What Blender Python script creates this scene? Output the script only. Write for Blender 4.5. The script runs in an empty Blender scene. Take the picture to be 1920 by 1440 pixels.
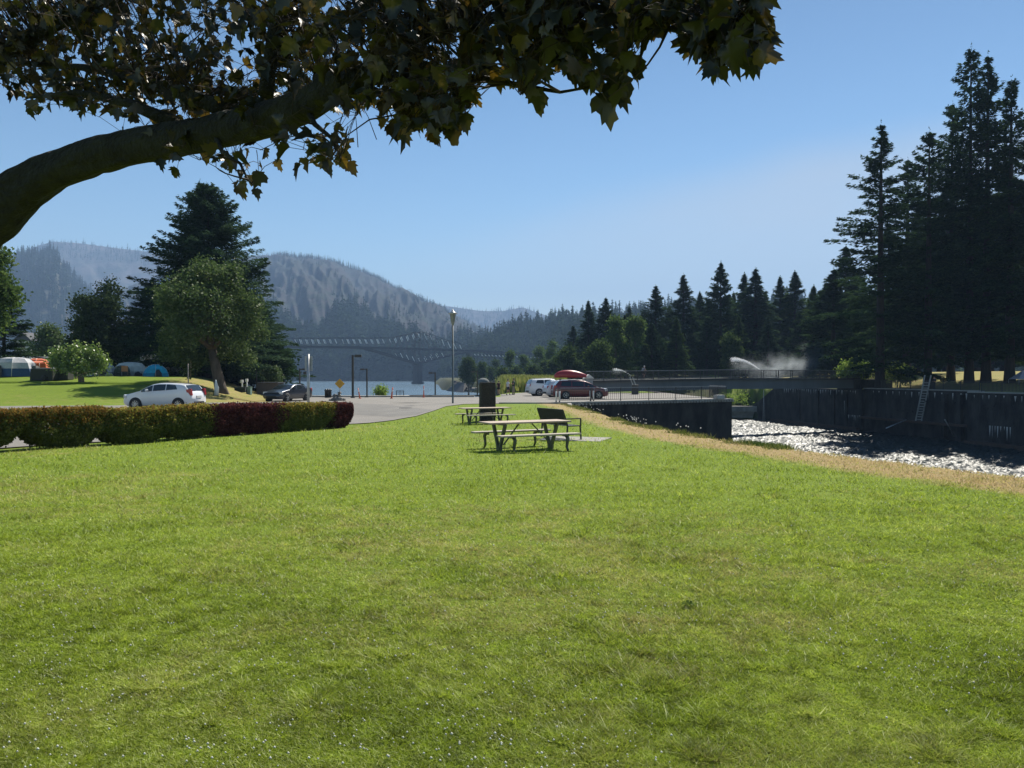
import bpy, bmesh, math, random
import numpy as np
from mathutils import Vector, Matrix, noise as mnoise
R = math.radians
sc = bpy.context.scene
col = sc.collection

# ------------------------------------------------------------------ camera
F = 1440.0 / 1920.0            # focal length in picture widths
EYE = 1.6
cam_d = bpy.data.cameras.new('camera'); cam = bpy.data.objects.new('camera', cam_d); col.objects.link(cam)
cam_d.sensor_width = 36; cam_d.lens = 36 * F
cam_d.clip_start = 0.05; cam_d.clip_end = 20000
cam.location = (0, 0, EYE); cam.rotation_euler = (R(90 - 0.6), 0, 0)
sc.camera = cam

# ------------------------------------------------------------------ sky + sun
SUN_EL, SUN_AZ = 49.0, 27.0     # azimuth measured from the viewing direction (+Y) towards +X
w = bpy.data.worlds.new('World'); sc.world = w; w.use_nodes = True
nt = w.node_tree; nt.nodes.clear()
def N(nt, t, **kw):
    n = nt.nodes.new(t)
    for k, v in kw.items():
        if k in n.inputs: n.inputs[k].default_value = v
        else: setattr(n, k, v)
    return n
out = N(nt, 'ShaderNodeOutputWorld'); bg = N(nt, 'ShaderNodeBackground')
sky = N(nt, 'ShaderNodeTexSky', sky_type='NISHITA', sun_disc=False, sun_elevation=R(SUN_EL), sun_rotation=R(SUN_AZ), altitude=50, air_density=1.25, dust_density=0.15, ozone_density=3.2)
bg.inputs['Strength'].default_value = 0.096
# thin veil of high cloud towards the sun side, following direction only
tc = N(nt, 'ShaderNodeTexCoord'); sep = N(nt, 'ShaderNodeSeparateXYZ'); nt.links.new(tc.outputs['Generated'], sep.inputs[0])
def mth(nt, op, a, b=None, clamp=False):
    n = nt.nodes.new('ShaderNodeMath'); n.operation = op; n.use_clamp = clamp
    for i, x in enumerate((a, b)):
        if x is None: continue
        if isinstance(x, (int, float)): n.inputs[i].default_value = x
        else: nt.links.new(x, n.inputs[i])
    return n.outputs[0]
# cloud edge: plane through the two directions (px 700,440) and (px 1760,200)
nz = N(nt, 'ShaderNodeTexNoise', Scale=1.6, Detail=3.0, Roughness=0.5)
nt.links.new(tc.outputs['Generated'], nz.inputs['Vector'])
e1 = mth(nt, 'MULTIPLY', sep.outputs[0], 0.225); e2 = mth(nt, 'MULTIPLY', sep.outputs[1], 0.222)
edge = mth(nt, 'SUBTRACT', mth(nt, 'ADD', e1, e2), sep.outputs[2])
edge = mth(nt, 'ADD', edge, mth(nt, 'MULTIPLY', mth(nt, 'SUBTRACT', nz.outputs[0], 0.5), 0.10))
veil = mth(nt, 'MULTIPLY', edge, 15.0, clamp=True)
sm = N(nt, 'ShaderNodeMapRange', interpolation_type='SMOOTHSTEP'); nt.links.new(veil, sm.inputs[0])
right = N(nt, 'ShaderNodeMapRange', interpolation_type='SMOOTHSTEP'); nt.links.new(sep.outputs[0], right.inputs[0])
right.inputs[1].default_value = -0.25; right.inputs[2].default_value = 0.3
nz2 = N(nt, 'ShaderNodeTexNoise', Scale=3.0, Detail=4.0, Roughness=0.55)
mp = N(nt, 'ShaderNodeMapping'); mp.inputs['Scale'].default_value = (1, 1, 4); nt.links.new(tc.outputs['Generated'], mp.inputs[0]); nt.links.new(mp.outputs[0], nz2.inputs['Vector'])
va = mth(nt, 'MULTIPLY', mth(nt, 'MULTIPLY', sm.outputs[0], right.outputs[0]), mth(nt, 'ADD', mth(nt, 'MULTIPLY', nz2.outputs[0], 0.45), 0.38))
mx = N(nt, 'ShaderNodeMixRGB'); nt.links.new(va, mx.inputs[0]); nt.links.new(sky.outputs[0], mx.inputs[1]); mx.inputs[2].default_value = (5.8, 6.3, 6.9, 1)
hs = N(nt, 'ShaderNodeHueSaturation'); hs.inputs['Saturation'].default_value = 1.22; hs.inputs['Value'].default_value = .78; nt.links.new(mx.outputs[0], hs.inputs['Color']); gz = N(nt, 'ShaderNodeMapRange'); nt.links.new(sep.outputs[2], gz.inputs[0]); gz.inputs[1].default_value = .08; gz.inputs[2].default_value = .5; gz.inputs[3].default_value = 1.0; gz.inputs[4].default_value = .55; vz = N(nt, 'ShaderNodeVectorMath', operation='SCALE'); nt.links.new(hs.outputs[0], vz.inputs[0]); nt.links.new(gz.outputs[0], vz.inputs['Scale']); nt.links.new(vz.outputs[0], bg.inputs['Color']); nt.links.new(bg.outputs[0], out.inputs['Surface'])

sun_d = bpy.data.lights.new('sun', 'SUN'); sun_d.energy = 4.9; sun_d.angle = R(0.53); sun_d.color = (1.0, 0.94, 0.83)
sun = bpy.data.objects.new('sun', sun_d); col.objects.link(sun)
sd = Vector((math.sin(R(SUN_AZ)) * math.cos(R(SUN_EL)), math.cos(R(SUN_AZ)) * math.cos(R(SUN_EL)), math.sin(R(SUN_EL))))
sun.rotation_euler = sd.to_track_quat('Z', 'Y').to_euler()
sun.location = (0, 0, 60)
vs = sc.view_settings; vs.view_transform = 'Standard'; vs.look = 'None'; vs.gamma = 1; vs.exposure = 0.92; vs.use_curve_mapping = False
sc.cycles.max_bounces = 6; sc.cycles.diffuse_bounces = 3; sc.cycles.glossy_bounces = 3; sc.cycles.transmission_bounces = 4
sc.cycles.transparent_max_bounces = 8; sc.cycles.volume_bounces = 0; sc.cycles.use_denoising = True
sc.cycles.caustics_reflective = False; sc.cycles.caustics_refractive = False

# ------------------------------------------------------------------ helpers
rng = np.random.default_rng(7)
random.seed(5)
def U(u, d): return (u - 960.0) * d / 1440.0          # metres right of the axis for a photo column at depth d
def Zv(v, d): return EYE - (v - 705.0) * d / 1440.0   # height for a photo row at depth d

MATS = {}
def mat(name, c, rough=0.8, c2=None, nscale=3.0, metal=0.0, bump=0.0, bscale=None, spec=0.5, coat=0.0, detail=6, stretch=None, emit=None, contrast=(0.35, 0.65)):
    if name in MATS: return MATS[name]
    m = bpy.data.materials.new(name); m.use_nodes = True; t = m.node_tree
    b = t.nodes['Principled BSDF']
    b.inputs['Roughness'].default_value = rough; b.inputs['Metallic'].default_value = metal
    b.inputs['Specular IOR Level'].default_value = spec; b.inputs['Coat Weight'].default_value = coat
    b.inputs['Base Color'].default_value = (*c, 1)
    tcn = N(t, 'ShaderNodeTexCoord'); vec = tcn.outputs['Object']
    if stretch:
        mpn = N(t, 'ShaderNodeMapping'); mpn.inputs['Scale'].default_value = stretch; t.links.new(vec, mpn.inputs[0]); vec = mpn.outputs[0]
    if c2 is None: c2 = tuple(min(1, x * 0.75) for x in c)
    nn = N(t, 'ShaderNodeTexNoise', Scale=nscale, Detail=float(detail), Roughness=0.6); t.links.new(vec, nn.inputs['Vector'])
    rr = N(t, 'ShaderNodeMapRange'); t.links.new(nn.outputs[0], rr.inputs[0]); rr.inputs[1].default_value = contrast[0]; rr.inputs[2].default_value = contrast[1]
    mxn = N(t, 'ShaderNodeMixRGB'); t.links.new(rr.outputs[0], mxn.inputs[0]); mxn.inputs[1].default_value = (*c, 1); mxn.inputs[2].default_value = (*c2, 1)
    t.links.new(mxn.outputs[0], b.inputs['Base Color'])
    if bump:
        bn = N(t, 'ShaderNodeTexNoise', Scale=bscale or nscale * 4, Detail=5.0); t.links.new(vec, bn.inputs['Vector'])
        bb = N(t, 'ShaderNodeBump', Strength=bump, Distance=0.05); t.links.new(bn.outputs[0], bb.inputs['Height']); t.links.new(bb.outputs[0], b.inputs['Normal'])
    MATS[name] = m; return m

def leafmat(name, cols, trans=0.35, tcol=None, nscale=0.4, rough=0.6, gloss=0.0):
    """foliage: diffuse + translucent; colour differs leaf by leaf and clump by clump"""
    if name in MATS: return MATS[name]
    m = bpy.data.materials.new(name); m.use_nodes = True; t = m.node_tree; t.nodes.clear()
    o = N(t, 'ShaderNodeOutputMaterial'); g = N(t, 'ShaderNodeNewGeometry'); tcn = N(t, 'ShaderNodeTexCoord')
    nn = N(t, 'ShaderNodeTexNoise', Scale=nscale, Detail=2.0); t.links.new(tcn.outputs['Object'], nn.inputs['Vector'])
    f = mth(t, 'ADD', mth(t, 'MULTIPLY', g.outputs['Random Per Island'], 0.6), mth(t, 'MULTIPLY', mth(t, 'SUBTRACT', nn.outputs[0], 0.3), 1.0), clamp=True)
    cr = N(t, 'ShaderNodeValToRGB'); t.links.new(f, cr.inputs[0])
    els = cr.color_ramp.elements
    for i, c in enumerate(cols):
        p = i / (len(cols) - 1)
        e = els[i] if i < 2 and len(cols) == 2 else (els[0] if i == 0 else (els[-1] if i == len(cols) - 1 else els.new(p)))
        e.position = p; e.color = (*c, 1)
    d = N(t, 'ShaderNodeBsdfDiffuse'); t.links.new(cr.outputs[0], d.inputs[0])
    tr = N(t, 'ShaderNodeBsdfTranslucent')
    if tcol:
        mm = N(t, 'ShaderNodeMixRGB', blend_type='MULTIPLY'); mm.inputs[0].default_value = 1; t.links.new(cr.outputs[0], mm.inputs[1]); mm.inputs[2].default_value = (*tcol, 1)
        t.links.new(mm.outputs[0], tr.inputs[0])
    else: t.links.new(cr.outputs[0], tr.inputs[0])
    ms = N(t, 'ShaderNodeMixShader'); ms.inputs[0].default_value = trans
    t.links.new(d.outputs[0], ms.inputs[1]); t.links.new(tr.outputs[0], ms.inputs[2])
    last = ms
    if gloss:
        gl = N(t, 'ShaderNodeBsdfGlossy'); gl.inputs['Roughness'].default_value = rough; gl.inputs[0].default_value = (1, 1, 1, 1)
        m2 = N(t, 'ShaderNodeMixShader'); m2.inputs[0].default_value = gloss
        t.links.new(ms.outputs[0], m2.inputs[1]); t.links.new(gl.outputs[0], m2.inputs[2]); last = m2
    t.links.new(last.outputs[0], o.inputs[0])
    MATS[name] = m; return m

def link(name, me, parent=None, loc=None):
    o = bpy.data.objects.new(name, me); col.objects.link(o)
    if parent is not None: o.parent = parent
    if loc is not None: o.location = loc
    return o
def tag(o, label=None, cat=None, group=None, kind=None):
    if label: o['label'] = label
    if cat: o['category'] = cat
    if group: o['group'] = group
    if kind: o['kind'] = kind
    return o
def thing(name, label, cat, loc=(0, 0, 0), rz=0.0, group=None):
    o = bpy.data.objects.new(name, None); col.objects.link(o); o.empty_display_size = 0.3
    o.location = loc; o.rotation_euler = (0, 0, rz)
    return tag(o, label, cat, group)
def kids(o): return [c for c in bpy.data.objects if c.parent == o]
def copy_tree(o, parent=None):
    c = o.copy(); col.objects.link(c); c.parent = parent
    for ch in kids(o): copy_tree(ch, c)
    return c
def np_mesh(name, V, Fc, material=None, smooth=False, attr=None):
    """V (n,3), Fc (m,k) with k = 3 or 4"""
    me = bpy.data.meshes.new(name); V = np.asarray(V, dtype=np.float32); Fc = np.asarray(Fc, dtype=np.int32)
    n, (m, k) = len(V), Fc.shape
    me.vertices.add(n); me.vertices.foreach_set('co', V.ravel())
    me.loops.add(m * k); me.loops.foreach_set('vertex_index', Fc.ravel())
    me.polygons.add(m); me.polygons.foreach_set('loop_start', np.arange(m, dtype=np.int32) * k)
    try: me.polygons.foreach_set('loop_total', np.full(m, k, dtype=np.int32))
    except Exception: pass
    if smooth: me.polygons.foreach_set('use_smooth', np.ones(m, dtype=bool))
    me.update(calc_edges=True)
    if attr:
        for an, av in attr.items():
            a = me.attributes.new(an, 'FLOAT', 'POINT'); a.data.foreach_set('value', np.asarray(av, dtype=np.float32))
    if material: me.materials.append(material)
    return me

class MB:
    """collects shapes and links them as ONE mesh"""
    def __init__(s): s.v = []; s.f = []; s.sm = []
    def add(s, vs_, fs, smooth=False):
        b = len(s.v); s.v += [tuple(p) for p in vs_]; s.f += [tuple(i + b for i in f) for f in fs]; s.sm += [smooth] * len(fs); return s
    def box(s, c, size, rz=0.0, rx=0.0, ry=0.0, taper=1.0):
        m = Matrix.Rotation(rz, 3, 'Z') @ Matrix.Rotation(ry, 3, 'Y') @ Matrix.Rotation(rx, 3, 'X'); x, y, z = (q / 2 for q in size); P = []
        for sz in (-1, 1):
            k = taper if sz > 0 else 1
            for sx, sy in ((-1, -1), (1, -1), (1, 1), (-1, 1)): P.append(m @ Vector((sx * x * k, sy * y * k, sz * z)) + Vector(c))
        return s.add(P, [(3, 2, 1, 0), (4, 5, 6, 7), (0, 1, 5, 4), (1, 2, 6, 5), (2, 3, 7, 6), (3, 0, 4, 7)])
    def bar(s, a, b, w_, h_=None, up=(0, 0, 1)):
        a, b = Vector(a), Vector(b); d = (b - a)
        if d.length < 1e-6: return s
        d.normalize(); up = Vector(up)
        if abs(d.dot(up)) > 0.98: up = Vector((1, 0, 0))
        x = d.cross(up).normalized(); y = x.cross(d).normalized(); h_ = h_ or w_; P = []
        for p in (a, b):
            for sx, sy in ((-1, -1), (1, -1), (1, 1), (-1, 1)): P.append(p + x * sx * w_ / 2 + y * sy * h_ / 2)
        return s.add(P, [(0, 1, 2, 3), (7, 6, 5, 4), (0, 4, 5, 1), (1, 5, 6, 2), (2, 6, 7, 3), (3, 7, 4, 0)])
    def tube(s, pts, rad, n=8, cap=True, rough=0.0, seed=0, smooth=True):
        pts = [Vector(p) for p in pts]; rad = rad if isinstance(rad, (list, tuple)) else [rad] * len(pts)
        P = []; fs = []; ref = None
        for i, p in enumerate(pts):
            d = (pts[min(i + 1, len(pts) - 1)] - pts[max(i - 1, 0)]).normalized()
            if ref is None: ref = Vector((1, 0, 0)) if abs(d.z) > 0.7 else Vector((0, 0, 1))
            x = (ref - d * ref.dot(d)).normalized(); ref = x; y = d.cross(x)
            for k in range(n):
                a = 2 * math.pi * k / n; r = rad[i]
                if rough: r *= 1 + rough * (mnoise.noise(Vector((p.x * 3 + math.cos(a) * 1.5 + seed, p.y * 3 + math.sin(a) * 1.5, p.z * 3))) + .55 * mnoise.noise(Vector((p.x * 8 + math.cos(a) * 4, p.y * 8 + math.sin(a) * 4 + seed, p.z * 8))))
                P.append(p + (x * math.cos(a) + y * math.sin(a)) * r)
        for i in range(len(pts) - 1):
            for k in range(n):
                k2 = (k + 1) % n; fs.append((i * n + k, i * n + k2, (i + 1) * n + k2, (i + 1) * n + k))
        if cap: fs += [tuple(range(n))[::-1], tuple(range((len(pts) - 1) * n, len(pts) * n))]
        return s.add(P, fs, smooth)
    def cyl(s, a, b, r0, r1=None, n=12, smooth=True): return s.tube([a, b], [r0, r0 if r1 is None else r1], n, True, smooth=smooth)
    def lathe(s, prof, c=(0, 0, 0), n=16, axis='Z', smooth=True):
        P = []; fs = []; c = Vector(c)
        for r, z in prof:
            for k in range(n):
                a = 2 * math.pi * k / n; q = (r * math.cos(a), r * math.sin(a), z)
                if axis == 'Y': q = (q[0], q[2], q[1])
                if axis == 'X': q = (q[2], q[0], q[1])
                P.append(c + Vector(q))
        for i in range(len(prof) - 1):
            for k in range(n):
                k2 = (k + 1) % n; fs.append((i * n + k, i * n + k2, (i + 1) * n + k2, (i + 1) * n + k))
        fs += [tuple(range(n))[::-1], tuple(range((len(prof) - 1) * n, len(prof) * n))]
        return s.add(P, fs, smooth)
    def prism(s, poly, a, b):
        """poly: list of 3-D points, extruded by vector b-a"""
        d = Vector(b) - Vector(a); n = len(poly); P = [Vector(p) for p in poly] + [Vector(p) + d for p in poly]
        return s.add(P, [tuple(range(n))[::-1], tuple(range(n, 2 * n))] + [(i, (i + 1) % n, (i + 1) % n + n, i + n) for i in range(n)])
    def build(s, name, material, parent=None, loc=None, bevel=0.0):
        me = bpy.data.meshes.new(name); me.from_pydata([tuple(p) for p in s.v], [], s.f)
        me.polygons.foreach_set('use_smooth', s.sm); me.update()
        bm = bmesh.new(); bm.from_mesh(me); bmesh.ops.recalc_face_normals(bm, faces=bm.faces[:]); bm.to_mesh(me); bm.free()
        if material: me.materials.append(material)
        o = link(name, me, parent, loc)
        if bevel:
            bv = o.modifiers.new('bevel', 'BEVEL'); bv.width = bevel; bv.segments = 2; bv.limit_method = 'ANGLE'
        return o

def S(x): x = np.clip(x, 0, 1); return x * x * (3 - 2 * x)
_tab = np.random.default_rng(11).random((256, 256))
def vn(x, y):
    """tiling value noise, 0..1"""
    xi = np.floor(x).astype(int); yi = np.floor(y).astype(int); fx = S(x - xi); fy = S(y - yi)
    a = _tab[xi & 255, yi & 255]; b = _tab[(xi + 1) & 255, yi & 255]; c = _tab[xi & 255, (yi + 1) & 255]; d = _tab[(xi + 1) & 255, (yi + 1) & 255]
    return (a * (1 - fx) + b * fx) * (1 - fy) + (c * (1 - fx) + d * fx) * fy
def fbm(x, y, o=4):
    r = 0; a = 0.5
    for i in range(o): r = r + a * vn(x * 2 ** i + 17 * i, y * 2 ** i + 31 * i); a *= 0.5
    return r

# ------------------------------------------------------------------ terrain
WATER = -6.2
def canal_left(y): return np.interp(y, [-60, 0, 13.4, 24, 59.5, 60], [19, 11.6, 8.75, 6.45, 3.85, 3.8])
def canal_right(y): return np.interp(y, [-60, 82, 146], [82.9, 54.7, 42.0])
WALLP = [(4.0, 59.5), (19.7, 68.8), (21.5, 116)]
def zg(x, y):
    x = np.asarray(x, dtype=float); y = np.asarray(y, dtype=float)
    z = np.interp(y, [-20, 5, 12, 20, 36, 48, 4000], [0, 0, -.14, -.35, -.65, -.55, -.55])
    z = z + 0.26 * S((-x - 9) / 10) * S((y - 28) / 12) * (1 - S((y - 52) / 12))
    xe = -18.6 - np.maximum(0, y - 62) * .32
    hill = S((y - 45 - 2.5 * S((x + 30) / 10)) / 23) * S((xe - x) / 9)
    z = z + hill * (2.02 + .15 * np.sin(x * .11))
    z = z + (vn(x * .35, y * .35) - .5) * .05 * (1 - S((y - 36) / 8) * (x > -17))
    # bank down to the canal
    cl = canal_left(y); inside = x - cl
    drop = np.where(y < 59.5, S((inside - .1) / 3.4), 0)
    ywall = np.interp(x, [4.0, 19.7], [59.5, 68.8])
    drop = np.where((y >= 59.5) & (x < 19.7), 1 - S((y - ywall + .2) / .9), drop)
    drop = np.where((y >= 59.5) & (x >= 19.7), 1.0, drop)
    drop = np.where((y >= 68.8) & (y < 118), S((x - 19.4) / 1.2), drop)
    drop = np.where((y >= 118), S((x - 19.4) / 14), drop)
    cr = canal_right(y); land = S((x - cr + .2) / 1.2)
    isl = -.2 + 1.35 * S((x - cr - 5) / 14) + S((y - 118) / 25) * .5 + 1.0 * S((x - cr - 16) / 50)
    low = -9.5 + S((y - 137) / 1.5) * 5.4 + S((y - 138) / 17) * 5.9
    zc = np.where(x > cr - 1.5, isl * land + low * (1 - land), low)
    incanal = np.where(x > cl, 1, 0)
    zz = np.where((drop > 0), z * (1 - drop) + zc * drop, z)
    zz = np.where(x > cr - 1.5, zc, zz)
    # river to the north, land to the right of a slanting shore
    edge_y = np.interp(x, [-90, -40, -27, -25, 30], [150, 112, 96, 77.5, 77.5])
    shore = np.interp(y, [76, 84, 200, 340, 400, 430, 1000, 1030], [-3.6, -3.6, -8.2, -13.5, -33, -43, -102, -104])
    riv = S((y - edge_y) / 1.2) * (1 - S((x - shore) / np.interp(y, [80, 110, 400], [1.5, 5, 9])))
    zz = zz * (1 - riv) + (-9.5) * riv
    far = S((y - 1180) / 120); zz = zz * (1 - far) + (-5.2) * far
    return zz
def dryness(x, y):
    cl = canal_left(y); d = cl - x
    a = (1 - S((d - 1.0) / 2.0)) * (y < 60) * S((y + 3) / 3) * np.where(y > 34, .8, 1.0)
    hillr = S((x + 30 + (y - 55) * .2) / 5) * S((y - 50) / 6) * (x < -17) * (y < 100)
    hilln = .3 * S((y - 45) / 3) * (1 - S((y - 52) / 4)) * (x < -25) * (y < 100)
    p = S((fbm(x * .16 + 5, y * .16, 3) - .50) / .14) * .34 * (y < 200)
    isl_ = .62 * S((x - canal_right(y)) / 2) * (y < 260)
    return np.clip(np.maximum.reduce([a, hillr * .62, hilln, p, isl_]), 0, 1)

def axis(parts):
    a = [np.arange(p, q, s) for p, q, s in parts]; return np.concatenate(a + [[parts[-1][1]]])
gx = axis([(-7500, -1500, 600), (-1500, -300, 100), (-300, -64, 8), (-64, -20, .7), (-20, 16, .3), (16, 70, .8), (70, 300, 8), (300, 1500, 100), (1500, 7500, 600)])
gy = axis([(-280, -10, 15), (-10, 36, .3), (36, 126, .6), (126, 200, 3), (200, 520, 8), (520, 1100, 20), (1100, 7400, 300)])
GX, GY = np.meshgrid(gx, gy, indexing='xy'); GZ = zg(GX, GY)
V = np.stack([GX, GY, GZ], -1).reshape(-1, 3); nx, ny = len(gx), len(gy)
ii = (np.arange(ny - 1)[:, None] * nx + np.arange(nx - 1)[None, :]).ravel()
Fq = np.stack([ii, ii + 1, ii + nx + 1, ii + nx], -1)

def grass_ground():
    m = bpy.data.materials.new('lawn'); m.use_nodes = True; t = m.node_tree; b = t.nodes['Principled BSDF']
    b.inputs['Roughness'].default_value = .95; b.inputs['Specular IOR Level'].default_value = .12
    tcn = N(t, 'ShaderNodeTexCoord'); v = tcn.outputs['Object']
    def nz_(s, d=6., r=.6):
        n = N(t, 'ShaderNodeTexNoise', Scale=s, Detail=d, Roughness=r); t.links.new(v, n.inputs['Vector']); return n.outputs[0]
    def rng_(x, a, c):
        n = N(t, 'ShaderNodeMapRange'); t.links.new(x, n.inputs[0]); n.inputs[1].default_value = a; n.inputs[2].default_value = c; return n.outputs[0]
    def mix(f, a, c):
        n = N(t, 'ShaderNodeMixRGB')
        if isinstance(f, float): n.inputs[0].default_value = f
        else: t.links.new(f, n.inputs[0])
        for i, q in ((1, a), (2, c)):
            if isinstance(q, tuple): n.inputs[i].default_value = (*q, 1)
            else: t.links.new(q, n.inputs[i])
        return n.outputs[0]
    c = mix(rng_(nz_(.35), .35, .65), (.135, .20, .016), (.180, .245, .024))
    c = mix(rng_(nz_(3.0), .4, .62), c, (.125, .185, .016))
    c = mix(rng_(nz_(30., 4.), .45, .7), c, (.15, .20, .035))
    c = mix(rng_(nz_(90., 3.), .52, .72), c, (.055, .085, .010))
    at = N(t, 'ShaderNodeAttribute', attribute_name='dry')
    dn = mth(t, 'ADD', at.outputs['Fac'], mth(t, 'MULTIPLY', mth(t, 'SUBTRACT', nz_(1.6), .5), 1.1))
    df = rng_(dn, .34, .8)
    dc = mix(rng_(nz_(7.), .35, .65), (.34, .235, .115), (.25, .20, .09))
    c = mix(df, c, dc)
    wd = N(t, 'ShaderNodeAttribute', attribute_name='wild'); c = mix(wd.outputs['Fac'], c, mix(rng_(nz_(.25), .4, .6), (.04, .055, .018), (.08, .075, .042)))
    t.links.new(c, b.inputs['Base Color'])
    bb = N(t, 'ShaderNodeBump', Strength=.8, Distance=.03); t.links.new(nz_(26., 5., .7), bb.inputs['Height']); t.links.new(bb.outputs[0], b.inputs['Normal'])
    return m
lawn_mat = grass_ground()
ground = link('ground', np_mesh('ground', V, Fq, lawn_mat, True, {'dry': dryness(V[:, 0], V[:, 1]), 'wild': S((V[:, 1] - 100) / 30) * (V[:, 0] < 40) + 1.0 * (V[:, 2] < -2.5) * (V[:, 1] > 62)})); tag(ground, kind='structure')

def draped(name, poly, material, dz=.02, step=1.2, kind='structure'):
    bm = bmesh.new(); vsx = [bm.verts.new((p[0], p[1], 0)) for p in poly]; bm.faces.new(vsx); bmesh.ops.triangulate(bm, faces=bm.faces[:])
    xs = [p[0] for p in poly]; ys = [p[1] for p in poly]
    for k in np.arange(min(xs) + step, max(xs), step): bmesh.ops.bisect_plane(bm, geom=bm.verts[:] + bm.edges[:] + bm.faces[:], plane_co=(k, 0, 0), plane_no=(1, 0, 0))
    for k in np.arange(min(ys) + step, max(ys), step): bmesh.ops.bisect_plane(bm, geom=bm.verts[:] + bm.edges[:] + bm.faces[:], plane_co=(0, k, 0), plane_no=(0, 1, 0))
    bmesh.ops.triangulate(bm, faces=bm.faces[:])
    zz = zg([v.co.x for v in bm.verts], [v.co.y for v in bm.verts])
    for v, z in zip(bm.verts, zz): v.co.z = float(z) + dz
    bmesh.ops.recalc_face_normals(bm, faces=bm.faces[:])
    if sum(f.normal.z for f in bm.faces) < 0: bmesh.ops.reverse_faces(bm, faces=bm.faces[:])
    me = bpy.data.meshes.new(name); bm.to_mesh(me); bm.free(); me.materials.append(material)
    me.polygons.foreach_set('use_smooth', [True] * len(me.polygons))
    o = link(name, me); tag(o, kind=kind) if kind else None
    return o
asphalt = mat('asphalt', (.205, .19, .168), .9, (.16, .149, .133), .5, bump=.35, bscale=60, contrast=(.3, .7))
asphalt_new = mat('fresh_asphalt', (.07, .07, .07), .9); asphalt_old = mat('old_asphalt', (.125, .12, .11), .92, (.165, .157, .143), .8, bump=.35, bscale=60)
concrete = mat('concrete', (.42, .405, .375), .85, (.33, .315, .29), 1.6, bump=.3, bscale=30)
lot_edge = [(-24.4, 77.3), (-23.4, 74.5), (-20.1, 64), (-18.7, 59), (-19.6, 54.5), (-25, 47.6), (-42, 44.6), (-60, 40), (-60, 31), (-22, 25), (-18.6, 9.0), (-16.2, 13.0), (-13.7, 20.6), (-9.6, 29.4), (-7.4, 35.2), (-5.9, 38.5), (-5.2, 41.5), (-4.75, 47.7), (-4.6, 54), (-3.6, 58), (1.7, 60.2), (4.2, 60.2), (19.2, 69.2), (19.2, 96), (13, 99), (2, 99), (-2.0, 86), (-3.9, 77.4)]
lot = draped('road', lot_edge, asphalt, .035)
# darker worn lane running from the hedge towards the camp
lane = draped('road_patch', [(-6.6, 41), (-5.35, 42.5), (-5.0, 48), (-9, 56), (-17, 63), (-19.4, 63), (-18.8, 56.5), (-15, 50), (-10, 44)], asphalt_old, .041)

# ------------------------------------------------------------------ water
def water(name, x0, x1, y0, y1, sc1, sc2, strength, base, rough, hole=None, rot=.5, stretch=(1, 2.2, 1), dist=.5):
    m = bpy.data.materials.new(name); m.use_nodes = True; t = m.node_tree; b = t.nodes['Principled BSDF']
    b.inputs['Base Color'].default_value = (*base, 1); b.inputs['Roughness'].default_value = rough; b.inputs['IOR'].default_value = 1.33
    tcn = N(t, 'ShaderNodeTexCoord'); mpn = N(t, 'ShaderNodeMapping'); mpn.inputs['Rotation'].default_value = (0, 0, rot); mpn.inputs['Scale'].default_value = stretch
    t.links.new(tcn.outputs['Object'], mpn.inputs[0])
    a = N(t, 'ShaderNodeTexNoise', Scale=sc1, Detail=4.0, Roughness=.6, Distortion=.6); c = N(t, 'ShaderNodeTexNoise', Scale=sc2, Detail=3.0, Roughness=.6)
    t.links.new(mpn.outputs[0], a.inputs['Vector']); t.links.new(mpn.outputs[0], c.inputs['Vector'])
    h = mth(t, 'ADD', a.outputs[0], mth(t, 'MULTIPLY', c.outputs[0], .35))
    bb = N(t, 'ShaderNodeBump', Strength=strength, Distance=dist); t.links.new(h, bb.inputs['Height']); t.links.new(bb.outputs[0], b.inputs['Normal'])
    me = np_mesh(name, [(x0, y0, WATER), (x1, y0, WATER), (x1, y1, WATER), (x0, y1, WATER)], [(0, 1, 2, 3)], m)
    return tag(link(name, me), kind='structure')
water('river', -2600, 2.4, 70, 1320, .09, .5, .9, (.09, .135, .165), .22, dist=1.2)
# canal: real wave geometry, short wind chop
cxs = axis([(2.4, 10, .6), (10, 56, .13), (56, 95, 2)]); cys = axis([(-60, 40, 2.0), (40, 84, .13), (84, 110, .2), (110, 140, .3), (140, 176, 2)])
CX, CY = np.meshgrid(cxs, cys); th = .5; ax_ = CX * math.cos(th) + CY * math.sin(th); ay_ = -CX * math.sin(th) + CY * math.cos(th)
gust = .9 + .8 * fbm(CX * .07 + 3, CY * .05, 3)
CZ = WATER + gust * (0.42 * (fbm(ax_ * .95 + 40, ay_ * 1.8 + 90, 2) - .37) + .20 * (vn(ax_ * 2.6, ay_ * 4.2 + 7) - .5) + .085 * (vn(ax_ * 5.2, ay_ * 6.6 + 3) - .5))
cm = mat('canal_water', (.018, .026, .024), .42, (.020, .030, .027), .1, bump=.8, bscale=9); cm.node_tree.nodes['Principled BSDF'].inputs['IOR'].default_value = 1.33
nxc = len(cxs); ic = (np.arange(len(cys) - 1)[:, None] * nxc + np.arange(nxc - 1)[None, :]).ravel()
tag(link('canal_water', np_mesh('canal_water', np.stack([CX, CY, CZ], -1).reshape(-1, 3), np.stack([ic, ic + 1, ic + nxc + 1, ic + nxc], -1), cm, True)), kind='structure')
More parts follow.
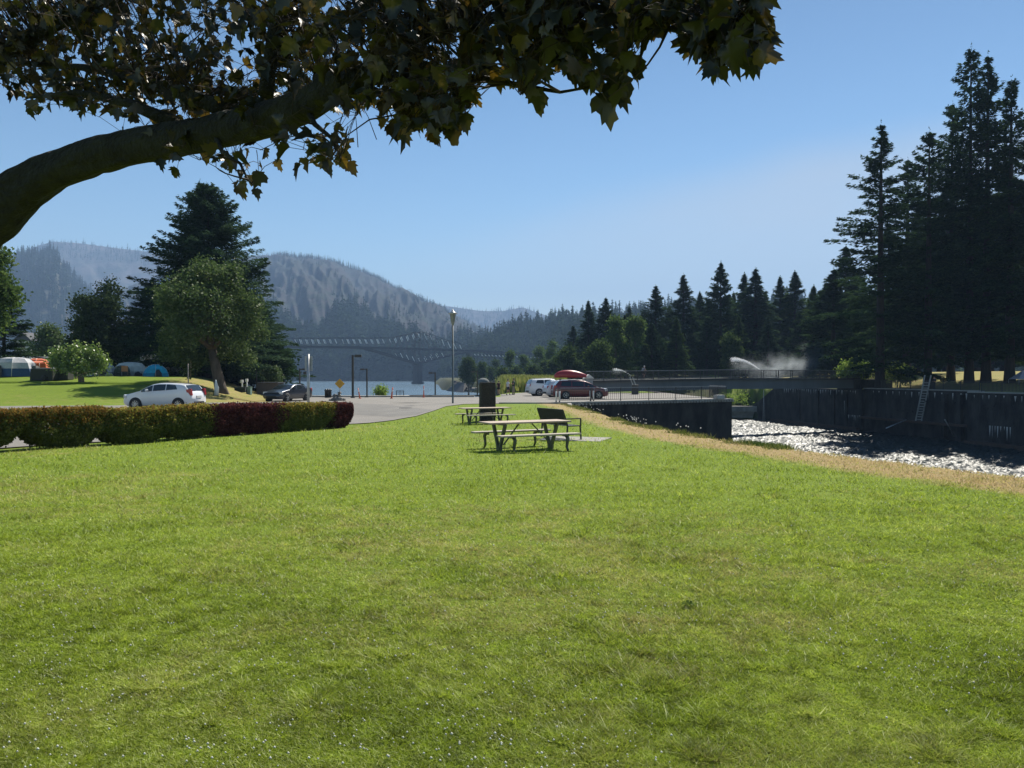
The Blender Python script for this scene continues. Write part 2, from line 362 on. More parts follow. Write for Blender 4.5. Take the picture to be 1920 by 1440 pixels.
# ------------------------------------------------------------------ mountains
def mountain(name, prof, db, dr, zb, material, amp, nu=260, nv=70, freq=6.0, seed=0, shape=1.0, back=.5, kind='structure'):
    pu = [p[0] for p in prof]; pv = [p[1] for p in prof]
    u = np.linspace(pu[0], pu[-1], nu); tt = np.concatenate([np.linspace(0, 1, nv), np.linspace(1, 1 + back, 12)[1:]])
    UU, TT = np.meshgrid(u, tt)
    d_b = np.interp(UU, *db) if isinstance(db, tuple) else np.full_like(UU, db)
    d_r = np.interp(UU, *dr) if isinstance(dr, tuple) else np.full_like(UU, dr)
    D = d_b + (d_r - d_b) * TT
    v = np.interp(UU, pu, pv)
    zr = EYE - (v - 705) * d_r / 1440
    tc_ = np.clip(TT, 0, 1)
    rid = 1 - np.abs(2 * fbm(UU * freq / 300 + seed + TT * 1.2, TT * 2.4 + UU * freq / 800, 4) / .94 - 1)
    rid2 = 1 - np.abs(2 * fbm(UU * freq / 90 + seed, TT * 5 + seed, 3) / .87 - 1)
    Z = zb + (zr - zb) * tc_ ** shape + amp * (rid - .55 + .35 * (rid2 - .5)) * np.sin(np.pi * tc_) ** .8
    Z = Z + (fbm(UU / 30 + seed, TT * 3, 3) - .44) * (zr - zb) * .012 * S((tc_ - .8) / .2)
    Z = np.where(TT > 1, zr - (TT - 1) / back * (zr - zb) * .9, Z)
    X = (UU - 960) * D / 1440
    Vv = np.stack([X, D, Z], -1).reshape(-1, 3); n, m_ = UU.shape
    i = (np.arange(n - 1)[:, None] * m_ + np.arange(m_ - 1)[None, :]).ravel()
    o = link(name, np_mesh(name, Vv, np.stack([i, i + 1, i + m_ + 1, i + m_], -1), material, True)); tag(o, kind=kind)
    P = Vv.reshape(n, m_, 3)
    def at(uu, t_):
        """point on the slope"""
        fu = np.clip((uu - pu[0]) / (pu[-1] - pu[0]) * (nu - 1), 0, nu - 1.001); ft = np.clip(t_, 0, 1) * (nv - 1); ft = np.clip(ft, 0, nv - 1.001)
        a, b = ft.astype(int), fu.astype(int); fa, fb = (ft - a)[:, None], (fu - b)[:, None]
        return (P[a, b] * (1 - fb) + P[a, b + 1] * fb) * (1 - fa) + (P[a + 1, b] * (1 - fb) + P[a + 1, b + 1] * fb) * fa
    return o, at

def hillmat(name, forest, forest2, rock, s, lo=.5, hi=.62, slope=None):
    m = bpy.data.materials.new(name); m.use_nodes = True; t = m.node_tree; b = t.nodes['Principled BSDF']
    b.inputs['Roughness'].default_value = 1; b.inputs['Specular IOR Level'].default_value = 0.05
    tcn = N(t, 'ShaderNodeTexCoord')
    def nz_(sx, d=6., r=.6, st=None):
        n = N(t, 'ShaderNodeTexNoise', Scale=sx, Detail=d, Roughness=r)
        if st:
            q = N(t, 'ShaderNodeMapping'); q.inputs['Scale'].default_value = st; t.links.new(tcn.outputs['Object'], q.inputs[0]); t.links.new(q.outputs[0], n.inputs['Vector'])
        else: t.links.new(tcn.outputs['Object'], n.inputs['Vector'])
        return n.outputs[0]
    def mr(x, a, c):
        n = N(t, 'ShaderNodeMapRange'); t.links.new(x, n.inputs[0]); n.inputs[1].default_value = a; n.inputs[2].default_value = c; return n.outputs[0]
    m1 = N(t, 'ShaderNodeMixRGB'); t.links.new(mr(nz_(s * 4), .4, .6), m1.inputs[0]); m1.inputs[1].default_value = (*forest, 1); m1.inputs[2].default_value = (*forest2, 1)
    m2 = N(t, 'ShaderNodeMixRGB'); t.links.new(mr(nz_(s, 9., .68, (1.5, .5, .8)), lo, hi), m2.inputs[0]); t.links.new(m1.outputs[0], m2.inputs[1]); m2.inputs[2].default_value = (*rock, 1)
    t.links.new(m2.outputs[0], b.inputs['Base Color'])
    bb = N(t, 'ShaderNodeBump', Strength=1.0, Distance=9.0); t.links.new(nz_(s * 9, 5.), bb.inputs['Height']); t.links.new(bb.outputs[0], b.inputs['Normal'])
    return m
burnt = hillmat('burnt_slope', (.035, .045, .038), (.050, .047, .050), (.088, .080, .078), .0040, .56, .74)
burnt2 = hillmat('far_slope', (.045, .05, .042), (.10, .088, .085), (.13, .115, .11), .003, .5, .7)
greenhill = hillmat('green_slope', (.018, .035, .014), (.035, .06, .02), (.06, .08, .03), .012, .6, .8)
cliff = hillmat('cliff_slope', (.022, .036, .02), (.06, .062, .045), (.14, .125, .10), .006, .5, .66)
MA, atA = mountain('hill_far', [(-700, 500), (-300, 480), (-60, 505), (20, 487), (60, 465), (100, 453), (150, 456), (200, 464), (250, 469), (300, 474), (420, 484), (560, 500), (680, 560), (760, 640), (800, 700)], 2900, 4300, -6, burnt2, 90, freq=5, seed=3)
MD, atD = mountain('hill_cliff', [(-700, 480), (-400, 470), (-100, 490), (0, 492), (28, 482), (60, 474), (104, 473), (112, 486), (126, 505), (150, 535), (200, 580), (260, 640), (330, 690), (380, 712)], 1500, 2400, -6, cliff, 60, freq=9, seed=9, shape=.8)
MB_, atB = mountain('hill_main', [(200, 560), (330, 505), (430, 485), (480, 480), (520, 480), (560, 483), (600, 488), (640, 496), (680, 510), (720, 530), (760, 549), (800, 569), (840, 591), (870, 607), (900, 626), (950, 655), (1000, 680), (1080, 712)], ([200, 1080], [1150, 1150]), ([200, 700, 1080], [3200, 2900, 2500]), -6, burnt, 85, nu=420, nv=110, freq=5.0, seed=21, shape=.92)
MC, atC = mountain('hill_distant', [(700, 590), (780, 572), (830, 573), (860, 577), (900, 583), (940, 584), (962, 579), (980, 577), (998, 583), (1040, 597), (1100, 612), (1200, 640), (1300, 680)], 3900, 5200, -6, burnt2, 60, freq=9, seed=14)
ME, atE = mountain('hill_forested', [(822, 716), (832, 697), (850, 687), (880, 668), (905, 652), (930, 640), (960, 622), (1000, 614), (1050, 607), (1100, 602), (1200, 590), (1300, 584), (1500, 570), (1900, 560), (2400, 560)], ([822, 880, 1000, 1060, 2400], [1010, 950, 925, 620, 450]), ([822, 880, 950, 2400], [1180, 1180, 1250, 1200]), -6, greenhill, 12, freq=6, seed=5)

# ------------------------------------------------------------------ foliage makers
def conifer_tris(H, Rr, r0=.08, whorl=None, per=5, leaf=.5, droop=.35, up=.25, seed=0, dens=1.0, pw=.85, ragged=.25, width=.33, lop=0.0):
    """needle clumps of a conifer as loose triangles; returns V(n*3,3)"""
    g = np.random.default_rng(seed); whorl = whorl or H / 55; hs = []; h = H * r0
    while h < H * .985: hs.append(h); h += whorl * (1.15 - .6 * h / H) * g.uniform(.6, 1.4)
    T = []
    for h in hs:
        q = (h / H - r0) / (1 - r0)
        n_ = max(3, int(per * (1 - .3 * q)))
        for k in range(n_):
            a = g.uniform(0, 2 * math.pi)
            L = Rr * ((1 - q) ** pw) * (1 - .4 * math.exp(-(1 - q) / .09)) * g.uniform(1 - ragged * 1.6, 1 + ragged) * (1 + lop * math.cos(a)) * (1 - .35 * max(0, .12 - q) / .12) + leaf * .25
            m = int(dens * (6 + 26 * (L / max(leaf, .1)) * .22 * (1 + .5 * (L / Rr))))
            s = g.uniform(.12, 1, m) ** .75
            wd = L * width * np.sin(np.pi * np.clip(s, .05, 1) ** .8) ** .7 + .04
            lat = g.uniform(-1, 1, m) * wd
            zz = g.normal(0, leaf * .22, m) + h + L * (up * s - (droop + up * .3) * s ** 2 * (1 - q * .9)) - np.abs(lat) * .25 + g.normal(0, leaf * .12, m) + q * L * .3 * s
            r = L * s
            ca, sa = math.cos(a), math.sin(a)
            c = np.stack([r * ca - lat * sa, r * sa + lat * ca, zz], -1)
            out_ = np.array([ca, sa, 0.0]); side = np.array([-sa, ca, 0.0])
            dirv = out_[None] * g.uniform(.4, 1, m)[:, None] + side[None] * (np.sign(lat) * g.uniform(.1, .9, m))[:, None]
            dirv[:, 2] = g.uniform(-.45, .25, m)
            sz = leaf * g.uniform(.55, 1.25, m)[:, None]
            perp = np.stack([-dirv[:, 1], dirv[:, 0], g.uniform(-.9, .9, m)], -1)
            T.append(np.stack([c - dirv * sz * .45 + perp * sz * .22, c - dirv * sz * .45 - perp * sz * .22, c + dirv * sz * .65], 1))
    # leader
    m = 16; c = np.zeros((m, 3)); c[:, 2] = np.linspace(H * .94, H * 1.01, m); c[:, :2] = g.normal(0, leaf * .06, (m, 2))
    dv = g.normal(0, .35, (m, 3)); dv[:, 2] = .9
    T.append(np.stack([c + g.normal(0, leaf * .12, (m, 3)), c + g.normal(0, leaf * .12, (m, 3)), c + dv * leaf * .5], 1))
    return np.concatenate(T).reshape(-1, 3)
def tri_mesh(name, V, material):
    return np_mesh(name, V, np.arange(len(V)).reshape(-1, 3), material)
bark_dark = mat('dark_bark', (.042, .035, .030), .95, (.022, .019, .017), 4, bump=.8, bscale=14, stretch=(1, 1, .25))
bark_grey = mat('grey_bark', (.19, .155, .12), .95, (.10, .08, .065), 3, bump=.9, bscale=12, stretch=(1, 1, .3))
fir_dark = leafmat('fir_needles', [(.016, .036, .018), (.030, .060, .026), (.070, .11, .040)], .3)
fir_mid = leafmat('fir_needles_green', [(.024, .050, .020), (.050, .090, .032), (.105, .15, .05)], .38)
spruce_blue = leafmat('spruce_needles', [(.020, .045, .026), (.040, .074, .040), (.085, .125, .062)], .3)
pine_ol = leafmat('pine_needles', [(.022, .04, .02), (.045, .07, .028), (.08, .11, .045)], .2, nscale=1.2)
dec_silver = leafmat('silvery_leaves', [(.038, .068, .020), (.068, .112, .030), (.15, .195, .068)], .38, nscale=1.0, gloss=.02, rough=.5)
dec_bright = leafmat('bright_leaves', [(.10, .17, .025), (.18, .27, .05), (.32, .40, .10)], .5, nscale=1.2)
dec_green = leafmat('green_leaves', [(.045, .08, .022), (.08, .135, .035), (.17, .22, .07)], .42, nscale=.8)
dec_dark = leafmat('dark_green_leaves', [(.028, .05, .018), (.05, .085, .026), (.12, .16, .05)], .35, nscale=.8)
def conifer_trunk(H, r, tilt=0.0, seed=0, n=10):
    b = MB(); k = 14; g = random.Random(seed); pts = []; rr = []
    for i in range(k + 1):
        t = i / k; pts.append((math.sin(t * 3 + seed) * .08 * tilt * H * .1, math.cos(t * 2 + seed) * .05 * tilt * H * .1, -.5 + (H * .985 + .5) * t)); rr.append(r * (1 - t) ** .8 + .03 + (r * .35 if i == 0 else 0))
    return b.tube(pts, rr, n, rough=.15, seed=seed)
def place_z(x, y, dz=0): return float(zg(x, y)) + dz

CON = {}
def conifer_proto(key, **kw):
    mt = kw.pop('mt', fir_dark); tr = kw.pop('tr', .012)
    me = tri_mesh('crown', conifer_tris(**kw), mt); H = kw['H']
    b = conifer_trunk(H, H * tr + .08, seed=kw.get('seed', 0))
    tb = b.build('trunk', bark_dark); CON[key] = (me, tb.data, H); bpy.data.objects.remove(tb)
def conifer(key, x, y, H, label, group=None, rz=0, wx=1.0, z=None, name='fir_tree', cat='tree', sink=0.2):
    me, tm, H0 = CON[key]; s = H / H0
    t = thing(name, label, cat, (x, y, (place_z(x, y) if z is None else z) - sink), rz, group)
    t.scale = (s * wx, s * wx, s)
    link('crown', me, t); link('trunk', tm, t); return t

# ---- prototypes
conifer_proto('tall_a', H=36, Rr=9.0, r0=.08, whorl=.72, per=6, leaf=.52, droop=.30, up=.22, seed=1, dens=2.0, pw=.80, ragged=.36, tr=.014, width=.20)
conifer_proto('tall_b', H=36, Rr=8.3, r0=.11, whorl=.78, per=6, leaf=.52, droop=.36, up=.26, seed=2, dens=2.0, pw=.72, ragged=.40, tr=.014, width=.20)
conifer_proto('tall_c', H=36, Rr=7.6, r0=.12, whorl=.72, per=6, leaf=.5, droop=.30, up=.3, seed=3, dens=2.0, pw=.70, ragged=.42, tr=.014, width=.20, lop=.25)
conifer_proto('mid_a', H=24, Rr=5.6, r0=.05, whorl=.48, per=7, leaf=.52, droop=.34, up=.22, seed=4, dens=1.8, pw=.95, ragged=.28, mt=fir_mid)
conifer_proto('mid_b', H=24, Rr=6.2, r0=.05, whorl=.5, per=7, leaf=.52, droop=.28, up=.28, seed=5, dens=1.8, pw=.85, ragged=.32, mt=fir_dark)
conifer_proto('mid_c', H=24, Rr=4.6, r0=.08, whorl=.5, per=7, leaf=.5, droop=.38, up=.18, seed=6, dens=1.8, pw=.9, ragged=.3, mt=spruce_blue)
conifer_proto('spruce', H=22, Rr=10.2, r0=.02, whorl=.36, per=10, leaf=.36, droop=.24, up=.30, seed=8, dens=2.1, pw=.64, ragged=.24, mt=spruce_blue, width=.26)

def blob_tris(blobs, n, leaf, g, shell=.55, flat=.8, kq=1.3):
    """leaf clusters: blobs = [(cx,cy,cz,r)], leaves concentrated near the blob surfaces in twig-sized clumps"""
    rs = np.array([b[3] for b in blobs]); p = rs ** 2 / np.sum(rs ** 2); C = np.array([b[:3] for b in blobs])
    ncl = max(8, n // 9); bi = g.choice(len(blobs), ncl, p=p)
    d = g.normal(0, 1, (ncl, 3)); d /= np.linalg.norm(d, axis=1)[:, None]
    rad = rs[bi] * (g.uniform(shell, 1.0, ncl)) * (1 + g.normal(0, .09, ncl))
    cc = C[bi] + d * rad[:, None] * np.array([1, 1, flat])
    ci = g.integers(0, ncl, n); c = cc[ci] + g.normal(0, leaf * kq, (n, 3))
    a = g.normal(0, 1, (n, 3)); a[:, 2] *= .6; a /= np.linalg.norm(a, axis=1)[:, None]
    b = np.cross(a, g.normal(0, 1, (n, 3))); b /= np.linalg.norm(b, axis=1)[:, None]
    s = (leaf * g.uniform(.6, 1.3, n))[:, None]
    # one leaf spray = a kinked quad (two triangles)
    q = np.stack([c - a * s * .5, c + b * s * .36, c + a * s * .55, c - b * s * .36 + np.array([0, 0, .1]) * s], 1)
    return q.reshape(-1, 3)
def quad_mesh(name, V, material): return np_mesh(name, V, np.arange(len(V)).reshape(-1, 4), material)
def broadleaf(name, label, cat, loc, blobs, n, leaf, material, seed, trunk_r=.2, group=None, forks=6, lean=(0, 0), bark=None, shell=.5, flat=.8, trunk_top=None, rz=0, stems=1):
    g = np.random.default_rng(seed); t = thing(name, label, cat, loc, rz, group)
    link('crown', quad_mesh('crown', blob_tris(blobs, n, leaf, g, shell, flat), material), t)
    b = MB(); top = trunk_top or (np.mean([q[0] for q in blobs]) * .5 + lean[0], np.mean([q[1] for q in blobs]) * .5 + lean[1], min(q[2] - q[3] * .3 for q in blobs))
    rr = random.Random(seed)
    for s_ in range(stems):
        o = (0, 0) if stems == 1 else (rr.uniform(-.3, .3) * stems * .3, rr.uniform(-.3, .3) * stems * .3)
        tx, ty, tz = top
        b.tube([(o[0], o[1], -.3), (o[0] + tx * .1, o[1] + ty * .1, tz * .1), (o[0] + tx * .55, ty * .55, tz * .55), (tx + o[0], ty + o[1], tz)], [trunk_r * 1.5, trunk_r * 1.12, trunk_r * .92, trunk_r * .75], 10, rough=.25, seed=seed)
    idx = sorted(range(len(blobs)), key=lambda i: -blobs[i][3])[:forks]
    for i in idx:
        q = blobs[i]; mid = ((top[0] + q[0]) / 2 + rr.uniform(-.1, .1) * q[3], (top[1] + q[1]) / 2, (top[2] + q[2]) / 2 - .1 * q[3])
        b.tube([top, mid, (q[0], q[1], q[2] + q[3] * .3)], [trunk_r * .6, trunk_r * .4, trunk_r * .12], 7, rough=.2)
    b.build('trunk' if cat == 'tree' else 'stems', bark or bark_grey, t); return t
def ball_blobs(g, R_, H0, H1, k, squash=1.0):
    out_ = []
    for i in range(k):
        a = g.uniform(0, 2 * math.pi); q = g.uniform(0, 1); z = H0 + (H1 - H0) * q; env = math.sin(math.pi * min(.97, .15 + .75 * q)) ** .6
        rad = R_ * g.uniform(.28, .45); rr = max(0, R_ * env - rad * .8) * g.uniform(.35, 1)
        out_.append((rr * math.cos(a), rr * math.sin(a) * squash, z, rad))
    return out_

# ------------------------------------------------------------------ the tall firs on the island
def at_px(u, d): return U(u, d), d
tall = [  # photo column, depth, top row, kind, label
 (1650, 106, 232, 'tall_a', 'free standing pointed fir beside the right end of the footbridge, widest low branches', 1.02, .3),
 (1740, 105, 245, 'tall_b', 'dark fir just right of the lone pointed fir, behind the ladder', .95, 1.3),
 (1783, 112, 196, 'tall_c', 'slim fir tucked against the left side of the tallest fir', .8, 2.2),
 (1817, 106, 90, 'tall_b', 'tallest fir of the grove, thin pointed top above all others', .72, 4.0),
 (1849, 104, 104, 'tall_a', 'second tallest fir, broad top immediately right of the tallest one', .80, .8),
 (1893, 100, 150, 'tall_c', 'tall fir leaning its branches towards the sky at the frame edge', .9, 0.1),
 (1945, 98, 175, 'tall_b', 'tall fir cut by the right picture edge above the striped canopy', 1.0, 5.5),
 (1700, 152, 300, 'tall_c', 'shaded fir filling the gap behind the lone pointed fir', 1.1, 2.0),
 (1562, 134, 505, 'mid_b', 'broad low fir with sunlit outer boughs above the right end of the mist', 1.5, 2.6),
 (1222, 150, 606, 'mid_b', 'low fir behind the small sprinkler', 1.5, .6),
 (1268, 152, 596, 'mid_a', 'low fir behind the cyclist on the footbridge', 1.4, 1.9),
 (1172, 172, 590, 'mid_b', 'dark fir rising between the two pale leaved trees', 1.3, 1.2),
 (1585, 168, 462, 'mid_b', 'smaller fir left of the lone pointed fir, behind the footbridge end', 1.25, 1.1),
 (1525, 150, 536, 'mid_a', 'low fir with round top above the sprinkler mist', 1.2, 3.1),
]
for u, d, v, k, lab, wx, rz in tall:
    x, y = at_px(u, d); z = place_z(x, y); H = Zv(v, d) - z
    conifer(k, x, y, H + .2, lab, 'tall firs on the far bank', rz, wx)
# dark backing trees behind the grove
g = random.Random(3)
for i, (u, d, v) in enumerate([(1610, 165, 500), (1665, 160, 420), (1720, 172, 395), (1775, 158, 350), (1830, 165, 330), (1885, 150, 300), (1930, 160, 330), (1990, 140, 250), (1560, 172, 520), (1640, 150, 560), (1760, 146, 540), (1860, 140, 520), (2040, 120, 200), (1960, 128, 480)]):
    d *= 1.32; x, y = at_px(u, d); conifer(['mid_b', 'tall_a', 'mid_c'][i % 3], x, y, Zv(v, d) - place_z(x, y), 'shaded fir standing deep in the wood behind the tall firs', 'backing firs on the island', g.uniform(0, 6), 1.25)

# ------------------------------------------------------------------ the tree line behind the footbridge
line = [
 (1103, 185, 562, 'mid_c', 'narrow dark fir at the left end of the tree line behind the kayak car', .95),
 (1136, 188, 557, 'mid_b', 'bushy topped dark fir second from the left end of the tree line', .95),
 (1180, 225, 574, 'mid_a', 'small far fir showing behind the two pale broadleaf trees', 1.1),
 (1229, 178, 534, 'mid_b', 'fir with drooping tips directly right of the pale broadleaf trees', .95),
 (1281, 175, 513, 'mid_c', 'slender fir with evenly tiered branches in the middle of the tree line', 1.15),
 (1312, 185, 547, 'mid_a', 'shorter fir squeezed between the tiered fir and the highest fir', 1.0),
 (1351, 168, 490, 'mid_b', 'highest fir of the tree line behind the middle of the footbridge', .85),
 (1395, 176, 512, 'mid_a', 'fir whose lower half merges with the broad fir right of the highest one', 1.0),
 (1416, 170, 502, 'mid_c', 'broad blunt topped fir right of the highest tree line fir', 1.35),
 (1462, 182, 518, 'mid_a', 'thin branched open fir above the sprinkler jet', 1.0),
 (1490, 178, 508, 'mid_a', 'light green fir next to the open fir over the sprinkler mist', 1.1),
 (1548, 165, 530, 'mid_b', 'dark fir closing the right end of the tree line', 1.1),
]
for i, (u, d, v, k, lab, wx) in enumerate(line):
    x, y = at_px(u, d); conifer(k, x, y, Zv(v, d) - place_z(x, y), lab, 'firs behind the footbridge', i * 1.3, wx * 1.28)
for i, (u, d, v) in enumerate([(1075, 215, 610), (1110, 220, 600), (1160, 240, 588), (1205, 225, 585), (1255, 215, 572), (1300, 220, 575), (1330, 205, 560), (1375, 215, 548), (1435, 215, 545), (1475, 210, 550), (1515, 205, 560), (1265, 165, 612), (1325, 160, 600), (1385, 158, 592), (1440, 155, 590), (1500, 152, 585), (1080, 190, 640), (1240, 200, 600)]):
    x, y = at_px(u, d); conifer(['mid_b', 'mid_a', 'mid_c'][i % 3], x, y, Zv(v, d) - place_z(x, y), 'partly hidden fir filling the tree line behind the footbridge', 'filler firs of the tree line', i * 2.1, 1.35)

def btree(u, d, vtop, vbot, wpx, lab, material, seed, n=5000, leaf=.35, group=None, name='broadleaf_tree', cat='tree', k=14, z=None, stems=1, tr=None, squash=1.0, flat=.85):
    x, y = at_px(u, d); z0 = place_z(x, y) if z is None else z
    H = Zv(vtop, d) - z0; Hb = max(.15, Zv(vbot, d) - z0); R_ = wpx * d / 1440 / 2; gg = np.random.default_rng(seed)
    rb = R_ * .35; blobs = ball_blobs(gg, R_, Hb + rb * .6, H - rb * .7, k, squash); blobs.append((0, 0, H - rb, rb))
    return broadleaf(name, lab, cat, (x, y, z0), blobs, n, leaf, material, seed, tr or max(.05, H * .02), group, stems=stems, flat=flat)
lb = [
 (1155, 158, 598, 700, 52, 'pale leaved tree left of its twin at the foot of the dark firs', dec_green, 31),
 (1192, 162, 600, 700, 46, 'pale leaved tree right of its twin at the foot of the dark firs', dec_green, 32),
 (1125, 150, 640, 705, 60, 'rounded dark green tree low behind the roof of the kayak car', dec_dark, 33),
 (1370, 155, 630, 706, 46, 'small sunlit broadleaf tree behind the large sprinkler jet tip', dec_dark, 36),
 (1068, 175, 648, 708, 50, 'dark rounded tree rising behind the kayak', dec_dark, 37),
]
for u, d, a, b_, w_, lab, m_, s_ in lb: btree(u, d, a, b_, w_, lab, m_, s_, n=9000, leaf=.42, group='broadleaf trees at the foot of the firs')

# bushes on the meadow shore
mb = [(903, 300, 683, 712, 18), (918, 330, 692, 714, 22), (943, 250, 693, 714, 24), (958, 300, 662, 712, 22), (970, 270, 690, 714, 18), (982, 310, 668, 712, 24), (1000, 230, 688, 715, 38), (1022, 240, 680, 714, 26), (1012, 320, 650, 710, 30), (1040, 225, 678, 714, 28), (1036, 300, 640, 708, 30), (1056, 260, 660, 710, 30), (930, 360, 676, 712, 22)]
labs = ['small shore bush beside the round shore tree', 'low bush left of the three people', 'rounded bush above the dark clad person', 'tall pale shore tree behind the white shirted person', 'little bush above the person in green', 'tall light tree right of the group of people', 'widest rounded bush left of the white vehicles', 'bush above the white vehicle roof', 'tall sunlit tree behind the widest rounded bush', 'dark round bush between the white vehicle and the kayak', 'tall sunlit tree below the end of the steel bridge', 'tree between the steel bridge end and the kayak', 'hazy tree behind the low bush near the grey dome']
for i, (u, d, a, b_, w_) in enumerate(mb):
    btree(u, d, a, b_, w_, labs[i], [dec_dark, dec_green][i in (3, 5, 8, 10)], 60 + i, n=3500, leaf=.55, group='trees and bushes on the meadow shore', k=9, name='shore_tree')
btree(879, 270, 673, 717, 38, 'dense round shore tree right of the tall lamp post', dec_dark, 80, n=9000, leaf=.5, k=18, name='shore_tree')

# under the footbridge: sunlit bank bushes
for i, (u, d, a, b_, w_) in enumerate([(1150, 142, 726, 752, 46), (1195, 144, 726, 752, 50), (1245, 146, 726, 754, 52), (1295, 148, 726, 756, 52), (1345, 150, 724, 758, 50), (1388, 149, 724, 760, 46), (1428, 148, 724, 760, 44), (1400, 141, 740, 765, 50), (1360, 141, 742, 765, 40)]):
    x, y = at_px(u, d); z0 = min(place_z(x, y), Zv(b_, d))
    btree(u, d, a, b_, w_, 'sunlit leafy bush on the bank under the footbridge' if i != 6 else 'sunlit leafy bush against the sloping wing wall under the footbridge', dec_bright, 90 + i, n=2600, leaf=.3, group='bushes under the footbridge', name='bank_bush', cat='bush', k=8, z=z0, stems=3)
# bright shrubs at the fence
btree(1600, 113, 678, 714, 66, 'bright green shrub left of the lone fir trunk, at the footbridge end', dec_bright, 101, n=5000, leaf=.28, name='shrub', cat='bush', k=14, stems=4, flat=.75)
btree(1686, 110, 682, 716, 60, 'bright green shrub right of the lone fir trunk, behind the fence', dec_bright, 102, n=4200, leaf=.28, name='shrub', cat='bush', k=12, stems=4, flat=.75)

# ------------------------------------------------------------------ trees around the camp
x, y = at_px(392, 82); conifer('spruce', x, y, Zv(345, 82) - place_z(x, y), 'huge wide spruce towering over the camp and the leaning tree', None, .4, .92, name='spruce_tree')
x, y = at_px(376, 85); conifer('mid_c', x, y, Zv(338, 85) - place_z(x, y), 'second leader of the huge spruce, pointed top slightly left', None, .4, 1.2, name='spruce_tree')
x, y = at_px(490, 92); conifer('mid_b', x, y, Zv(560, 92) - place_z(x, y), 'lower dark fir against the right foot of the huge spruce', None, 1.4, 1.9, name='fir_tree')
x, y = at_px(285, 92); conifer('mid_b', x, y, Zv(520, 92) - place_z(x, y), 'dark fir against the left foot of the huge spruce', None, 2.4, 1.7, name='fir_tree')
x, y = at_px(440, 96); conifer('mid_b', x, y, Zv(500, 96) - place_z(x, y), 'dark fir hidden behind the leaning tree crown', None, 4.4, 1.8, name='fir_tree')

def lean_tree():
    d = 62; x, y = at_px(415, d); z0 = place_z(x, y); g_ = np.random.default_rng(41); bl = []
    k = d / 1440
    for (u, v, r, dy) in [(390, 520, 36, 0), (345, 525, 30, .4), (430, 530, 32, -.3), (320, 560, 30, 0), (360, 565, 38, -1.6), (410, 575, 40, -1.8), (455, 570, 30, .5), (470, 605, 26, 0), (335, 600, 36, .9), (385, 615, 40, -1.9), (435, 620, 36, -.8), (315, 630, 22, .2), (350, 650, 28, -.6), (400, 655, 28, .6), (445, 655, 24, .2), (375, 500, 24, .6), (415, 505, 22, 1), (300, 585, 16, .3), (480, 580, 14, .2), (380, 560, 44, 2.2), (420, 600, 44, 2.4), (340, 610, 38, 2.2), (372, 676, 16, 0), (335, 668, 16, .3), (308, 662, 15, .2), (352, 692, 13, .1), (462, 672, 17, .2), (300, 545, 14, .4), (490, 628, 15, .1), (440, 508, 17, .1)]:
        bl.append(((u - 415) * k, dy * 1.5, Zv(v, d) - z0, r * k))
    return broadleaf('leaning_tree', 'broad silvery green tree with a thick leaning trunk in front of the huge spruce', 'tree', (x, y, z0), bl, 36000, .20, dec_silver, 42, .42, forks=12, bark=mat('brown_bark', (.12, .092, .07), .95, (.06, .047, .037), 3, bump=1.0, bscale=12, stretch=(1, 1, .3)), trunk_top=((398 - 415) * k, 0, Zv(655, d) - z0), shell=.35)
lean_tree()
x, y = at_px(190, 88); z0 = place_z(x, y); gg = np.random.default_rng(51); bl = []
for (u, v, r) in [(195, 548, 22), (170, 575, 26), (215, 580, 26), (190, 585, 30), (150, 610, 28), (190, 620, 38), (230, 615, 28), (140, 645, 24), (175, 655, 34), (215, 655, 34), (245, 645, 20), (160, 680, 24), (205, 685, 24), (200, 530, 11), (188, 640, 40), (225, 680, 20)]:
    bl.append(((u - 190) * 88 / 1440, gg.uniform(-1.6, 1.6), Zv(v, 88) - z0, r * 88 / 1440))
broadleaf('pine_tree', 'round shouldered dark pine left of the huge spruce, behind the tents', 'tree', (x, y, z0), bl, 22000, .30, pine_ol, 52, .3, bark=bark_dark, shell=.45)
# left frame edge
x, y = at_px(8, 70); conifer('mid_b', x, y, Zv(500, 70) - place_z(x, y), 'dark olive fir at the left picture edge above the big tent', None, .2, 1.15, name='fir_tree')
btree(-30, 58, 425, 640, 120, 'yellow green sunlit tree peeping in beside the maple trunk', dec_green, 111, n=9000, leaf=.26, k=16)
btree(88, 110, 612, 694, 70, 'grey green round tree behind the orange tent', dec_silver, 112, n=7000, leaf=.34, k=14)
btree(240, 100, 655, 705, 60, 'low pale leaved tree behind the grey dome tent', dec_green, 113, n=4000, leaf=.3, k=10)
btree(150, 102, 640, 700, 70, 'dark undergrowth tree behind the round rhododendron', dec_green, 114, n=5000, leaf=.35, k=10)
for i, (u, d, v) in enumerate([(52, 190, 560), (76, 200, 575), (95, 185, 568), (115, 195, 560), (35, 180, 590), (130, 210, 590), (60, 170, 600)]):
    x, y = at_px(u, d); conifer(['mid_a', 'mid_c', 'mid_b'][i % 3], x, y, Zv(v, d) + .5, 'distant fir in the clump behind the orange tent', 'distant firs left of the pine', i * 1.7, 1.3)
# low dark screen under the big spruce
for i, (u, d) in enumerate([(255, 96), (300, 100), (345, 98), (395, 96), (440, 100), (485, 98), (330, 92), (520, 96)]):
    btree(u, d, 640 + (i % 3) * 12, 712, 66, 'shaded undergrowth bush at the foot of the huge spruce', fir_dark, 120 + i, n=2600, leaf=.42, group='undergrowth below the spruce', name='undergrowth_bush', cat='bush', k=8)
btree(512, 84, 690, 720, 52, 'pale grey green shrub behind the brown shelter wall', dec_silver, 131, n=3200, leaf=.2, name='shrub', cat='bush', k=9, stems=3)
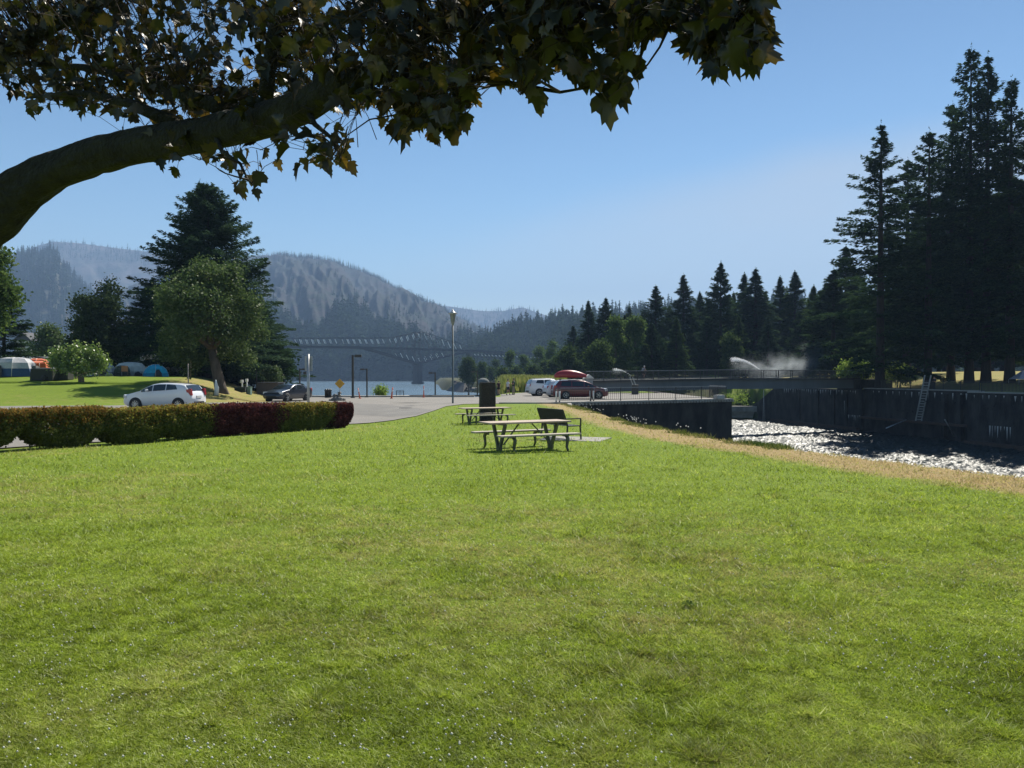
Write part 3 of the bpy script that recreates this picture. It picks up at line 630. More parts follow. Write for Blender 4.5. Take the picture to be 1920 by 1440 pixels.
# rhododendron
d = 61.0; x, y = at_px(148, d); z0 = place_z(x, y); k_ = d / 1440; bl = []
for (u, v, r) in [(118, 668, 16), (140, 660, 17), (165, 664, 17), (183, 675, 14), (110, 684, 13), (130, 684, 18), (155, 686, 18), (178, 690, 14), (145, 674, 22), (190, 684, 8), (104, 678, 8)]:
    bl.append(((u - 148) * k_, 0.5 * math.sin(u), Zv(v - 1, d) - z0, r * k_ * .88))
broadleaf('rhododendron_bush', 'glossy round rhododendron on short dark stems in front of the tents', 'bush', (x, y, z0), bl, 8000, .17, leafmat('rhododendron_leaves', [(.07, .13, .02), (.14, .23, .04), (.34, .42, .11)], .4, nscale=2, gloss=.06, rough=.4), 53, .09, stems=4, shell=.55)

# ------------------------------------------------------------------ far forests (nobody could count these)
def forest(name, pts, Hm, material, seed, tris=46, wf=.26, hvar=.3):
    g_ = np.random.default_rng(seed); n = len(pts); base = []
    for i in range(6):
        q = g_.uniform(0, .97, tris); a = g_.uniform(0, 2 * np.pi, tris); r = wf * (1 - q) ** .8 * g_.uniform(.4, 1.15, tris); z = .04 + q * .93
        c = np.stack([r * np.cos(a), r * np.sin(a), z], -1); dv = np.stack([np.cos(a), np.sin(a), g_.uniform(-.7, .1, tris)], -1); pv = np.stack([-np.sin(a), np.cos(a), g_.uniform(-.3, .3, tris)], -1)
        s = (.11 * (1.15 - q * .8))[:, None]
        T = np.stack([c - dv * s * .8 + pv * s, c - dv * s * .8 - pv * s, c + dv * s * 1.1], 1)
        lead = np.array([[[-.015, 0, .86], [.015, 0, .86], [0, 0, 1.03]], [[0, -.015, .86], [0, .015, .86], [0, 0, 1.03]]]); core = np.array([[[-wf * .45, 0, 0], [wf * .45, 0, 0], [0, 0, .9]], [[0, -wf * .45, 0], [0, wf * .45, 0], [0, 0, .9]]])
        base.append(np.concatenate([T, lead, core]))
    out_ = []
    for i in range(6):
        P = pts[i::6]
        if not len(P): continue
        m = len(P); h = Hm * (1 + g_.normal(0, hvar, m)).clip(.45, 1.7); ang = g_.uniform(0, 6.28, m); ca, sa = np.cos(ang), np.sin(ang)
        B = base[i][None]; wv = g_.uniform(.8, 1.25, m)
        X = (B[..., 0] * ca[:, None, None] - B[..., 1] * sa[:, None, None]) * (h * wv)[:, None, None] + P[:, 0][:, None, None]
        Y = (B[..., 0] * sa[:, None, None] + B[..., 1] * ca[:, None, None]) * (h * wv)[:, None, None] + P[:, 1][:, None, None]
        Z = B[..., 2] * h[:, None, None] + P[:, 2][:, None, None] - 1.0
        out_.append(np.stack([X, Y, Z], -1).reshape(-1, 3))
    o = link(name, tri_mesh(name, np.concatenate(out_), material)); return tag(o, kind='stuff')
far_fir = leafmat('far_needles', [(.020, .036, .020), (.032, .055, .026), (.05, .08, .034)], .15, nscale=.02)
far_fir2 = leafmat('near_hill_needles', [(.020, .04, .018), (.036, .065, .024), (.07, .10, .035)], .2, nscale=.03)
g_ = np.random.default_rng(99)
# far shore of the river: dense band, thinning up the slope
n = 5200; uu = g_.uniform(430, 1000, n); t_ = g_.uniform(0, 1, n) ** 1.5 * (.17 + .06 * np.sin(uu * .03))
forest('shore_forest', atB(uu, t_), 32, far_fir, 1, 40)
n = 2600; uu = g_.uniform(330, 1000, n); t_ = g_.uniform(.15, 1, n) ** 1.3; keep = fbm(uu * .03, t_ * 9, 3) > .53
forest('slope_forest', atB(uu[keep], t_[keep]), 12, far_fir, 2, 16, .2)
uu = np.sort(g_.uniform(520, 960, 520)); forest('ridge_forest', atB(uu, g_.uniform(.97, 1, 520)), 17, far_fir, 3, 20, .16, .35)
uu = g_.uniform(-60, 330, 2600); forest('cliff_forest', atD(uu, g_.uniform(0, 1, 2600)), 26, far_fir, 4, 18, .24)
uu = g_.uniform(-80, 480, 900); forest('far_ridge_forest', atA(uu, g_.uniform(.8, 1, 900)), 24, far_fir, 5, 10, .14)
uu = g_.uniform(780, 1120, 700); forest('distant_ridge_forest', atC(uu, g_.uniform(.6, 1, 700)), 26, far_fir, 6, 10, .2)
n = 5600; uu = g_.uniform(826, 1950, n); t_ = g_.uniform(0, 1, n) ** 1.2; uu[:1500] = g_.uniform(826, 1120, 1500)
forest('hill_forest', atE(uu, t_), 20, far_fir2, 7, 60, .25)

# burnt snags along the main ridge
n = 900; uu = g_.uniform(470, 900, n); P = atB(uu, g_.uniform(.86, 1, n)); h = g_.uniform(9, 21, n); w_ = .4
dx = np.array([w_, 0, 0]); T = np.stack([P - dx, P + dx, P + np.stack([g_.normal(0, 1, n), np.zeros(n), h], -1)], 1)
dy_ = np.array([0, w_, 0]); T2 = np.stack([P - dy_, P + dy_, P + np.stack([g_.normal(0, 1, n), np.zeros(n), h], -1)], 1)
o = link('burnt_snags', tri_mesh('burnt_snags', np.concatenate([T, T2]).reshape(-1, 3), mat('snag_wood', (.12, .11, .105), 1))); tag(o, kind='stuff')

# meadow grasses on the shore behind the lot
n = 26000; y = g_.uniform(86, 330, n) ** 1.0; x = U(g_.uniform(878, 1060, n), y); keep = (zg(x, y) > -2) & ~((x > -4) & (x < 19.5) & (y < 99.5)); x, y = x[keep], y[keep]; n = len(x); z = zg(x, y)
hh = g_.uniform(.5, 1.6, n) * (1 + y / 300); c = np.stack([x, y, z], -1); a = g_.uniform(0, 6.28, n); dv = np.stack([np.cos(a), np.sin(a), 0 * a], -1) * (hh * .22)[:, None]
tp = c + np.stack([g_.normal(0, .3, n), g_.normal(0, .3, n), hh], -1)
o = link('meadow_grass', tri_mesh('meadow_grass', np.stack([c - dv, c + dv, tp], 1).reshape(-1, 3), leafmat('meadow_blades', [(.10, .13, .03), (.20, .23, .06), (.33, .31, .10)], .4, nscale=.06))); tag(o, kind='stuff')
# ------------------------------------------------------------------ the maple overhead
def px3(u, v, d): return Vector((U(u, d), d, Zv(v, d)))
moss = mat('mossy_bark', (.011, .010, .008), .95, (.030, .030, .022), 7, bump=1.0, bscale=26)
maple_leaf = leafmat('maple_leaves', [(.012, .014, .008), (.022, .025, .011), (.032, .034, .015), (.055, .042, .02), (.24, .16, .03)], .19, tcol=(1.5, 1.3, .7), nscale=1.5, gloss=.04, rough=.4)  # yellow ramp end paints a few backlit leaves
def maple():
    t = thing('maple_tree', 'dark spreading maple whose mossy limb arches over the lawn from the left', 'tree', (U(-190, 6.4), 6.4, place_z(U(-190, 6.4), 6.4)))
    O = t.location; b = MB()
    rel = lambda p: Vector(p) - O
    base = Vector((U(-190, 6.4), 6.4, O.z - .3))
    b.tube([rel(base), rel(base + Vector((0, 0, .5))), rel(px3(-182, 900, 6.4)), rel(px3(-176, 650, 6.4)), rel(px3(-172, 500, 6.4)), rel(px3(-185, 300, 6.6)), rel(px3(-180, 0, 6.8)), rel(px3(-150, -420, 7.0)), rel(px3(-130, -900, 7.1))], [.66, .54, .48, .47, .45, .36, .30, .2, .08], 20, rough=.16)
    limb = [(-165, 640, 6.3, .32), (-128, 535, 6.25, .29), (-68, 446, 6.15, .245), (6, 388, 6.05, .19), (80, 335, 5.95, .15), (150, 306, 5.85, .134), (220, 285, 5.7, .126), (320, 266, 5.5, .118), (420, 246, 5.25, .116), (500, 226, 5.0, .108), (570, 200, 4.8, .098), (640, 165, 4.6, .080), (720, 126, 4.4, .062), (800, 66, 4.2, .048), (900, 10, 4.0, .035), (1010, -60, 3.8, .02)]
    def spl(pts, m=14):
        P = [pts[0]] + list(pts) + [pts[-1]]; o_ = []
        for i in range(1, len(P) - 2):
            for k in range(m):
                t_ = k / m; o_.append(tuple(.5 * (2 * P[i][j] + (P[i + 1][j] - P[i - 1][j]) * t_ + (2 * P[i - 1][j] - 5 * P[i][j] + 4 * P[i + 1][j] - P[i + 2][j]) * t_ ** 2 + (3 * P[i][j] - P[i - 1][j] - 3 * P[i + 1][j] + P[i + 2][j]) * t_ ** 3) for j in range(4)))
        return o_ + [tuple(pts[-1])]
    lm_ = spl(limb); b.tube([rel(px3(*p[:3])) for p in lm_], [p[3] for p in lm_], 40, rough=.15, seed=4)
    subs = [[(600, 152, 4.7, .05), (700, 148, 4.4, .04), (800, 150, 4.1, .03), (905, 150, 3.8, .018), (1050, 175, 3.6, .008), (1110, 165, 3.5, .005)],
            [(800, 66, 4.2, .035), (950, 30, 3.7, .026), (1090, 10, 3.4, .02), (1205, 45, 3.2, .014), (1300, 68, 3.05, .009), (1390, 66, 2.95, .005)],
            [(420, 205, 5.3, .06), (300, 160, 5.8, .045), (170, 130, 6.2, .03), (40, 120, 6.5, .012)],
            [(330, 232, 5.5, .05), (240, 195, 5.6, .035), (150, 175, 5.8, .02), (60, 185, 6.0, .01)],
            [(500, 180, 5.0, .05), (515, 60, 5.1, .04), (560, -100, 5.2, .03), (600, -350, 5.4, .015)],
            [(575, 205, 4.8, .022), (592, 235, 4.65, .016), (625, 262, 4.5, .011), (642, 300, 4.4, .005)],
            [(405, 255, 5.2, .018), (418, 285, 5.1, .014), (452, 308, 4.95, .010), (466, 338, 4.85, .006), (480, 352, 4.8, .004)],
            [(700, 115, 4.5, .04), (760, -20, 4.6, .03), (850, -200, 4.7, .015)],
            [(640, 140, 4.6, .03), (740, 190, 4.3, .016), (850, 235, 4.1, .007)],
            [(-170, 300, 6.6, .12), (-20, 120, 6.5, .08), (160, 20, 6.3, .05), (380, -60, 6.0, .03), (600, -120, 5.8, .012)],
            [(-175, 100, 6.7, .1), (60, -60, 6.9, .06), (300, -180, 7.0, .03)], [(-180, 50, 6.7, .1), (-420, -40, 6.4, .06), (-700, -120, 6.2, .02)],
            [(-180, -100, 6.9, .1), (-300, -380, 7.6, .06), (-500, -600, 8.5, .02)], [(-160, -300, 7, .08), (100, -520, 6.6, .05), (420, -600, 6.4, .02)],
            [(1200, 44, 3.2, .01), (1230, 0, 3.3, .007), (1290, -70, 3.3, .004)], [(-175, 180, 6.6, .12), (-330, 60, 7.4, .08), (-500, -20, 8.6, .03)]]
    sk = []
    for s_ in subs + [limb[7:]]:
        if s_ is not subs and s_ in subs: b.tube([rel(px3(*p[:3])) for p in s_], [p[3] for p in s_], 8, rough=.15)
        for i in range(len(s_) - 1):
            a, c = px3(*s_[i][:3]), px3(*s_[i + 1][:3]); m = max(2, int((c - a).length / .12))
            for k in range(m): sk.append(a.lerp(c, k / m))
    skn = np.array([list(p) for p in sk])
    low_u = [-700, 0, 45, 90, 140, 200, 245, 290, 330, 350, 400, 440, 480, 500, 520, 560, 600, 650, 660, 700, 740, 790, 840, 880, 890, 915, 950, 980, 1005, 1040, 1100, 1150, 1180, 1195, 1200, 1260, 1310, 1350, 1400, 1425, 1440, 1445]
    low_v = [150, 165, 205, 200, 222, 215, 235, 262, 300, 305, 330, 352, 372, 300, 262, 300, 318, 325, 230, 240, 260, 262, 268, 245, 160, 165, 150, 205, 222, 150, 165, 208, 200, 120, 60, 62, 118, 132, 140, 138, 60, 0]
    g_ = np.random.default_rng(17); LV = []; tw = MB(); O_ = np.array(O)
    outl = [(0, -.02), (.10, -.03), (.27, -.10), (.20, .02), (.36, .06), (.50, .20), (.38, .24), (.47, .42), (.30, .40), (.24, .44), (.19, .50), (.20, .72), (.10, .70), (0, .98), (-.10, .72), (-.21, .71), (-.18, .50), (-.25, .43), (-.31, .41), (-.46, .44), (-.37, .25), (-.51, .19), (-.35, .07), (-.21, .01), (-.26, -.11), (-.10, -.04)]
    OL = np.array([(x_, y_ + .02) for x_, y_ in outl]); ctr = np.array([0, .25]); m = len(OL); dvv = OL - np.array([0, .3]); rr__ = np.linalg.norm(dvv, axis=1)[:, None]; OL = np.array([0, .3]) + dvv / rr__ * .42 * (rr__ / .42) ** .72
    def leaf(p, dirv, nrm, s, fold, curl):
        tw_ = g_.normal(0, .5)
        d_ = dirv / np.linalg.norm(dirv); x_ = np.cross(d_, nrm); x_ /= np.linalg.norm(x_); n_ = np.cross(x_, d_)
        P = np.concatenate([[ctr], OL * (1 + g_.normal(0, .07, (m, 1)))]); P[:, 0] *= g_.uniform(.75, 1.1); z_ = fold * np.abs(P[:, 0]) - curl * P[:, 1] ** 2 * np.sign(P[:, 1]) + tw_ * P[:, 0] * P[:, 1] + .05 * np.sin(P[:, 0] * 14) * np.abs(P[:, 0])
        LV.append(p + (P[:, :1] * x_ + P[:, 1:] * d_ + z_[:, None] * n_) * s)
    def cluster(u, v, d, k, sp=.16):
        c = np.array(px3(u, v, d)); j = np.argmin(((skn - c) ** 2).sum(1)); a = skn[j]; L = np.linalg.norm(c - a)
        if L > .05:
            bow = g_.normal(0, .09, 3) * L + np.array([0, 0, .12 * L]); tw.tube([rel(a + (c - a) * q_ + bow * math.sin(math.pi * q_)) for q_ in (0, .25, .5, .75, 1)], [.006 + .003 * min(L, 1), .005, .004, .003, .002], 5, smooth=True)
        for i in range(k):
            q = g_.uniform(.35, 1.05) if L > .3 else 1
            st = a + (c - a) * q; off = g_.normal(0, sp, 3); off[2] -= .05; p = st + off * .8
            sl = g_.uniform(.06, .125); uu_ = 960 + p[0] / p[1] * 1440
            if uu_ > 1432 and p[1] < 5 and p[2] < 3.4: continue
            lim = np.interp(uu_, low_u, low_v) + (float(vn(np.array(uu_ / 24.), np.array(3.3))) - .55) * 75 - sl * .5 * 1440 / p[1] + g_.uniform(-12, 22); vv = 705 - (p[2] - EYE) / p[1] * 1440
            if vv > lim - 6: p[2] += (vv - lim + 6 + g_.uniform(0, 25)) * p[1] / 1440
            tw.tube([rel(st), rel((st + p) / 2 + np.array([0, 0, .02])), rel(p)], [.0022, .0018, .0015], 4)
            dv = np.array([g_.normal(0, .8), g_.normal(0, .8), -g_.uniform(-.15, 1.3)]) + (p - st) * 3
            leaf(p - O_, dv, g_.normal(0, 1, 3) + np.array([0, -.5, .9]), sl, g_.uniform(-.2, 1.1), g_.uniform(-.2, .75))
    def dep(u): return np.interp(u, [-700, 0, 640, 1000, 1445], [6.6, 6.1, 4.5, 3.6, 2.95])
    for i in range(2100):       # the part one looks up into
        u = g_.uniform(-120, 1440); lim = np.interp(u, low_u, low_v); v = lim - 12 - (lim + 60) * g_.uniform(0, 1) ** 1.0
        if u > 640 and v < lim - 150 and g_.random() < .25: continue
        if u < 560 and g_.random() < .08: continue
        hole = fbm(np.array(u / 75.), np.array(v / 60. + 3), 3)
        if hole < (.40 if u < 640 else .435 if u < 880 else .47) and v < lim - 20: continue
        if 1195 < u < 1290 and v > 45: continue
        lv_ = np.interp(u, [0, 90, 150, 220, 320, 420, 500, 570, 640], [390, 332, 304, 283, 264, 244, 224, 198, 165])
        if u < 600 and v > lv_ - 30 and g_.random() < .62: continue
        d = dep(u) + g_.normal(0, .35 if u < 900 else .2) + (.65 if u < 600 and v < lv_ + 10 else 0); cluster(u, v, max(2.7, d), int(g_.integers(3, 7)), .15)
    for i in range(420):        # left of the frame and overhead
        u = g_.uniform(-1100, 1080); v = -60 - g_.exponential(260); d = dep(max(-700, u)) + g_.normal(0, .8); cluster(u, v, max(3.0, d), 5, .22)
    for i in range(160): cluster(g_.uniform(-1100, -120), g_.uniform(-300, 150), 6.8 + g_.normal(0, .8), 5, .22)
    # single leaves dangling at the fringe
    for (u, v, d, s) in [(60, 190, 6, .12), (96, 195, 6, .1), (215, 205, 5.8, .1), (300, 300, 5.2, .1), (455, 340, 5, .1), (480, 355, 4.9, .09), (470, 330, 4.9, .1), (522, 300, 4.8, .09), (610, 300, 4.5, .11), (640, 290, 4.4, .12), (655, 305, 4.3, .1), (730, 235, 4.2, .12), (755, 240, 4.2, .12), (850, 240, 4.1, .13), (870, 215, 4.0, .12), (1008, 170, 3.55, .15), (1150, 150, 3.4, .19), (1128, 178, 3.42, .17), (1335, 95, 2.98, .12), (1402, 96, 2.95, .135), (1408, 40, 2.92, .13), (1180, 112, 3.38, .10), (985, 150, 3.6, .12), (1085, 120, 3.5, .17), (1060, 95, 3.5, .18), (935, 130, 3.7, .13)]:
        c = np.array(px3(u, v, d)); j = np.argmin(((skn - c) ** 2).sum(1)); tw.tube([rel(skn[j]), rel((skn[j] + c) / 2 + np.array([0, 0, .03])), rel(c)], [.004, .002, .0018], 4)
        leaf(c - O_, np.array([g_.uniform(.1, .5), g_.normal(0, .2), -1]), np.array([g_.normal(0, .3), -1, .25]), s, .25, .15)
    n = len(LV); Vv = np.concatenate(LV); fan = np.array([[0, 1 + k, 1 + (k + 1) % m] for k in range(m)]); Fc = (fan[None] + (np.arange(n) * (m + 1))[:, None, None]).reshape(-1, 3)
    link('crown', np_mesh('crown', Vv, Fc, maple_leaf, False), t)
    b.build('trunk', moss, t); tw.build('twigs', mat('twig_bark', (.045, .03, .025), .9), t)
maple()

# ------------------------------------------------------------------ grass blades and clover
def blade_mat():
    m = leafmat('grass_blades', [(.085, .12, .008), (.205, .275, .018), (.335, .42, .040), (.52, .54, .16)], .52, nscale=.9, gloss=.022, rough=.5)
    t = m.node_tree; at = N(t, 'ShaderNodeAttribute', attribute_name='dry'); tcg = N(t, 'ShaderNodeTexCoord'); ng = N(t, 'ShaderNodeTexNoise', Scale=7.0, Detail=3.0, Roughness=.65); t.links.new(tcg.outputs['Object'], ng.inputs['Vector']); nr_ = N(t, 'ShaderNodeMapRange'); t.links.new(ng.outputs[0], nr_.inputs[0]); nr_.inputs[1].default_value = .3; nr_.inputs[2].default_value = .7; nr_.inputs[3].default_value = .62; nr_.inputs[4].default_value = 1.35; cr = [n for n in t.nodes if n.type == 'VALTORGB'][0]
    mx_ = N(t, 'ShaderNodeMixRGB'); t.links.new(at.outputs['Fac'], mx_.inputs[0]); t.links.new(cr.outputs[0], mx_.inputs[1]); mx_.inputs[2].default_value = (.46, .36, .17, 1)
    gm = N(t, 'ShaderNodeVectorMath', operation='SCALE'); t.links.new(mx_.outputs[0], gm.inputs[0]); t.links.new(nr_.outputs[0], gm.inputs['Scale'])
    for l in list(cr.outputs[0].links):
        if l.to_node != mx_: s_ = l.to_socket; t.links.remove(l); t.links.new(gm.outputs[0], s_)
    return m
g_ = np.random.default_rng(23)
def lawn_pts(n, v0=762, v1=1500, pw=.85, u0=-500, u1=2420):
    v = v0 + (v1 - v0) * g_.uniform(0, 1, n) ** pw; u = g_.uniform(u0, u1, n); y = 1.7 * 1440 / (v - 705); x = U(u, y)
    for _ in range(3): y = (EYE - zg(x, y)) * 1440 / (v - 705); x = U(u, y)
    # keep to the grass: right of the hedge line, before the kerb, left of the canal bank
    hx = np.interp(y, [0, 8.5, 19.6, 33, 35.2, 38.5, 41.5, 47.7, 57], [-18.5, -18.0, -13.35, -7.3, -7.0, -5.6, -4.9, -4.5, -3.9])
    k = (x > hx) & (x < canal_left(y) + .9) & (y < 57.5) & (y > 1.5); return x[k], y[k]
x, y = lawn_pts(1150000, pw=.70); n = len(x); z = zg(x, y)
patch = fbm(x * 1.3, y * 1.3, 4); tuft = fbm(x * 5 + 9, y * 5, 2)
h = (.0085 + .0019 * y) * (.5 + 1.1 * patch) * g_.uniform(.5, 1.4, n) * (1 + .8 * (tuft > .52)); wd = .0017 + .00046 * y
a = g_.uniform(0, 6.283, n); c = np.stack([x, y, z - .003], -1); dv = np.stack([np.cos(a), np.sin(a), 0 * a], -1) * wd[:, None]
lean = g_.normal(0, 1, (n, 2)) * (h * np.interp(y, [2, 14], [1.25, .75]))[:, None]; tip = c + np.stack([lean[:, 0], lean[:, 1], h], -1)
dr = np.clip(dryness(x, y) + (fbm(x * 2.2, y * 2.2 + 4, 3) - .46) * 1.3 + g_.normal(0, .22, n) - .16, 0, 1)
o = link('grass', np_mesh('grass', np.stack([c - dv, c + dv, tip], 1).reshape(-1, 3), np.arange(3 * n).reshape(-1, 3), blade_mat(), False, {'dry': np.repeat(dr, 3)})); tag(o, kind='stuff')
# longer weeds along the bank and in front of the wall
t_ = g_.uniform(0, 1, 9000); y = 20 + 38 * t_; x = canal_left(y) + g_.normal(0, .22, 9000) - .05; pk = fbm(y * 1.1, y * 0 + 2, 2) > .36; x, y = x[pk], y[pk]; n = len(x); z = zg(x, y)
h = g_.uniform(.04, .22, n) * (.4 + fbm(y * .8, x * .5, 2)); a = g_.uniform(0, 6.28, n); c = np.stack([x, y, z], -1); dv = np.stack([np.cos(a), np.sin(a), 0 * a], -1) * .014
o = link('bank_weeds', np_mesh('bank_weeds', np.stack([c - dv, c + dv, c + np.stack([g_.normal(0, .1, n), g_.normal(0, .1, n), h], -1)], 1).reshape(-1, 3), np.arange(3 * n).reshape(-1, 3), leafmat('weeds', [(.06, .10, .02), (.13, .16, .04), (.28, .24, .10)], .4, nscale=.5))); tag(o, kind='stuff')
# green reeds at the canal edge (photo 1450-1540 / 848-860)
n = 2600; y = g_.uniform(20.5, 22.6, n); x = canal_left(y) + .15 + g_.normal(0, .16, n) + .1; z = zg(x, y); h = g_.uniform(.05, .17, n); a = g_.uniform(0, 6.28, n); c = np.stack([x, y, z], -1); dv = np.stack([np.cos(a), np.sin(a), 0 * a], -1) * .01
o = link('edge_grass', np_mesh('edge_grass', np.stack([c - dv, c + dv, c + np.stack([g_.normal(0, .05, n), g_.normal(0, .05, n), h], -1)], 1).reshape(-1, 3), np.arange(3 * n).reshape(-1, 3), leafmat('reed_green', [(.04, .08, .015), (.08, .14, .03)], .4))); tag(o, kind='stuff')
# white clover heads and daisies
def heads(name, x, y, lift, r, material):
    n = len(x); z = zg(x, y) + lift; P = np.array([(1, 0, 0), (-1, 0, 0), (0, 1, 0), (0, -1, 0), (0, 0, 1), (0, 0, -1)]); Ff = np.array([(0, 2, 4), (2, 1, 4), (1, 3, 4), (3, 0, 4), (2, 0, 5), (1, 2, 5), (3, 1, 5), (0, 3, 5)])
    c = np.stack([x, y, z], -1); Vv = (c[:, None] + P[None] * r[:, None, None]).reshape(-1, 3); Fc = (Ff[None] + (np.arange(n) * 6)[:, None, None]).reshape(-1, 3)
    return tag(link(name, np_mesh(name, Vv, Fc, material, True)), kind='stuff')
white_fl = mat('clover_white', (.62, .62, .54), .8, (.45, .45, .36), 40)
x, y = lawn_pts(3600, pw=1.0, u0=-200, u1=2100); cl_ = fbm(x * .9 + 3, y * .9, 3) + g_.normal(0, .09, len(x)); k = (cl_ > .47) & (g_.random(len(x)) < .95) & (y < 34); x, y = x[k], y[k]
heads('clover_flowers', x, y, .02 + .0018 * y, g_.uniform(.003, .0066, len(x)) * (1 + y * .035), white_fl)
n = 26; y = np.concatenate([g_.normal(36, 1.6, n), g_.normal(48, 3, 14), g_.normal(27, 2, 6)]); x = canal_left(y) + g_.normal(.05, .14, len(y)); heads('daisies', x, y, g_.uniform(.15, .36, len(y)), np.full(len(y), .028), mat('daisy_white', (.8, .8, .76), .8))
# broad leaved weed in the lawn
y0 = 1.62 * 1440 / (1143 - 705); x0 = U(1293, y0); b = MB()
for i in range(9):
    a = i * .7 + .2; L = .045 + .02 * (i % 3); ca, sa = math.cos(a), math.sin(a)
    b.add([(0, 0, .004), (ca * L * .5 - sa * .011, sa * L * .5 + ca * .011, .028), (ca * L, sa * L, .016), (ca * L * .5 + sa * .011, sa * L * .5 - ca * .011, .028)], [(0, 1, 2, 3)])
o = b.build('plantain_weed', leafmat('plantain', [(.05, .09, .02), (.09, .13, .03)], .3), None, (x0, y0, place_z(x0, y0) + .012)); tag(o, 'small flat rosette weed with dark leaves standing alone in the near lawn', 'weed')

# ------------------------------------------------------------------ hedge: one shrub after another
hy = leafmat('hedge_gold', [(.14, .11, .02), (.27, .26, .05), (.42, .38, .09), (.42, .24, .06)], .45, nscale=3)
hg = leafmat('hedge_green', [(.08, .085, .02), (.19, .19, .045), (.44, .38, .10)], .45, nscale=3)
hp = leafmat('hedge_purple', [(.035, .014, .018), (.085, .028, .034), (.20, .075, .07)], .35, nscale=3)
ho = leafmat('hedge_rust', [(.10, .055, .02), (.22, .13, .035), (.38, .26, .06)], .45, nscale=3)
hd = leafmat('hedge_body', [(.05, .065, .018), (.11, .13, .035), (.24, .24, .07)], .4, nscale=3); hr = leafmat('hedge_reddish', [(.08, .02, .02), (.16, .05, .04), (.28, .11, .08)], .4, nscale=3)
HL = [(-16.6, 12.0, ho), (-15.4, 14.6, hy), (-14.3, 16.9, ho), (-13.35, 19.0, ho), (-12.4, 21.1, ho), (-11.45, 23.1, hg), (-10.65, 24.9, hy), (-9.95, 26.4, hp), (-9.3, 27.9, hp), (-8.65, 29.3, hg), (-8.05, 30.7, hy), (-7.42, 32.1, hp)]
HLAB = ['rust and gold hedge shrub outside the frame at the near end of the hedge', 'golden hedge shrub second from the near end of the hedge', 'rust coloured hedge shrub third from the near end', 'rust topped hedge shrub at the left picture edge before the bare gap', 'rust and green hedge shrub just right of the bare gap', 'leafy green hedge shrub in front of the nose of the white car', 'yellow green hedge shrub in front of the doors of the white car', 'dark purple hedge shrub in front of the tail of the white car', 'dark purple hedge shrub just right of the white car', 'green and gold hedge shrub left of the dark car', 'golden green hedge shrub in front of the dark car', 'rounded dark purple shrub closing the far end of the hedge']
for i, (x, y, m_) in enumerate(HL):
    g2 = np.random.default_rng(200 + i); z0 = place_z(x, y); last = i == len(HL) - 1
    t = thing('hedge_shrub', HLAB[i], 'shrub', (x, y, z0), math.atan2(2.2, 1.0), 'shrubs of the clipped hedge')
    n = 27000; L_ = 1.42 if not last else 1.0; Hh = 1.06 * (1 + g2.normal(0, .02))
    p = g2.uniform(-1, 1, (n, 3)); q = p.copy(); ax = g2.choice(7, n, p=[.07, .07, .28, .28, .13, .13, .04])     # leaves thickest towards the faces
    dd = 1 - np.abs(g2.normal(0, .2, n)); dd = np.clip(dd, .0, 1.04)
    q[ax == 0, 0] = dd[ax == 0]; q[ax == 1, 0] = -dd[ax == 1]; q[(ax == 2), 1] = dd[ax == 2]; q[(ax == 3), 1] = -dd[ax == 3]; q[(ax == 4) | (ax == 5), 2] = dd[(ax == 4) | (ax == 5)]
    r = (np.abs(q) ** 7).sum(1) ** (1 / 7); q = q / np.maximum(r, 1)[:, None]
    zn = (q[:, 2] + 1) / 2; foot = .30 + .14 * vn(q[:, 0] * 2 + i * 3, q[:, 1] * 0 + i); gap_ = i in (3, 4, 10); zl = foot * (.10 + (1.0 if gap_ else .42) * np.abs(q[:, 0]) ** 3) * (.4 + .6 * g2.random()) ; zz = zl + (Hh - zl) * zn
    wx_ = L_ * (.62 + .38 * np.clip(zn * 2.2, 0, 1)) * .66 * (1.36 if not last else 1.15); wy_ = .50 * (.72 + .28 * np.clip(zn * 2.4, 0, 1))
    lump = 1 + .22 * (fbm(q[:, 0] * 2.4 + i * 7, zn * 3, 2) - .37)
    c = np.stack([q[:, 0] * wx_ * lump, q[:, 1] * wy_ * lump, zz + .12 * (fbm(q[:, 0] * 5 + i, q[:, 1] * 5, 2) - .37) + g2.normal(0, .03, n) * (g2.random(n) < .5)], -1)
    a = g2.normal(0, 1, (n, 3)); a /= np.linalg.norm(a, axis=1)[:, None]; bq = np.cross(a, g2.normal(0, 1, (n, 3))); bq /= np.linalg.norm(bq, axis=1)[:, None]; s = g2.uniform(.02, .046, n)[:, None]
    Vq = np.stack([c - a * s, c + bq * s * .7, c + a * s, c - bq * s * .7], 1).reshape(-1, 3)
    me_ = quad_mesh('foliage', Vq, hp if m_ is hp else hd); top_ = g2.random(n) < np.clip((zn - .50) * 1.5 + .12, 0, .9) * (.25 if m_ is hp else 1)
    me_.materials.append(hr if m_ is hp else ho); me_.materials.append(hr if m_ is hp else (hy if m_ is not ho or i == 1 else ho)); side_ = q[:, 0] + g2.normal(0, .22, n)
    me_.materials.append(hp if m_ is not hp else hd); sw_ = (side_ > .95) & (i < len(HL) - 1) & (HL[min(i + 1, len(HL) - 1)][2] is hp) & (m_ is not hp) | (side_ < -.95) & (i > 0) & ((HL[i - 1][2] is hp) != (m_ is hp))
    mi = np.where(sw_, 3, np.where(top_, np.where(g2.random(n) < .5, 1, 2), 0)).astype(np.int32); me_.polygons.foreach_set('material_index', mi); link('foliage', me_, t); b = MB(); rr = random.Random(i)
    for k in range(9):
        a_ = rr.uniform(0, 6.28); b.tube([(rr.uniform(-.15, .15), rr.uniform(-.1, .1), -.1), (math.cos(a_) * .22, math.sin(a_) * .12, .3), (math.cos(a_) * .55, math.sin(a_) * .3, .75)], [.02, .014, .006], 5)
    b.build('stems', bark_dark, t)

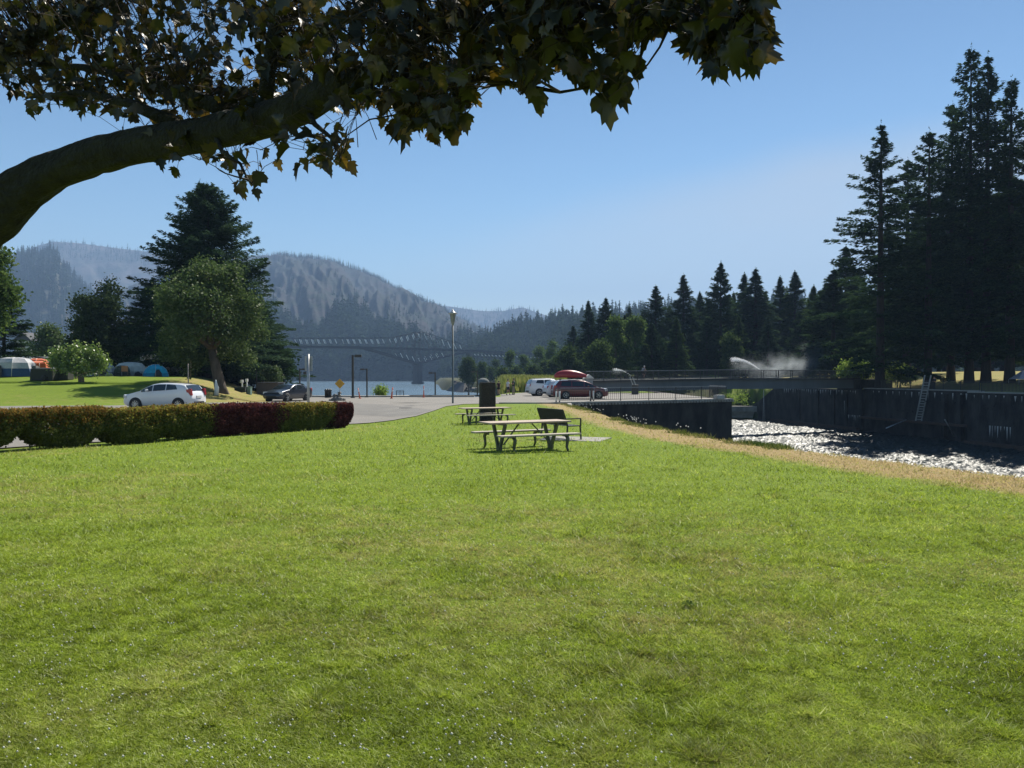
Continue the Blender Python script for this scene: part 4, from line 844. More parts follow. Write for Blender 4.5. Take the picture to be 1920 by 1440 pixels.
# ------------------------------------------------------------------ picnic tables, bench, stone post
wood_top = mat('weathered_planks', (.46, .37, .29), .75, (.33, .25, .19), 6, stretch=(.3, 8, 3), bump=.3, bscale=20)
wood_seat = mat('weathered_seat', (.42, .37, .30), .75, (.30, .26, .21), 6, stretch=(.3, 8, 3), bump=.3, bscale=20)
steel_green = mat('olive_coated_steel', (.12, .125, .085), .55, (.055, .06, .04), 5)
black_steel = mat('black_coated_steel', (.018, .019, .018), .5, (.03, .03, .028), 8)
def picnic():
    t = thing('picnic_table', 'x', 'picnic table')
    b = MB()
    for i in range(5): b.box((0, -.31 + i * .155, .745), (2.42, .145, .042))
    b.build('tabletop', wood_top, t, bevel=.004)
    for s in (-1, 1):
        b = MB()
        for i in range(2): b.box((0, s * .80 - .075 + i * .15, .445), (2.36, .14, .042))
        b.build('bench_seat', wood_seat, t, bevel=.004)
    for e in (-.78, .78):
        b = MB()                                 # V shaped pedestal under the top
        for s in (-1, 1): b.bar((e, s * .06, .0), (e, s * .07, .12), .11, .07, (1, 0, 0)); b.bar((e, s * .055, .08), (e, s * .36, .715), .085, .075, (1, 0, 0))
        b.bar((e, -.36, .715), (e, .36, .715), .07, .03, (1, 0, 0)); b.bar((e, -.12, .02), (e, .12, .02), .08, .03, (1, 0, 0))
        b.build('pedestal', steel_green, t, bevel=.006)
        for s in (-1, 1):
            b = MB(); b.tube([(e, s * .70, .42), (e, s * .84, .405), (e, s * .92, .33), (e, s * .88, .22), (e, s * .86, .10), (e, s * .93, .01)], [.035, .05, .048, .042, .036, .03], 8)
            b.bar((e, s * .06, .10), (e, s * .86, .40), .05, .03, (1, 0, 0)) if False else None
            b.bar((e, s * .64, .415), (e, s * .95, .415), .08, .02, (1, 0, 0)); b.build('leg', steel_green, t)
        b = MB(); b.bar((e * .9, -.1, .16), (e * .25, 0, .70), .03); b.build('brace', steel_green, t)
    return t
tb = picnic(); x, y = U(985, 20.6), 20.6; tb.location = (x, y, place_z(x, y)); tb.rotation_euler.z = R(27); tag(tb, 'larger nearer picnic table with pale plank top and curved steel legs', 'picnic table', 'picnic tables on the lawn')
tb2 = copy_tree(tb); x, y = U(909, 36.2), 36.2; tb2.location = (x, y, place_z(x, y)); tb2.rotation_euler.z = R(24); tag(tb2, 'farther picnic table standing right in front of the dark stone post', 'picnic table', 'picnic tables on the lawn')

def bench():
    d = 24.5; x, y = U(1052, d), d; t = thing('park_bench', 'black steel bench with tilted slatted back on a concrete pad', 'bench', (x, y, place_z(x, y) + .03), R(118))
    b = MB(); L = 1.55
    for i in range(11): b.box((0, -.20 + i * .044, .44), (L, .026, .012))
    b.box((-L / 2, .0, .435), (.035, .5, .03)); b.box((L / 2, 0, .435), (.035, .5, .03)); b.box((0, -.23, .43), (L, .03, .04)); b.build('seat', black_steel, t)
    b = MB(); n = 46
    for i in range(n): xx = -L / 2 + L * (i + .5) / n; b.bar((xx, .26, .48), (xx, .42, .93), .022, .008, (1, 0, 0))
    b.bar((-L / 2, .42, .94), (L / 2, .42, .94), .04); b.bar((-L / 2, .26, .47), (L / 2, .26, .47), .03); b.build('backrest', black_steel, t)
    for s in (-1, 1):
        for yy in (-.22, .24): b = MB(); b.bar((s * L / 2, yy, .44), (s * L / 2, yy * 1.15, 0), .04); b.build('leg', black_steel, t)
        b = MB(); b.bar((s * L / 2, -.24, .44), (s * L / 2, -.24, .66), .035); b.bar((s * L / 2, -.25, .66), (s * L / 2, .34, .66), .035); b.bar((s * L / 2, .24, .44), (s * L / 2, .42, .94), .04); b.build('armrest', black_steel, t)
    return t
bench()
dpt = 24.3; cx, cy = U(1078, dpt), dpt; m_ = Matrix.Rotation(R(-20), 2)
pad = [(cx + (m_ @ Vector(q))[0], cy + (m_ @ Vector(q))[1]) for q in ((-1.0, -.75), (1.0, -.75), (1.0, .8), (-1.0, .8))]
z_ = place_z(cx, cy) + .03; b = MB(); b.prism([(p[0], p[1], z_ - .12) for p in pad], (0, 0, 0), (0, 0, .12)); o = b.build('bench_pad', mat('pad_concrete', (.30, .285, .255), .9, (.22, .21, .185), 3, bump=.3, bscale=30)); tag(o, 'square pale concrete pad under the black bench', 'concrete pad')
# stone post
d = 38.2; x, y = U(914, d), d; b = MB(); rr = random.Random(4); rows = []
for k in range(24):
    z = -.2 + 2.12 * k / 23; ring = []
    for (px_, py_) in [(-.36, -.26), (-.12, -.27), (.12, -.27), (.36, -.25), (.40, -.08), (.41, .1), (.39, .27), (.12, .28), (-.12, .28), (-.36, .27), (-.37, .1), (-.38, -.1)]:
        nz_ = mnoise.noise(Vector((px_ * 7, py_ * 7, z * 5))) * .028 + mnoise.noise(Vector((px_ * 2, py_ * 2, z * 1.5 + 9))) * .03; f_ = 1 + nz_ * 2.2; ring.append((px_ * f_, py_ * f_, z))
    rows += ring
nr = 12; b.add(rows, [(k * nr + j, k * nr + (j + 1) % nr, (k + 1) * nr + (j + 1) % nr, (k + 1) * nr + j) for k in range(23) for j in range(nr)] + [tuple(range(23 * nr, 24 * nr))])
o = b.build('stone_post', mat('dark_basalt', (.050, .040, .034), .95, (.028, .024, .022), 5, bump=1.0, bscale=16), None, (x, y, place_z(x, y)), bevel=.012); o.rotation_euler.z = R(14); tag(o, 'squared rough dark stone post behind the farther picnic table', 'stone post')
# ------------------------------------------------------------------ walls of the old canal
wall_mat = mat('stained_concrete', (.062, .056, .049), .95, (.013, .012, .011), .9, bump=.9, bscale=5, stretch=(1, 1, .45), contrast=(.30, .60), detail=10)
wall_lt = mat('coping_concrete', (.36, .345, .31), .9, (.24, .23, .21), 1.2, bump=.3, bscale=12)
white_streak = mat('white_stain', (.55, .55, .52), .9, (.3, .3, .29), 6, stretch=(1, 1, .3))
galv = mat('galvanised_steel', (.42, .43, .43), .45, (.30, .31, .31), 6, metal=.6)
dark_rail = mat('dark_rail_paint', (.022, .023, .024), .45, (.04, .038, .036), 10)
rail_top = mat('pale_rail_paint', (.30, .31, .32), .4, (.2, .2, .2), 10, metal=.3)  # top rails, paler than the posts and balusters
rust = mat('rusty_brown', (.09, .055, .035), .9, (.05, .035, .028), 5)
def wallseg(b, p0, p1, z0, z1, th, side=1):
    p0, p1 = Vector((*p0, 0)), Vector((*p1, 0)); d = (p1 - p0).normalized(); n = Vector((-d.y, d.x, 0)) * side * th
    b.prism([(p0.x, p0.y, z0), (p1.x, p1.y, z0), (p1.x + n.x, p1.y + n.y, z0), (p0.x + n.x, p0.y + n.y, z0)], (0, 0, 0), (0, 0, z1 - z0))
LZ = -.55
nw = thing('quay_wall', 'dark stained concrete wall below the parking lot with a railing on top', 'wall', (4.0, 59.5, LZ))
def loc_(p, o): return (p[0] - o.location.x, p[1] - o.location.y)
b = MB(); wallseg(b, loc_((3.6, 59.26), nw), loc_((19.7, 68.8), nw), -9.2, 0.0, 1.5); wallseg(b, loc_((19.7, 68.95), nw), loc_((19.9, 118), nw), -9.2, 0.0, 1.3); b.build('wall_body', wall_mat, nw)
b = MB(); p0, p1 = Vector((*loc_((3.5, 59.1), nw), 0)), Vector((*loc_((19.8, 68.75), nw), 0)); dn = (p1 - p0).normalized(); nn_ = Vector((-dn.y, dn.x, 0)); L = (p1 - p0).length
b.bar(p0 + nn_ * .45 + Vector((0, 0, .065)), p1 + nn_ * .45 + Vector((0, 0, .065)), .95, .13)
k = 0
while k < L: q = p0 + dn * k; b.bar(q + Vector((0, 0, -.08)) + nn_ * .0, q + dn * .16 + Vector((0, 0, -.08)) + nn_ * .0, .16, .14); k += .33
b.build('coping', wall_lt, nw)
o = MB(); o.box((*loc_((18.3, 67.9), nw), .30), (.9, .5, .34), math.atan2(9.3, 15.7)); o.build('junction_box', galv, nw)
# stub wall, steps and wing at the left end
b = MB(); b.box((1.6, 59.55, -.62), (5.2, .5, .36)); b.box((1.2, 58.9, -.78), (3.2, .6, .22))
b.prism([(4.25, 59.1, -.48), (4.55, 59.0, -.48), (4.75, 55.6, -1.35), (4.45, 55.6, -1.35)], (0, 0, 0), (0, 0, -1.6)); o = b.build('end_steps', wall_lt, None); tag(o, 'low concrete step and sloping wing at the left end of the quay wall', 'steps')

def railing(name, lab, pts, H=1.07, post_every=2.6, bal=.14, top=rail_top, group=None, twin=None, bw=.022, pw=.055):
    P = [Vector(p) for p in pts]; t = thing(name, lab, 'railing', P[0], 0, group); O = P[0]; tr, br, ba = MB(), MB(), MB()
    posts = []
    for a, c in zip(P, P[1:]):
        n = max(1, round((c - a).length / post_every))
        for i in range(n + (c is P[-1])): posts.append(a.lerp(c, i / n) - O)
        tr.bar(a - O + Vector((0, 0, H)), c - O + Vector((0, 0, H)), .06, .045); br.bar(a - O + Vector((0, 0, .12)), c - O + Vector((0, 0, .12)), .035); br.bar(a - O + Vector((0, 0, H - .12)), c - O + Vector((0, 0, H - .12)), .035)
        m = int((c - a).length / bal)
        for i in range(m): q = a.lerp(c, (i + .5) / m) - O; ba.bar(q + Vector((0, 0, .12)), q + Vector((0, 0, H - .12)), bw)
    for q in posts: b = MB(); b.bar(q + Vector((0, 0, -.1)), q + Vector((0, 0, H)), pw, pw * 1.2); b.build('post', dark_rail, t)
    tr.build('top_rail', top, t); br.build('rail', dark_rail, t); ba.build('balusters', dark_rail, t); return t
off = nn_ * .35
A_ = Vector((3.9, 59.5, LZ + .13)) + off; B_ = Vector((19.4, 68.65, LZ + .13)) + off
railing('quay_railing', 'near dark railing with thin balusters along the top of the quay wall', [A_, B_, Vector((19.3, 75, LZ + .13))], 1.08, 3.0, .2)
# two white striped bollards on the railing line
for u_, lab in ((1046, 'white banded post at the left end of the quay railing'), (1110, 'pair of white banded pipes against the quay railing, in front of the kayak car')):
    dd = 59.6 if u_ < 1100 else 62.2; t = thing('marker_post', lab, 'post', (U(u_, dd), dd, LZ + .1), 0, 'white banded posts'); 
    for s_ in (-.13, .13): b = MB(); b.cyl((s_, 0, 0), (s_, 0, 1.02), .055); b.build('pipe', dark_rail, t); b = MB(); b.cyl((s_, 0, .12), (s_, 0, .86), .07); b.build('band', mat('white_paint', (.75, .75, .74), .5, (.65, .65, .63), 8), t)

# far lock wall
fw = thing('lock_wall', 'high dark lock wall with white stains on the far side of the canal', 'wall', (0, 0, 0))
wl = lambda y, o=0: (float(canal_right(y)) - o, y)
b = MB()
ys = [20, 88.3]; wallseg(b, (wl(20)[0] - 1.1, 20), (wl(88.3)[0] - 1.1, 88.3), -9.2, -.32, 2.4, -1)
wallseg(b, wl(88.3), wl(108), -9.2, -.2, 1.4, -1); wallseg(b, (wl(108)[0] - .35, 108), (wl(131)[0] - .35, 131), -9.2, -.34, 1.75, -1)
p0 = Vector((wl(131)[0] - .1, 131, 0)); p1 = Vector((43.4, 138.6, 0)); q = Vector((1.2, .2, 0))
b.add([(p0.x, p0.y, -9), (p1.x, p1.y, -9), (p1.x, p1.y, -3.9), (p0.x, p0.y, -.34), (p0.x + 1.2, p0.y, -9), (p1.x + 1.2, p1.y, -9), (p1.x + 1.2, p1.y, -3.9), (p0.x + 1.2, p0.y, -.34)], [(0, 1, 2, 3), (7, 6, 5, 4), (0, 3, 7, 4), (1, 5, 6, 2), (3, 2, 6, 7), (0, 4, 5, 1)])
b.build('wall_body', wall_mat, fw)
b = MB(); wallseg(b, (wl(88.3)[0] - .12, 88.3), (wl(108)[0] - .12, 108), -.2, -.08, 1.2, -1); wallseg(b, (wl(20)[0] - 1.2, 20), (wl(88.2)[0] - 1.2, 88.2), -.32, -.18, 1.2, -1); b.build('coping', wall_lt, fw)
b = MB(); wallseg(b, (wl(88.6)[0] - .9, 88.6), (wl(107.7)[0] - .9, 107.7), -4.35, -4.05, 1.0, -1); wallseg(b, (wl(20)[0] - 1.7, 20), (wl(88)[0] - 1.7, 88), -6.6, -5.75, 1.2, -1); wallseg(b, (wl(108.3)[0] - .9, 108.3), (wl(131)[0] - .9, 131), -6.6, -5.7, 1.2, -1); b.build('ledge', rust, fw)
# shallow piers, conduits and stains on the face
b = MB()
for yv in (90, 92.5, 111, 114, 118, 123): wallseg(b, (wl(yv)[0] - .55, yv), (wl(yv + .5)[0] - .55, yv + .5), -5.8, -.6, .6, -1)
for (ya, yb, z1_) in [(91, 96, -1.6), (111.5, 117, -1.5), (112, 114, -2.6), (98, 101, -3.0)]: wallseg(b, (wl(ya)[0] - .42, ya), (wl(yb)[0] - .42, yb), z1_, z1_ + .12, .1, -1)
b.build('conduits', wall_mat, fw)
b = MB(); rr = random.Random(8)
def stain(y0, y1, z1_, n, off_, hmax):
    for i in range(n):
        ya = y0 + (y1 - y0) * (i + rr.uniform(.1, .5)) / n; wdt = rr.uniform(.08, .3); hh = rr.uniform(.2, 1) * hmax
        a_ = (wl(ya)[0] - off_, ya); c_ = (wl(ya + wdt)[0] - off_, ya + wdt)
        b.add([(a_[0], a_[1], z1_), (c_[0], c_[1], z1_), ((a_[0] + c_[0]) / 2, (a_[1] + c_[1]) / 2, z1_ - hh)], [(0, 1, 2)])
stain(106.9, 109.6, -4.1, 8, .40, 1.3)if False else None
stain(108.2, 111.8, -4.0, 9, .37, 1.2); stain(82.2, 85.3, -3.9, 8, 1.115, 1.7); stain(60, 88, -.55, 26, 1.115, .8); stain(109, 128, -.5, 30, .37, .9); stain(89, 107, -.45, 14, .02, 1.0); stain(111, 112, -2.0, 2, .37, 2.5)
b.build('white_streaks', white_streak, fw)
b = MB(); b.box((29, 137.7, -4.3), (30, 1.4, 1.0)); b.box((29, 138.2, -7), (30, 1.0, 5)); o = b.build('cross_wall', wall_lt); tag(o, 'low pale topped sill wall closing the canal beyond the footbridge', 'wall')
# ladder leaning on the lock wall
yl = 95.5; xw = wl(yl)[0]; d_ = Vector((wl(94)[0] - wl(95)[0], -1, 0)).normalized()
t = thing('ladder', 'tall aluminium ladder leaning against the far lock wall', 'ladder', (xw - 1.0, yl, -4.05))
bt = Vector((.1, 1.0, 0)); tp_ = Vector((.75, 0.1, 5.75)); sd_ = Vector((.62, -.78, 0)).normalized() * .36
for s_ in (-1, 1): b = MB(); b.bar(bt + sd_ * s_, tp_ + sd_ * s_, .12, .13); b.build('rail', galv, t)
b = MB()
for i in range(15): q = bt.lerp(tp_, (i + .6) / 17.5); b.bar(q - sd_, q + sd_, .075)
b.build('rungs', galv, t)
for (ua, va, ub, vb, dd, lab) in [(1662, 803, 1700, 787, 92, 'long pole slanting into the water left of the ladder'), (1772, 787, 1790, 818, 88.5, 'long pole slanting into the water right of the ladder')]:
    b = MB(); a_, c_ = px3(ua, va, dd - 3.0), px3(ub, vb, dd + 1.0); b.cyl(a_, c_, .07, .06, 8); o = b.build('mooring_pole', galv); tag(o, lab, 'pole', 'poles in the lock')
# island railings
zr = lambda y: -.1
railing('island_railing', 'dark railing on top of the far lock wall behind the ladder', [Vector((wl(88.5)[0] + .5, 88.5, -.15)), Vector((wl(108)[0] + .5, 108, -.15))], 1.15, 3.0, .18, dark_rail, 'railings on the island', bw=.04)
railing('island_railing', 'dark railing at the right picture edge below the striped canopy', [Vector((wl(60)[0] + .3, 60, -.2)), Vector((wl(88)[0] + .3, 88, -.2))], 1.15, 3.0, .18, dark_rail, 'railings on the island', bw=.04)

# ------------------------------------------------------------------ footbridge over the canal
fb = thing('footbridge', 'long low footbridge with a grey girder and dark railings over the canal', 'bridge', (8.5, 94, 0))
a_ = Vector((0, 0, 1.05)); m_1 = Vector((20, 9.2, 1.33)); c_ = Vector((41.5, 18.4, 1.28)); fbm_ = mat('painted_girder', (.13, .145, .16), .6, (.10, .112, .122), .6, stretch=(1, 1, .3))
b = MB()
for p, q in ((a_, m_1), (m_1, c_)): b.bar(p + Vector((0, 0, -.85)), q + Vector((0, 0, -.85)), 1.7, 1.25); 
b.build('girder', fbm_, fb)
b = MB()
for p, q in ((a_, m_1), (m_1, c_)): b.bar(p + Vector((0, 0, -.1)), q + Vector((0, 0, -.1)), 2.6, .22)
b.build('deck', mat('deck_edge', (.07, .07, .07), .8), fb)
bd = (c_ - a_).normalized(); bn = Vector((bd.y, -bd.x, 0)).normalized()
for s_, nm in ((1, 'near'), (-1, 'far')):
    pts = [a_ + bn * s_ * 1.2, m_1 + bn * s_ * 1.2, c_ + bn * s_ * 1.2]; tr, ba = MB(), MB()
    for p, q in zip(pts, pts[1:]):
        tr.bar(p + Vector((0, 0, 1.1)), q + Vector((0, 0, 1.1)), .08, .06); tr.bar(p + Vector((0, 0, .15)), q + Vector((0, 0, .15)), .05)
        n = int((q - p).length / .17)
        for i in range(n): r_ = p.lerp(q, (i + .5) / n); ba.bar(r_ + Vector((0, 0, .1)), r_ + Vector((0, 0, 1.08)), .026)
        for i in range(9): r_ = p.lerp(q, i / 9); b = MB(); b.bar(r_ + Vector((0, 0, -.2)), r_ + Vector((0, 0, 1.1)), .09); b.build('railing_post', dark_rail, fb)
    tr.build('handrail', rail_top if s_ == 1 else dark_rail, fb); ba.build('balusters', dark_rail, fb)
b = MB(); b.box((43.6, 19.5, -.05), (6.5, 4.2, 2.3), math.atan2(bd.y, bd.x)); b.box((-2.6, -.2, -.25), (6, 3.2, 2.0), math.atan2(bd.y, bd.x)); b.build('abutment', wall_mat, fb)
e_ = Vector((8.5, 94, 0)) + c_ + bn * 1.2; railing('ramp_railing', 'railing continuing from the right end of the footbridge down to the shrubs', [e_ + Vector((.4, 0, 0)), e_ + Vector((7.5, -1.0, -.45))], 1.05, 2.2, .17, dark_rail)
# ground beyond it: pale stones under the wing
# ------------------------------------------------------------------ steel cantilever bridge
steel = mat('bridge_steel', (.022, .025, .03), .6, (.016, .018, .02), .02)
steel_mid = mat('truss_steel', (.06, .065, .075), .6, (.045, .05, .055), .02); steel_glint = mat('glint_bridge_steel', (.85, .86, .86), .5, (.75, .76, .76), .05)  # palest steel: sun glints put into the colour
P0 = Vector((-92, 749, 0)); dirb = Vector((1, .9, 0)).normalized(); nb = Vector((-dirb.y, dirb.x, 0))
def at_u(u):  # distance along the bridge axis seen in photo column u
    k = (u - 960) / 1440; return (P0.x - k * P0.y) / (k * dirb.y - dirb.x)
sb = thing('steel_bridge', 'long grey steel truss bridge crossing the river in front of the mountain', 'bridge', P0)
def bp(u, v, side=0.0):
    s_ = at_u(u); p = dirb * s_ + nb * side; y = P0.y + dirb.y * s_; return Vector((p.x, p.y, Zv(v, y)))
topc = [(300, 634), (540, 634), (640, 634), (700, 634), (735, 633), (760, 628), (783, 622), (806, 628), (830, 637), (850, 643), (868, 647), (880, 658)]
botc = [(300, 652), (540, 651.5), (640, 652), (685, 653.5), (715, 662), (750, 673), (783, 682), (815, 673), (845, 666), (872, 661), (882, 659)]
deck = [(300, 650), (540, 650.5), (640, 651), (783, 655), (880, 658), (1010, 664.5), (1060, 667)]
tu, tv = zip(*topc); bu, bv = zip(*botc); du, dv_ = zip(*deck)
un = list(np.arange(312, 876, 11.1)); 
for sd__ in (-1, 1):
    o_ = sd__ * 4.2; b = MB(); 
    for lst, wd_ in ((topc, .5), (botc, 1.3)):
        for (ua, va), (ub, vb) in zip(lst, lst[1:]): b.bar(bp(ua, va, o_), bp(ub, vb, o_), wd_, wd_)
    b.build('chord', steel, sb); b = MB(); b2 = MB()
    for i, u in enumerate(un):
        t1, b1, d1 = np.interp(u, tu, tv), np.interp(u, bu, bv), np.interp(u, du, dv_); b.bar(bp(u, t1, o_), bp(u, b1, o_), .3)
        if i + 1 < len(un):
            u2 = un[i + 1]; t2, b2_, d2 = np.interp(u2, tu, tv), np.interp(u2, bu, bv), np.interp(u2, du, dv_)
            down = (u < 783) == (i % 2 == 0) if u < 720 else u < 783
            if u < 720: b.bar(bp(u, t1, o_), bp(u2, d2, o_), .2)
            else:
                if u < 783: b.bar(bp(u, d1, o_), bp(u2, t2, o_), .45); b.bar(bp(u, d1, o_), bp(u2, b2_, o_), .45); b.bar(bp(u, b1, o_), bp(u2, d2, o_), .3)
                else: b.bar(bp(u, t1, o_), bp(u2, d2, o_), .45); b.bar(bp(u, b1, o_), bp(u2, d2, o_), .45); b.bar(bp(u, d1, o_), bp(u2, b2_, o_), .3)
            mt_ = (t1 * .75 + d1 * .25); me_ = (t1 * .2 + d2 * .8); b2.bar(bp(u + 1, t1 + 2.5, o_), bp(u + 4.5, t1 + 10.5, o_), .5) if 540 < u < 870 and i % 8 != 5 else None
            if 740 < u < 825: b2.bar(bp(u + 1, b1 - 9, o_), bp(u + 4.5, b1 - 2.5, o_), .4)
    b.build('web_members', steel_mid, sb); b2.build('sun_glints', steel_glint, sb)  # second mesh: short pale bars painted as sun glints on the truss
b = MB()
for (ua, va), (ub, vb) in zip(deck, deck[1:]): b.bar(bp(ua, va), bp(ub, vb), 8.6, 1.9); b.bar(bp(ua, va - 1.8, 4.3), bp(ub, vb - 1.8, 4.3), .25); b.bar(bp(ua, va - 1.8, -4.3), bp(ub, vb - 1.8, -4.3), .25)
b.build('deck', steel, sb)
b = MB(); b3 = MB()
for i, u in enumerate(np.arange(884, 1012, 6.6)):
    d1 = np.interp(u, du, dv_); d2 = np.interp(u + 6.6, du, dv_)
    for o_ in (-3.6, 3.6):
        b.bar(bp(u, d1 + 11, o_), bp(u + 6.6, d2 + 10.7, o_), .45); b.bar(bp(u, d1 + .5, o_), bp(u + 3.3, d1 + 11, o_), .35); b.bar(bp(u + 3.3, d1 + 11, o_), bp(u + 6.6, d2 + .5, o_), .35)
    if u not in (939,): b3.bar(bp(u + 1.0, d1 + 6, -3.8), bp(u + 3.2, d1 + 8.4, -3.8), .75)
b.build('approach_truss', steel, sb); b3.build('approach_glints', steel_glint, sb)  # pale dashes paint the lit spots on the approach diagonals
conc_far = mat('pier_concrete', (.055, .055, .06), .9, (.04, .04, .045), .2)
for u, vt in ((783, 683.5), (880, 662), (950, 668), (1004, 670), (430, 655)):
    s_ = at_u(u); p = dirb * s_; y = P0.y + dirb.y * s_; zt = Zv(vt, y); b = MB(); big = u == 783
    ang = math.atan2(dirb.y, dirb.x); w_ = (5.4 if big else 3.2)
    b.box((p.x, p.y, (zt - 8) / 2), (w_, 9 if big else 8, zt + 8), ang, taper=.9)
    if big: b.box((p.x, p.y, -5.6), (w_ + 1.6, 11, 3.2), ang); b.box((p.x, p.y, zt - .6), (w_ + .8, 10.4, 1.3), ang)
    b.build('pier', conc_far, sb)
# light tower-like lattice over the pier
b = MB()
for o_ in (-4.2, 4.2): b.bar(bp(783, 622, o_), bp(783, 683, o_), 1.0); b.bar(bp(780, 640, o_), bp(780, 683, o_), .4)
for v in (623, 633, 643): b.bar(bp(783, v, -4.2), bp(783, v, 4.2), .7)
b.bar(bp(783, 622, -4.2), bp(783, 633, 4.2), .4); b.bar(bp(783, 622, 4.2), bp(783, 633, -4.2), .4); b.build('portal', steel, sb)
b = MB(); b.box((*bp(812, 652, -2)[:2], bp(812, 653.5, -2).z), (7.5, 2.5, 3.0), math.atan2(dirb.y, dirb.x), taper=.95); b.box((*(bp(812, 652, -2) + dirb * 5)[:2], bp(812, 654, -2).z), (2.2, 2.4, 2.2), math.atan2(dirb.y, dirb.x))
o = b.build('truck', mat('truck_paint', (.08, .09, .11), .5)); o.location = P0; tag(o, 'tiny dark truck driving over the steel bridge right of the main pier', 'truck')

# ------------------------------------------------------------------ lamps and signs
lamp_grey = mat('lamp_paint', (.10, .125, .125), .5, (.085, .10, .10), 4)
def lamp_post():
    d = 59.5; x, y = U(849, d), d; z0 = place_z(x, y); H = Zv(580, d) - z0; t = thing('street_lamp', 'tall grey lamp post with a flat capped lantern at the edge of the lawn', 'street lamp', (x, y, z0))
    b = MB(); b.cyl((0, 0, -.2), (0, 0, H - 1.2), .085, .06, 12); b.cyl((0, 0, 0), (0, 0, .35), .14, .12, 12); b.build('post', lamp_grey, t)
    b = MB(); b.lathe([(.06, H - 1.25), (.10, H - 1.15), (.15, H - .95), (.215, H - .42), (.21, H - .36)], n=10, smooth=False); b.build('lantern', mat('frosted_lantern', (.30, .29, .26), .3, (.25, .24, .22), 4), t)
    b = MB(); b.lathe([(.34, H - .37), (.36, H - .33), (.17, H - .20), (.09, H - .14), (.05, H - .02), (.0, H)], n=14); b.build('cap', mat('lamp_cap', (.5, .5, .48), .35, (.42, .42, .4), 4, metal=.4), t)
    b = MB()
    for k in range(5): a = k * 2 * math.pi / 5; b.bar((math.cos(a) * .155, math.sin(a) * .155, H - .95), (math.cos(a) * .22, math.sin(a) * .22, H - .4), .02)
    b.build('lantern_frame', lamp_grey, t)
lamp_post()
for u, d, vt, sgn, lab in [(562, 74, 691, 1, 'thin dark boat ramp lamp left of the street sign pole'), (661.5, 74, 666, 1, 'tallest dark boat ramp lamp right of the yellow sign, arm pointing right'), (688, 76.2, 691, -1, 'thin dark boat ramp lamp between the yellow sign and the planted island'), (816, 78, 698, -1, 'dark lamp left of the tall lamp post, arm pointing left'), (895, 80, 696, -1, 'thin dark lamp beside the round shore tree, partly behind the stone post')]:
    x, y = U(u, d), d; z0 = LZ; H = Zv(vt, d) - z0; t = thing('ramp_lamp', lab, 'street lamp', (x, y, z0), 0, 'dark lamps along the boat ramp'); k = 1.0 if u in (661.5,) else .62
    b = MB(); b.box((0, 0, H / 2), (.17 * k + .02, .17 * k + .02, H)); b.box((0, 0, .06), (.36, .36, .12)); b.build('post', dark_rail, t)
    b = MB(); b.bar((0, 0, H - .08), (sgn * .3, 0, H - .08), .09); b.build('arm', dark_rail, t)
    b = MB(); b.box((sgn * (.36 + .18 * k), 0, H - .08), (.62 * k, .34 * k, .26 * k)); b.build('lamp_head', dark_rail, t, bevel=.02)
# sign seen from behind
d = 44; x, y = U(578, d), d; z0 = place_z(x, y); H = Zv(664, d) - z0; t = thing('road_sign', 'tall round grey sign pole with a narrow sign seen from behind, near the dark car', 'road sign', (x, y, z0))
b = MB(); b.cyl((0, 0, -.3), (0, 0, H), .075, .075, 12); b.build('post', galv, t)
b = MB(); zt = H - .12; b.box((0, .10, zt - .42), (.44, .012, .86)); b.build('sign_plate', mat('sign_back', (.34, .36, .37), .5, (.28, .3, .31), 5, metal=.4), t, bevel=.003)
b = MB(); b.box((-.22, .1, zt - .97), (.16, .1, .16)); b.build('sign_bracket', dark_rail, t)
# yellow warning sign
d = 66; x, y = U(637, d), d; z0 = place_z(x, y); zc = Zv(719.5, d) - z0; t = thing('warning_sign', 'yellow diamond warning sign on a thin post above a pile of rocks', 'road sign', (x, y, z0))
b = MB(); b.bar((0, .03, 0), (0, .03, zc + .1), .05); b.build('post', galv, t)
s_ = .43; b = MB(); b.prism([(0, 0, zc - s_), (s_, 0, zc), (0, 0, zc + s_), (-s_, 0, zc)], (0, 0, 0), (0, .012, 0)); b.build('sign_plate', mat('sign_yellow', (.62, .33, .02), .5, (.55, .28, .02), 3), t)
b = MB()
for (xa, za, xb, zb_) in [(-.20, .06, -.06, .06), (.02, .06, .18, .06), (-.13, -.08, .14, -.08), (-.16, .10, -.16, .02), (.1, .12, .1, 0)]: b.bar((xa, -.004, zc + za), (xb, -.004, zc + zb_), .05, .006)
b.build('sign_marking', mat('sign_mark', (.20, .09, .02), .6), t)
rk = mat('river_rock', (.27, .25, .22), .9, (.12, .11, .10), 4, bump=.5, bscale=10)
def rock(b, c, r, seed):
    g2 = np.random.default_rng(seed); bm = bmesh.new(); bmesh.ops.create_icosphere(bm, subdivisions=2, radius=1)
    sx, sy, sz = g2.uniform(.7, 1.2, 3) * r; P = []
    for v in bm.verts: n_ = 1 + .28 * mnoise.noise(v.co * 1.5 + Vector((seed, 0, 0))); P.append((c[0] + v.co.x * sx * n_, c[1] + v.co.y * sy * n_, c[2] + v.co.z * sz * .8 * n_))
    b.add(P, [tuple(v.index for v in f.verts) for f in bm.faces]); bm.free()
for i, (dx, dy, dz, r) in enumerate([(-.5, 0, .1, .26), (-.2, -.1, .15, .3), (.15, 0, .14, .28), (-.35, .1, .42, .22), (.0, .1, .5, .22), (.42, .1, .1, .2), (-.75, .1, .05, .18), (.08, -.05, .72, .17)]):
    b = MB(); rock(b, (0, 0, 0), r, 30 + i); o = b.build('rock', rk, None, (x + dx, y - .35 + dy, z0 + dz)); tag(o, 'pale rounded rock in the pile at the foot of the yellow sign', 'rock', 'rocks under the yellow sign')
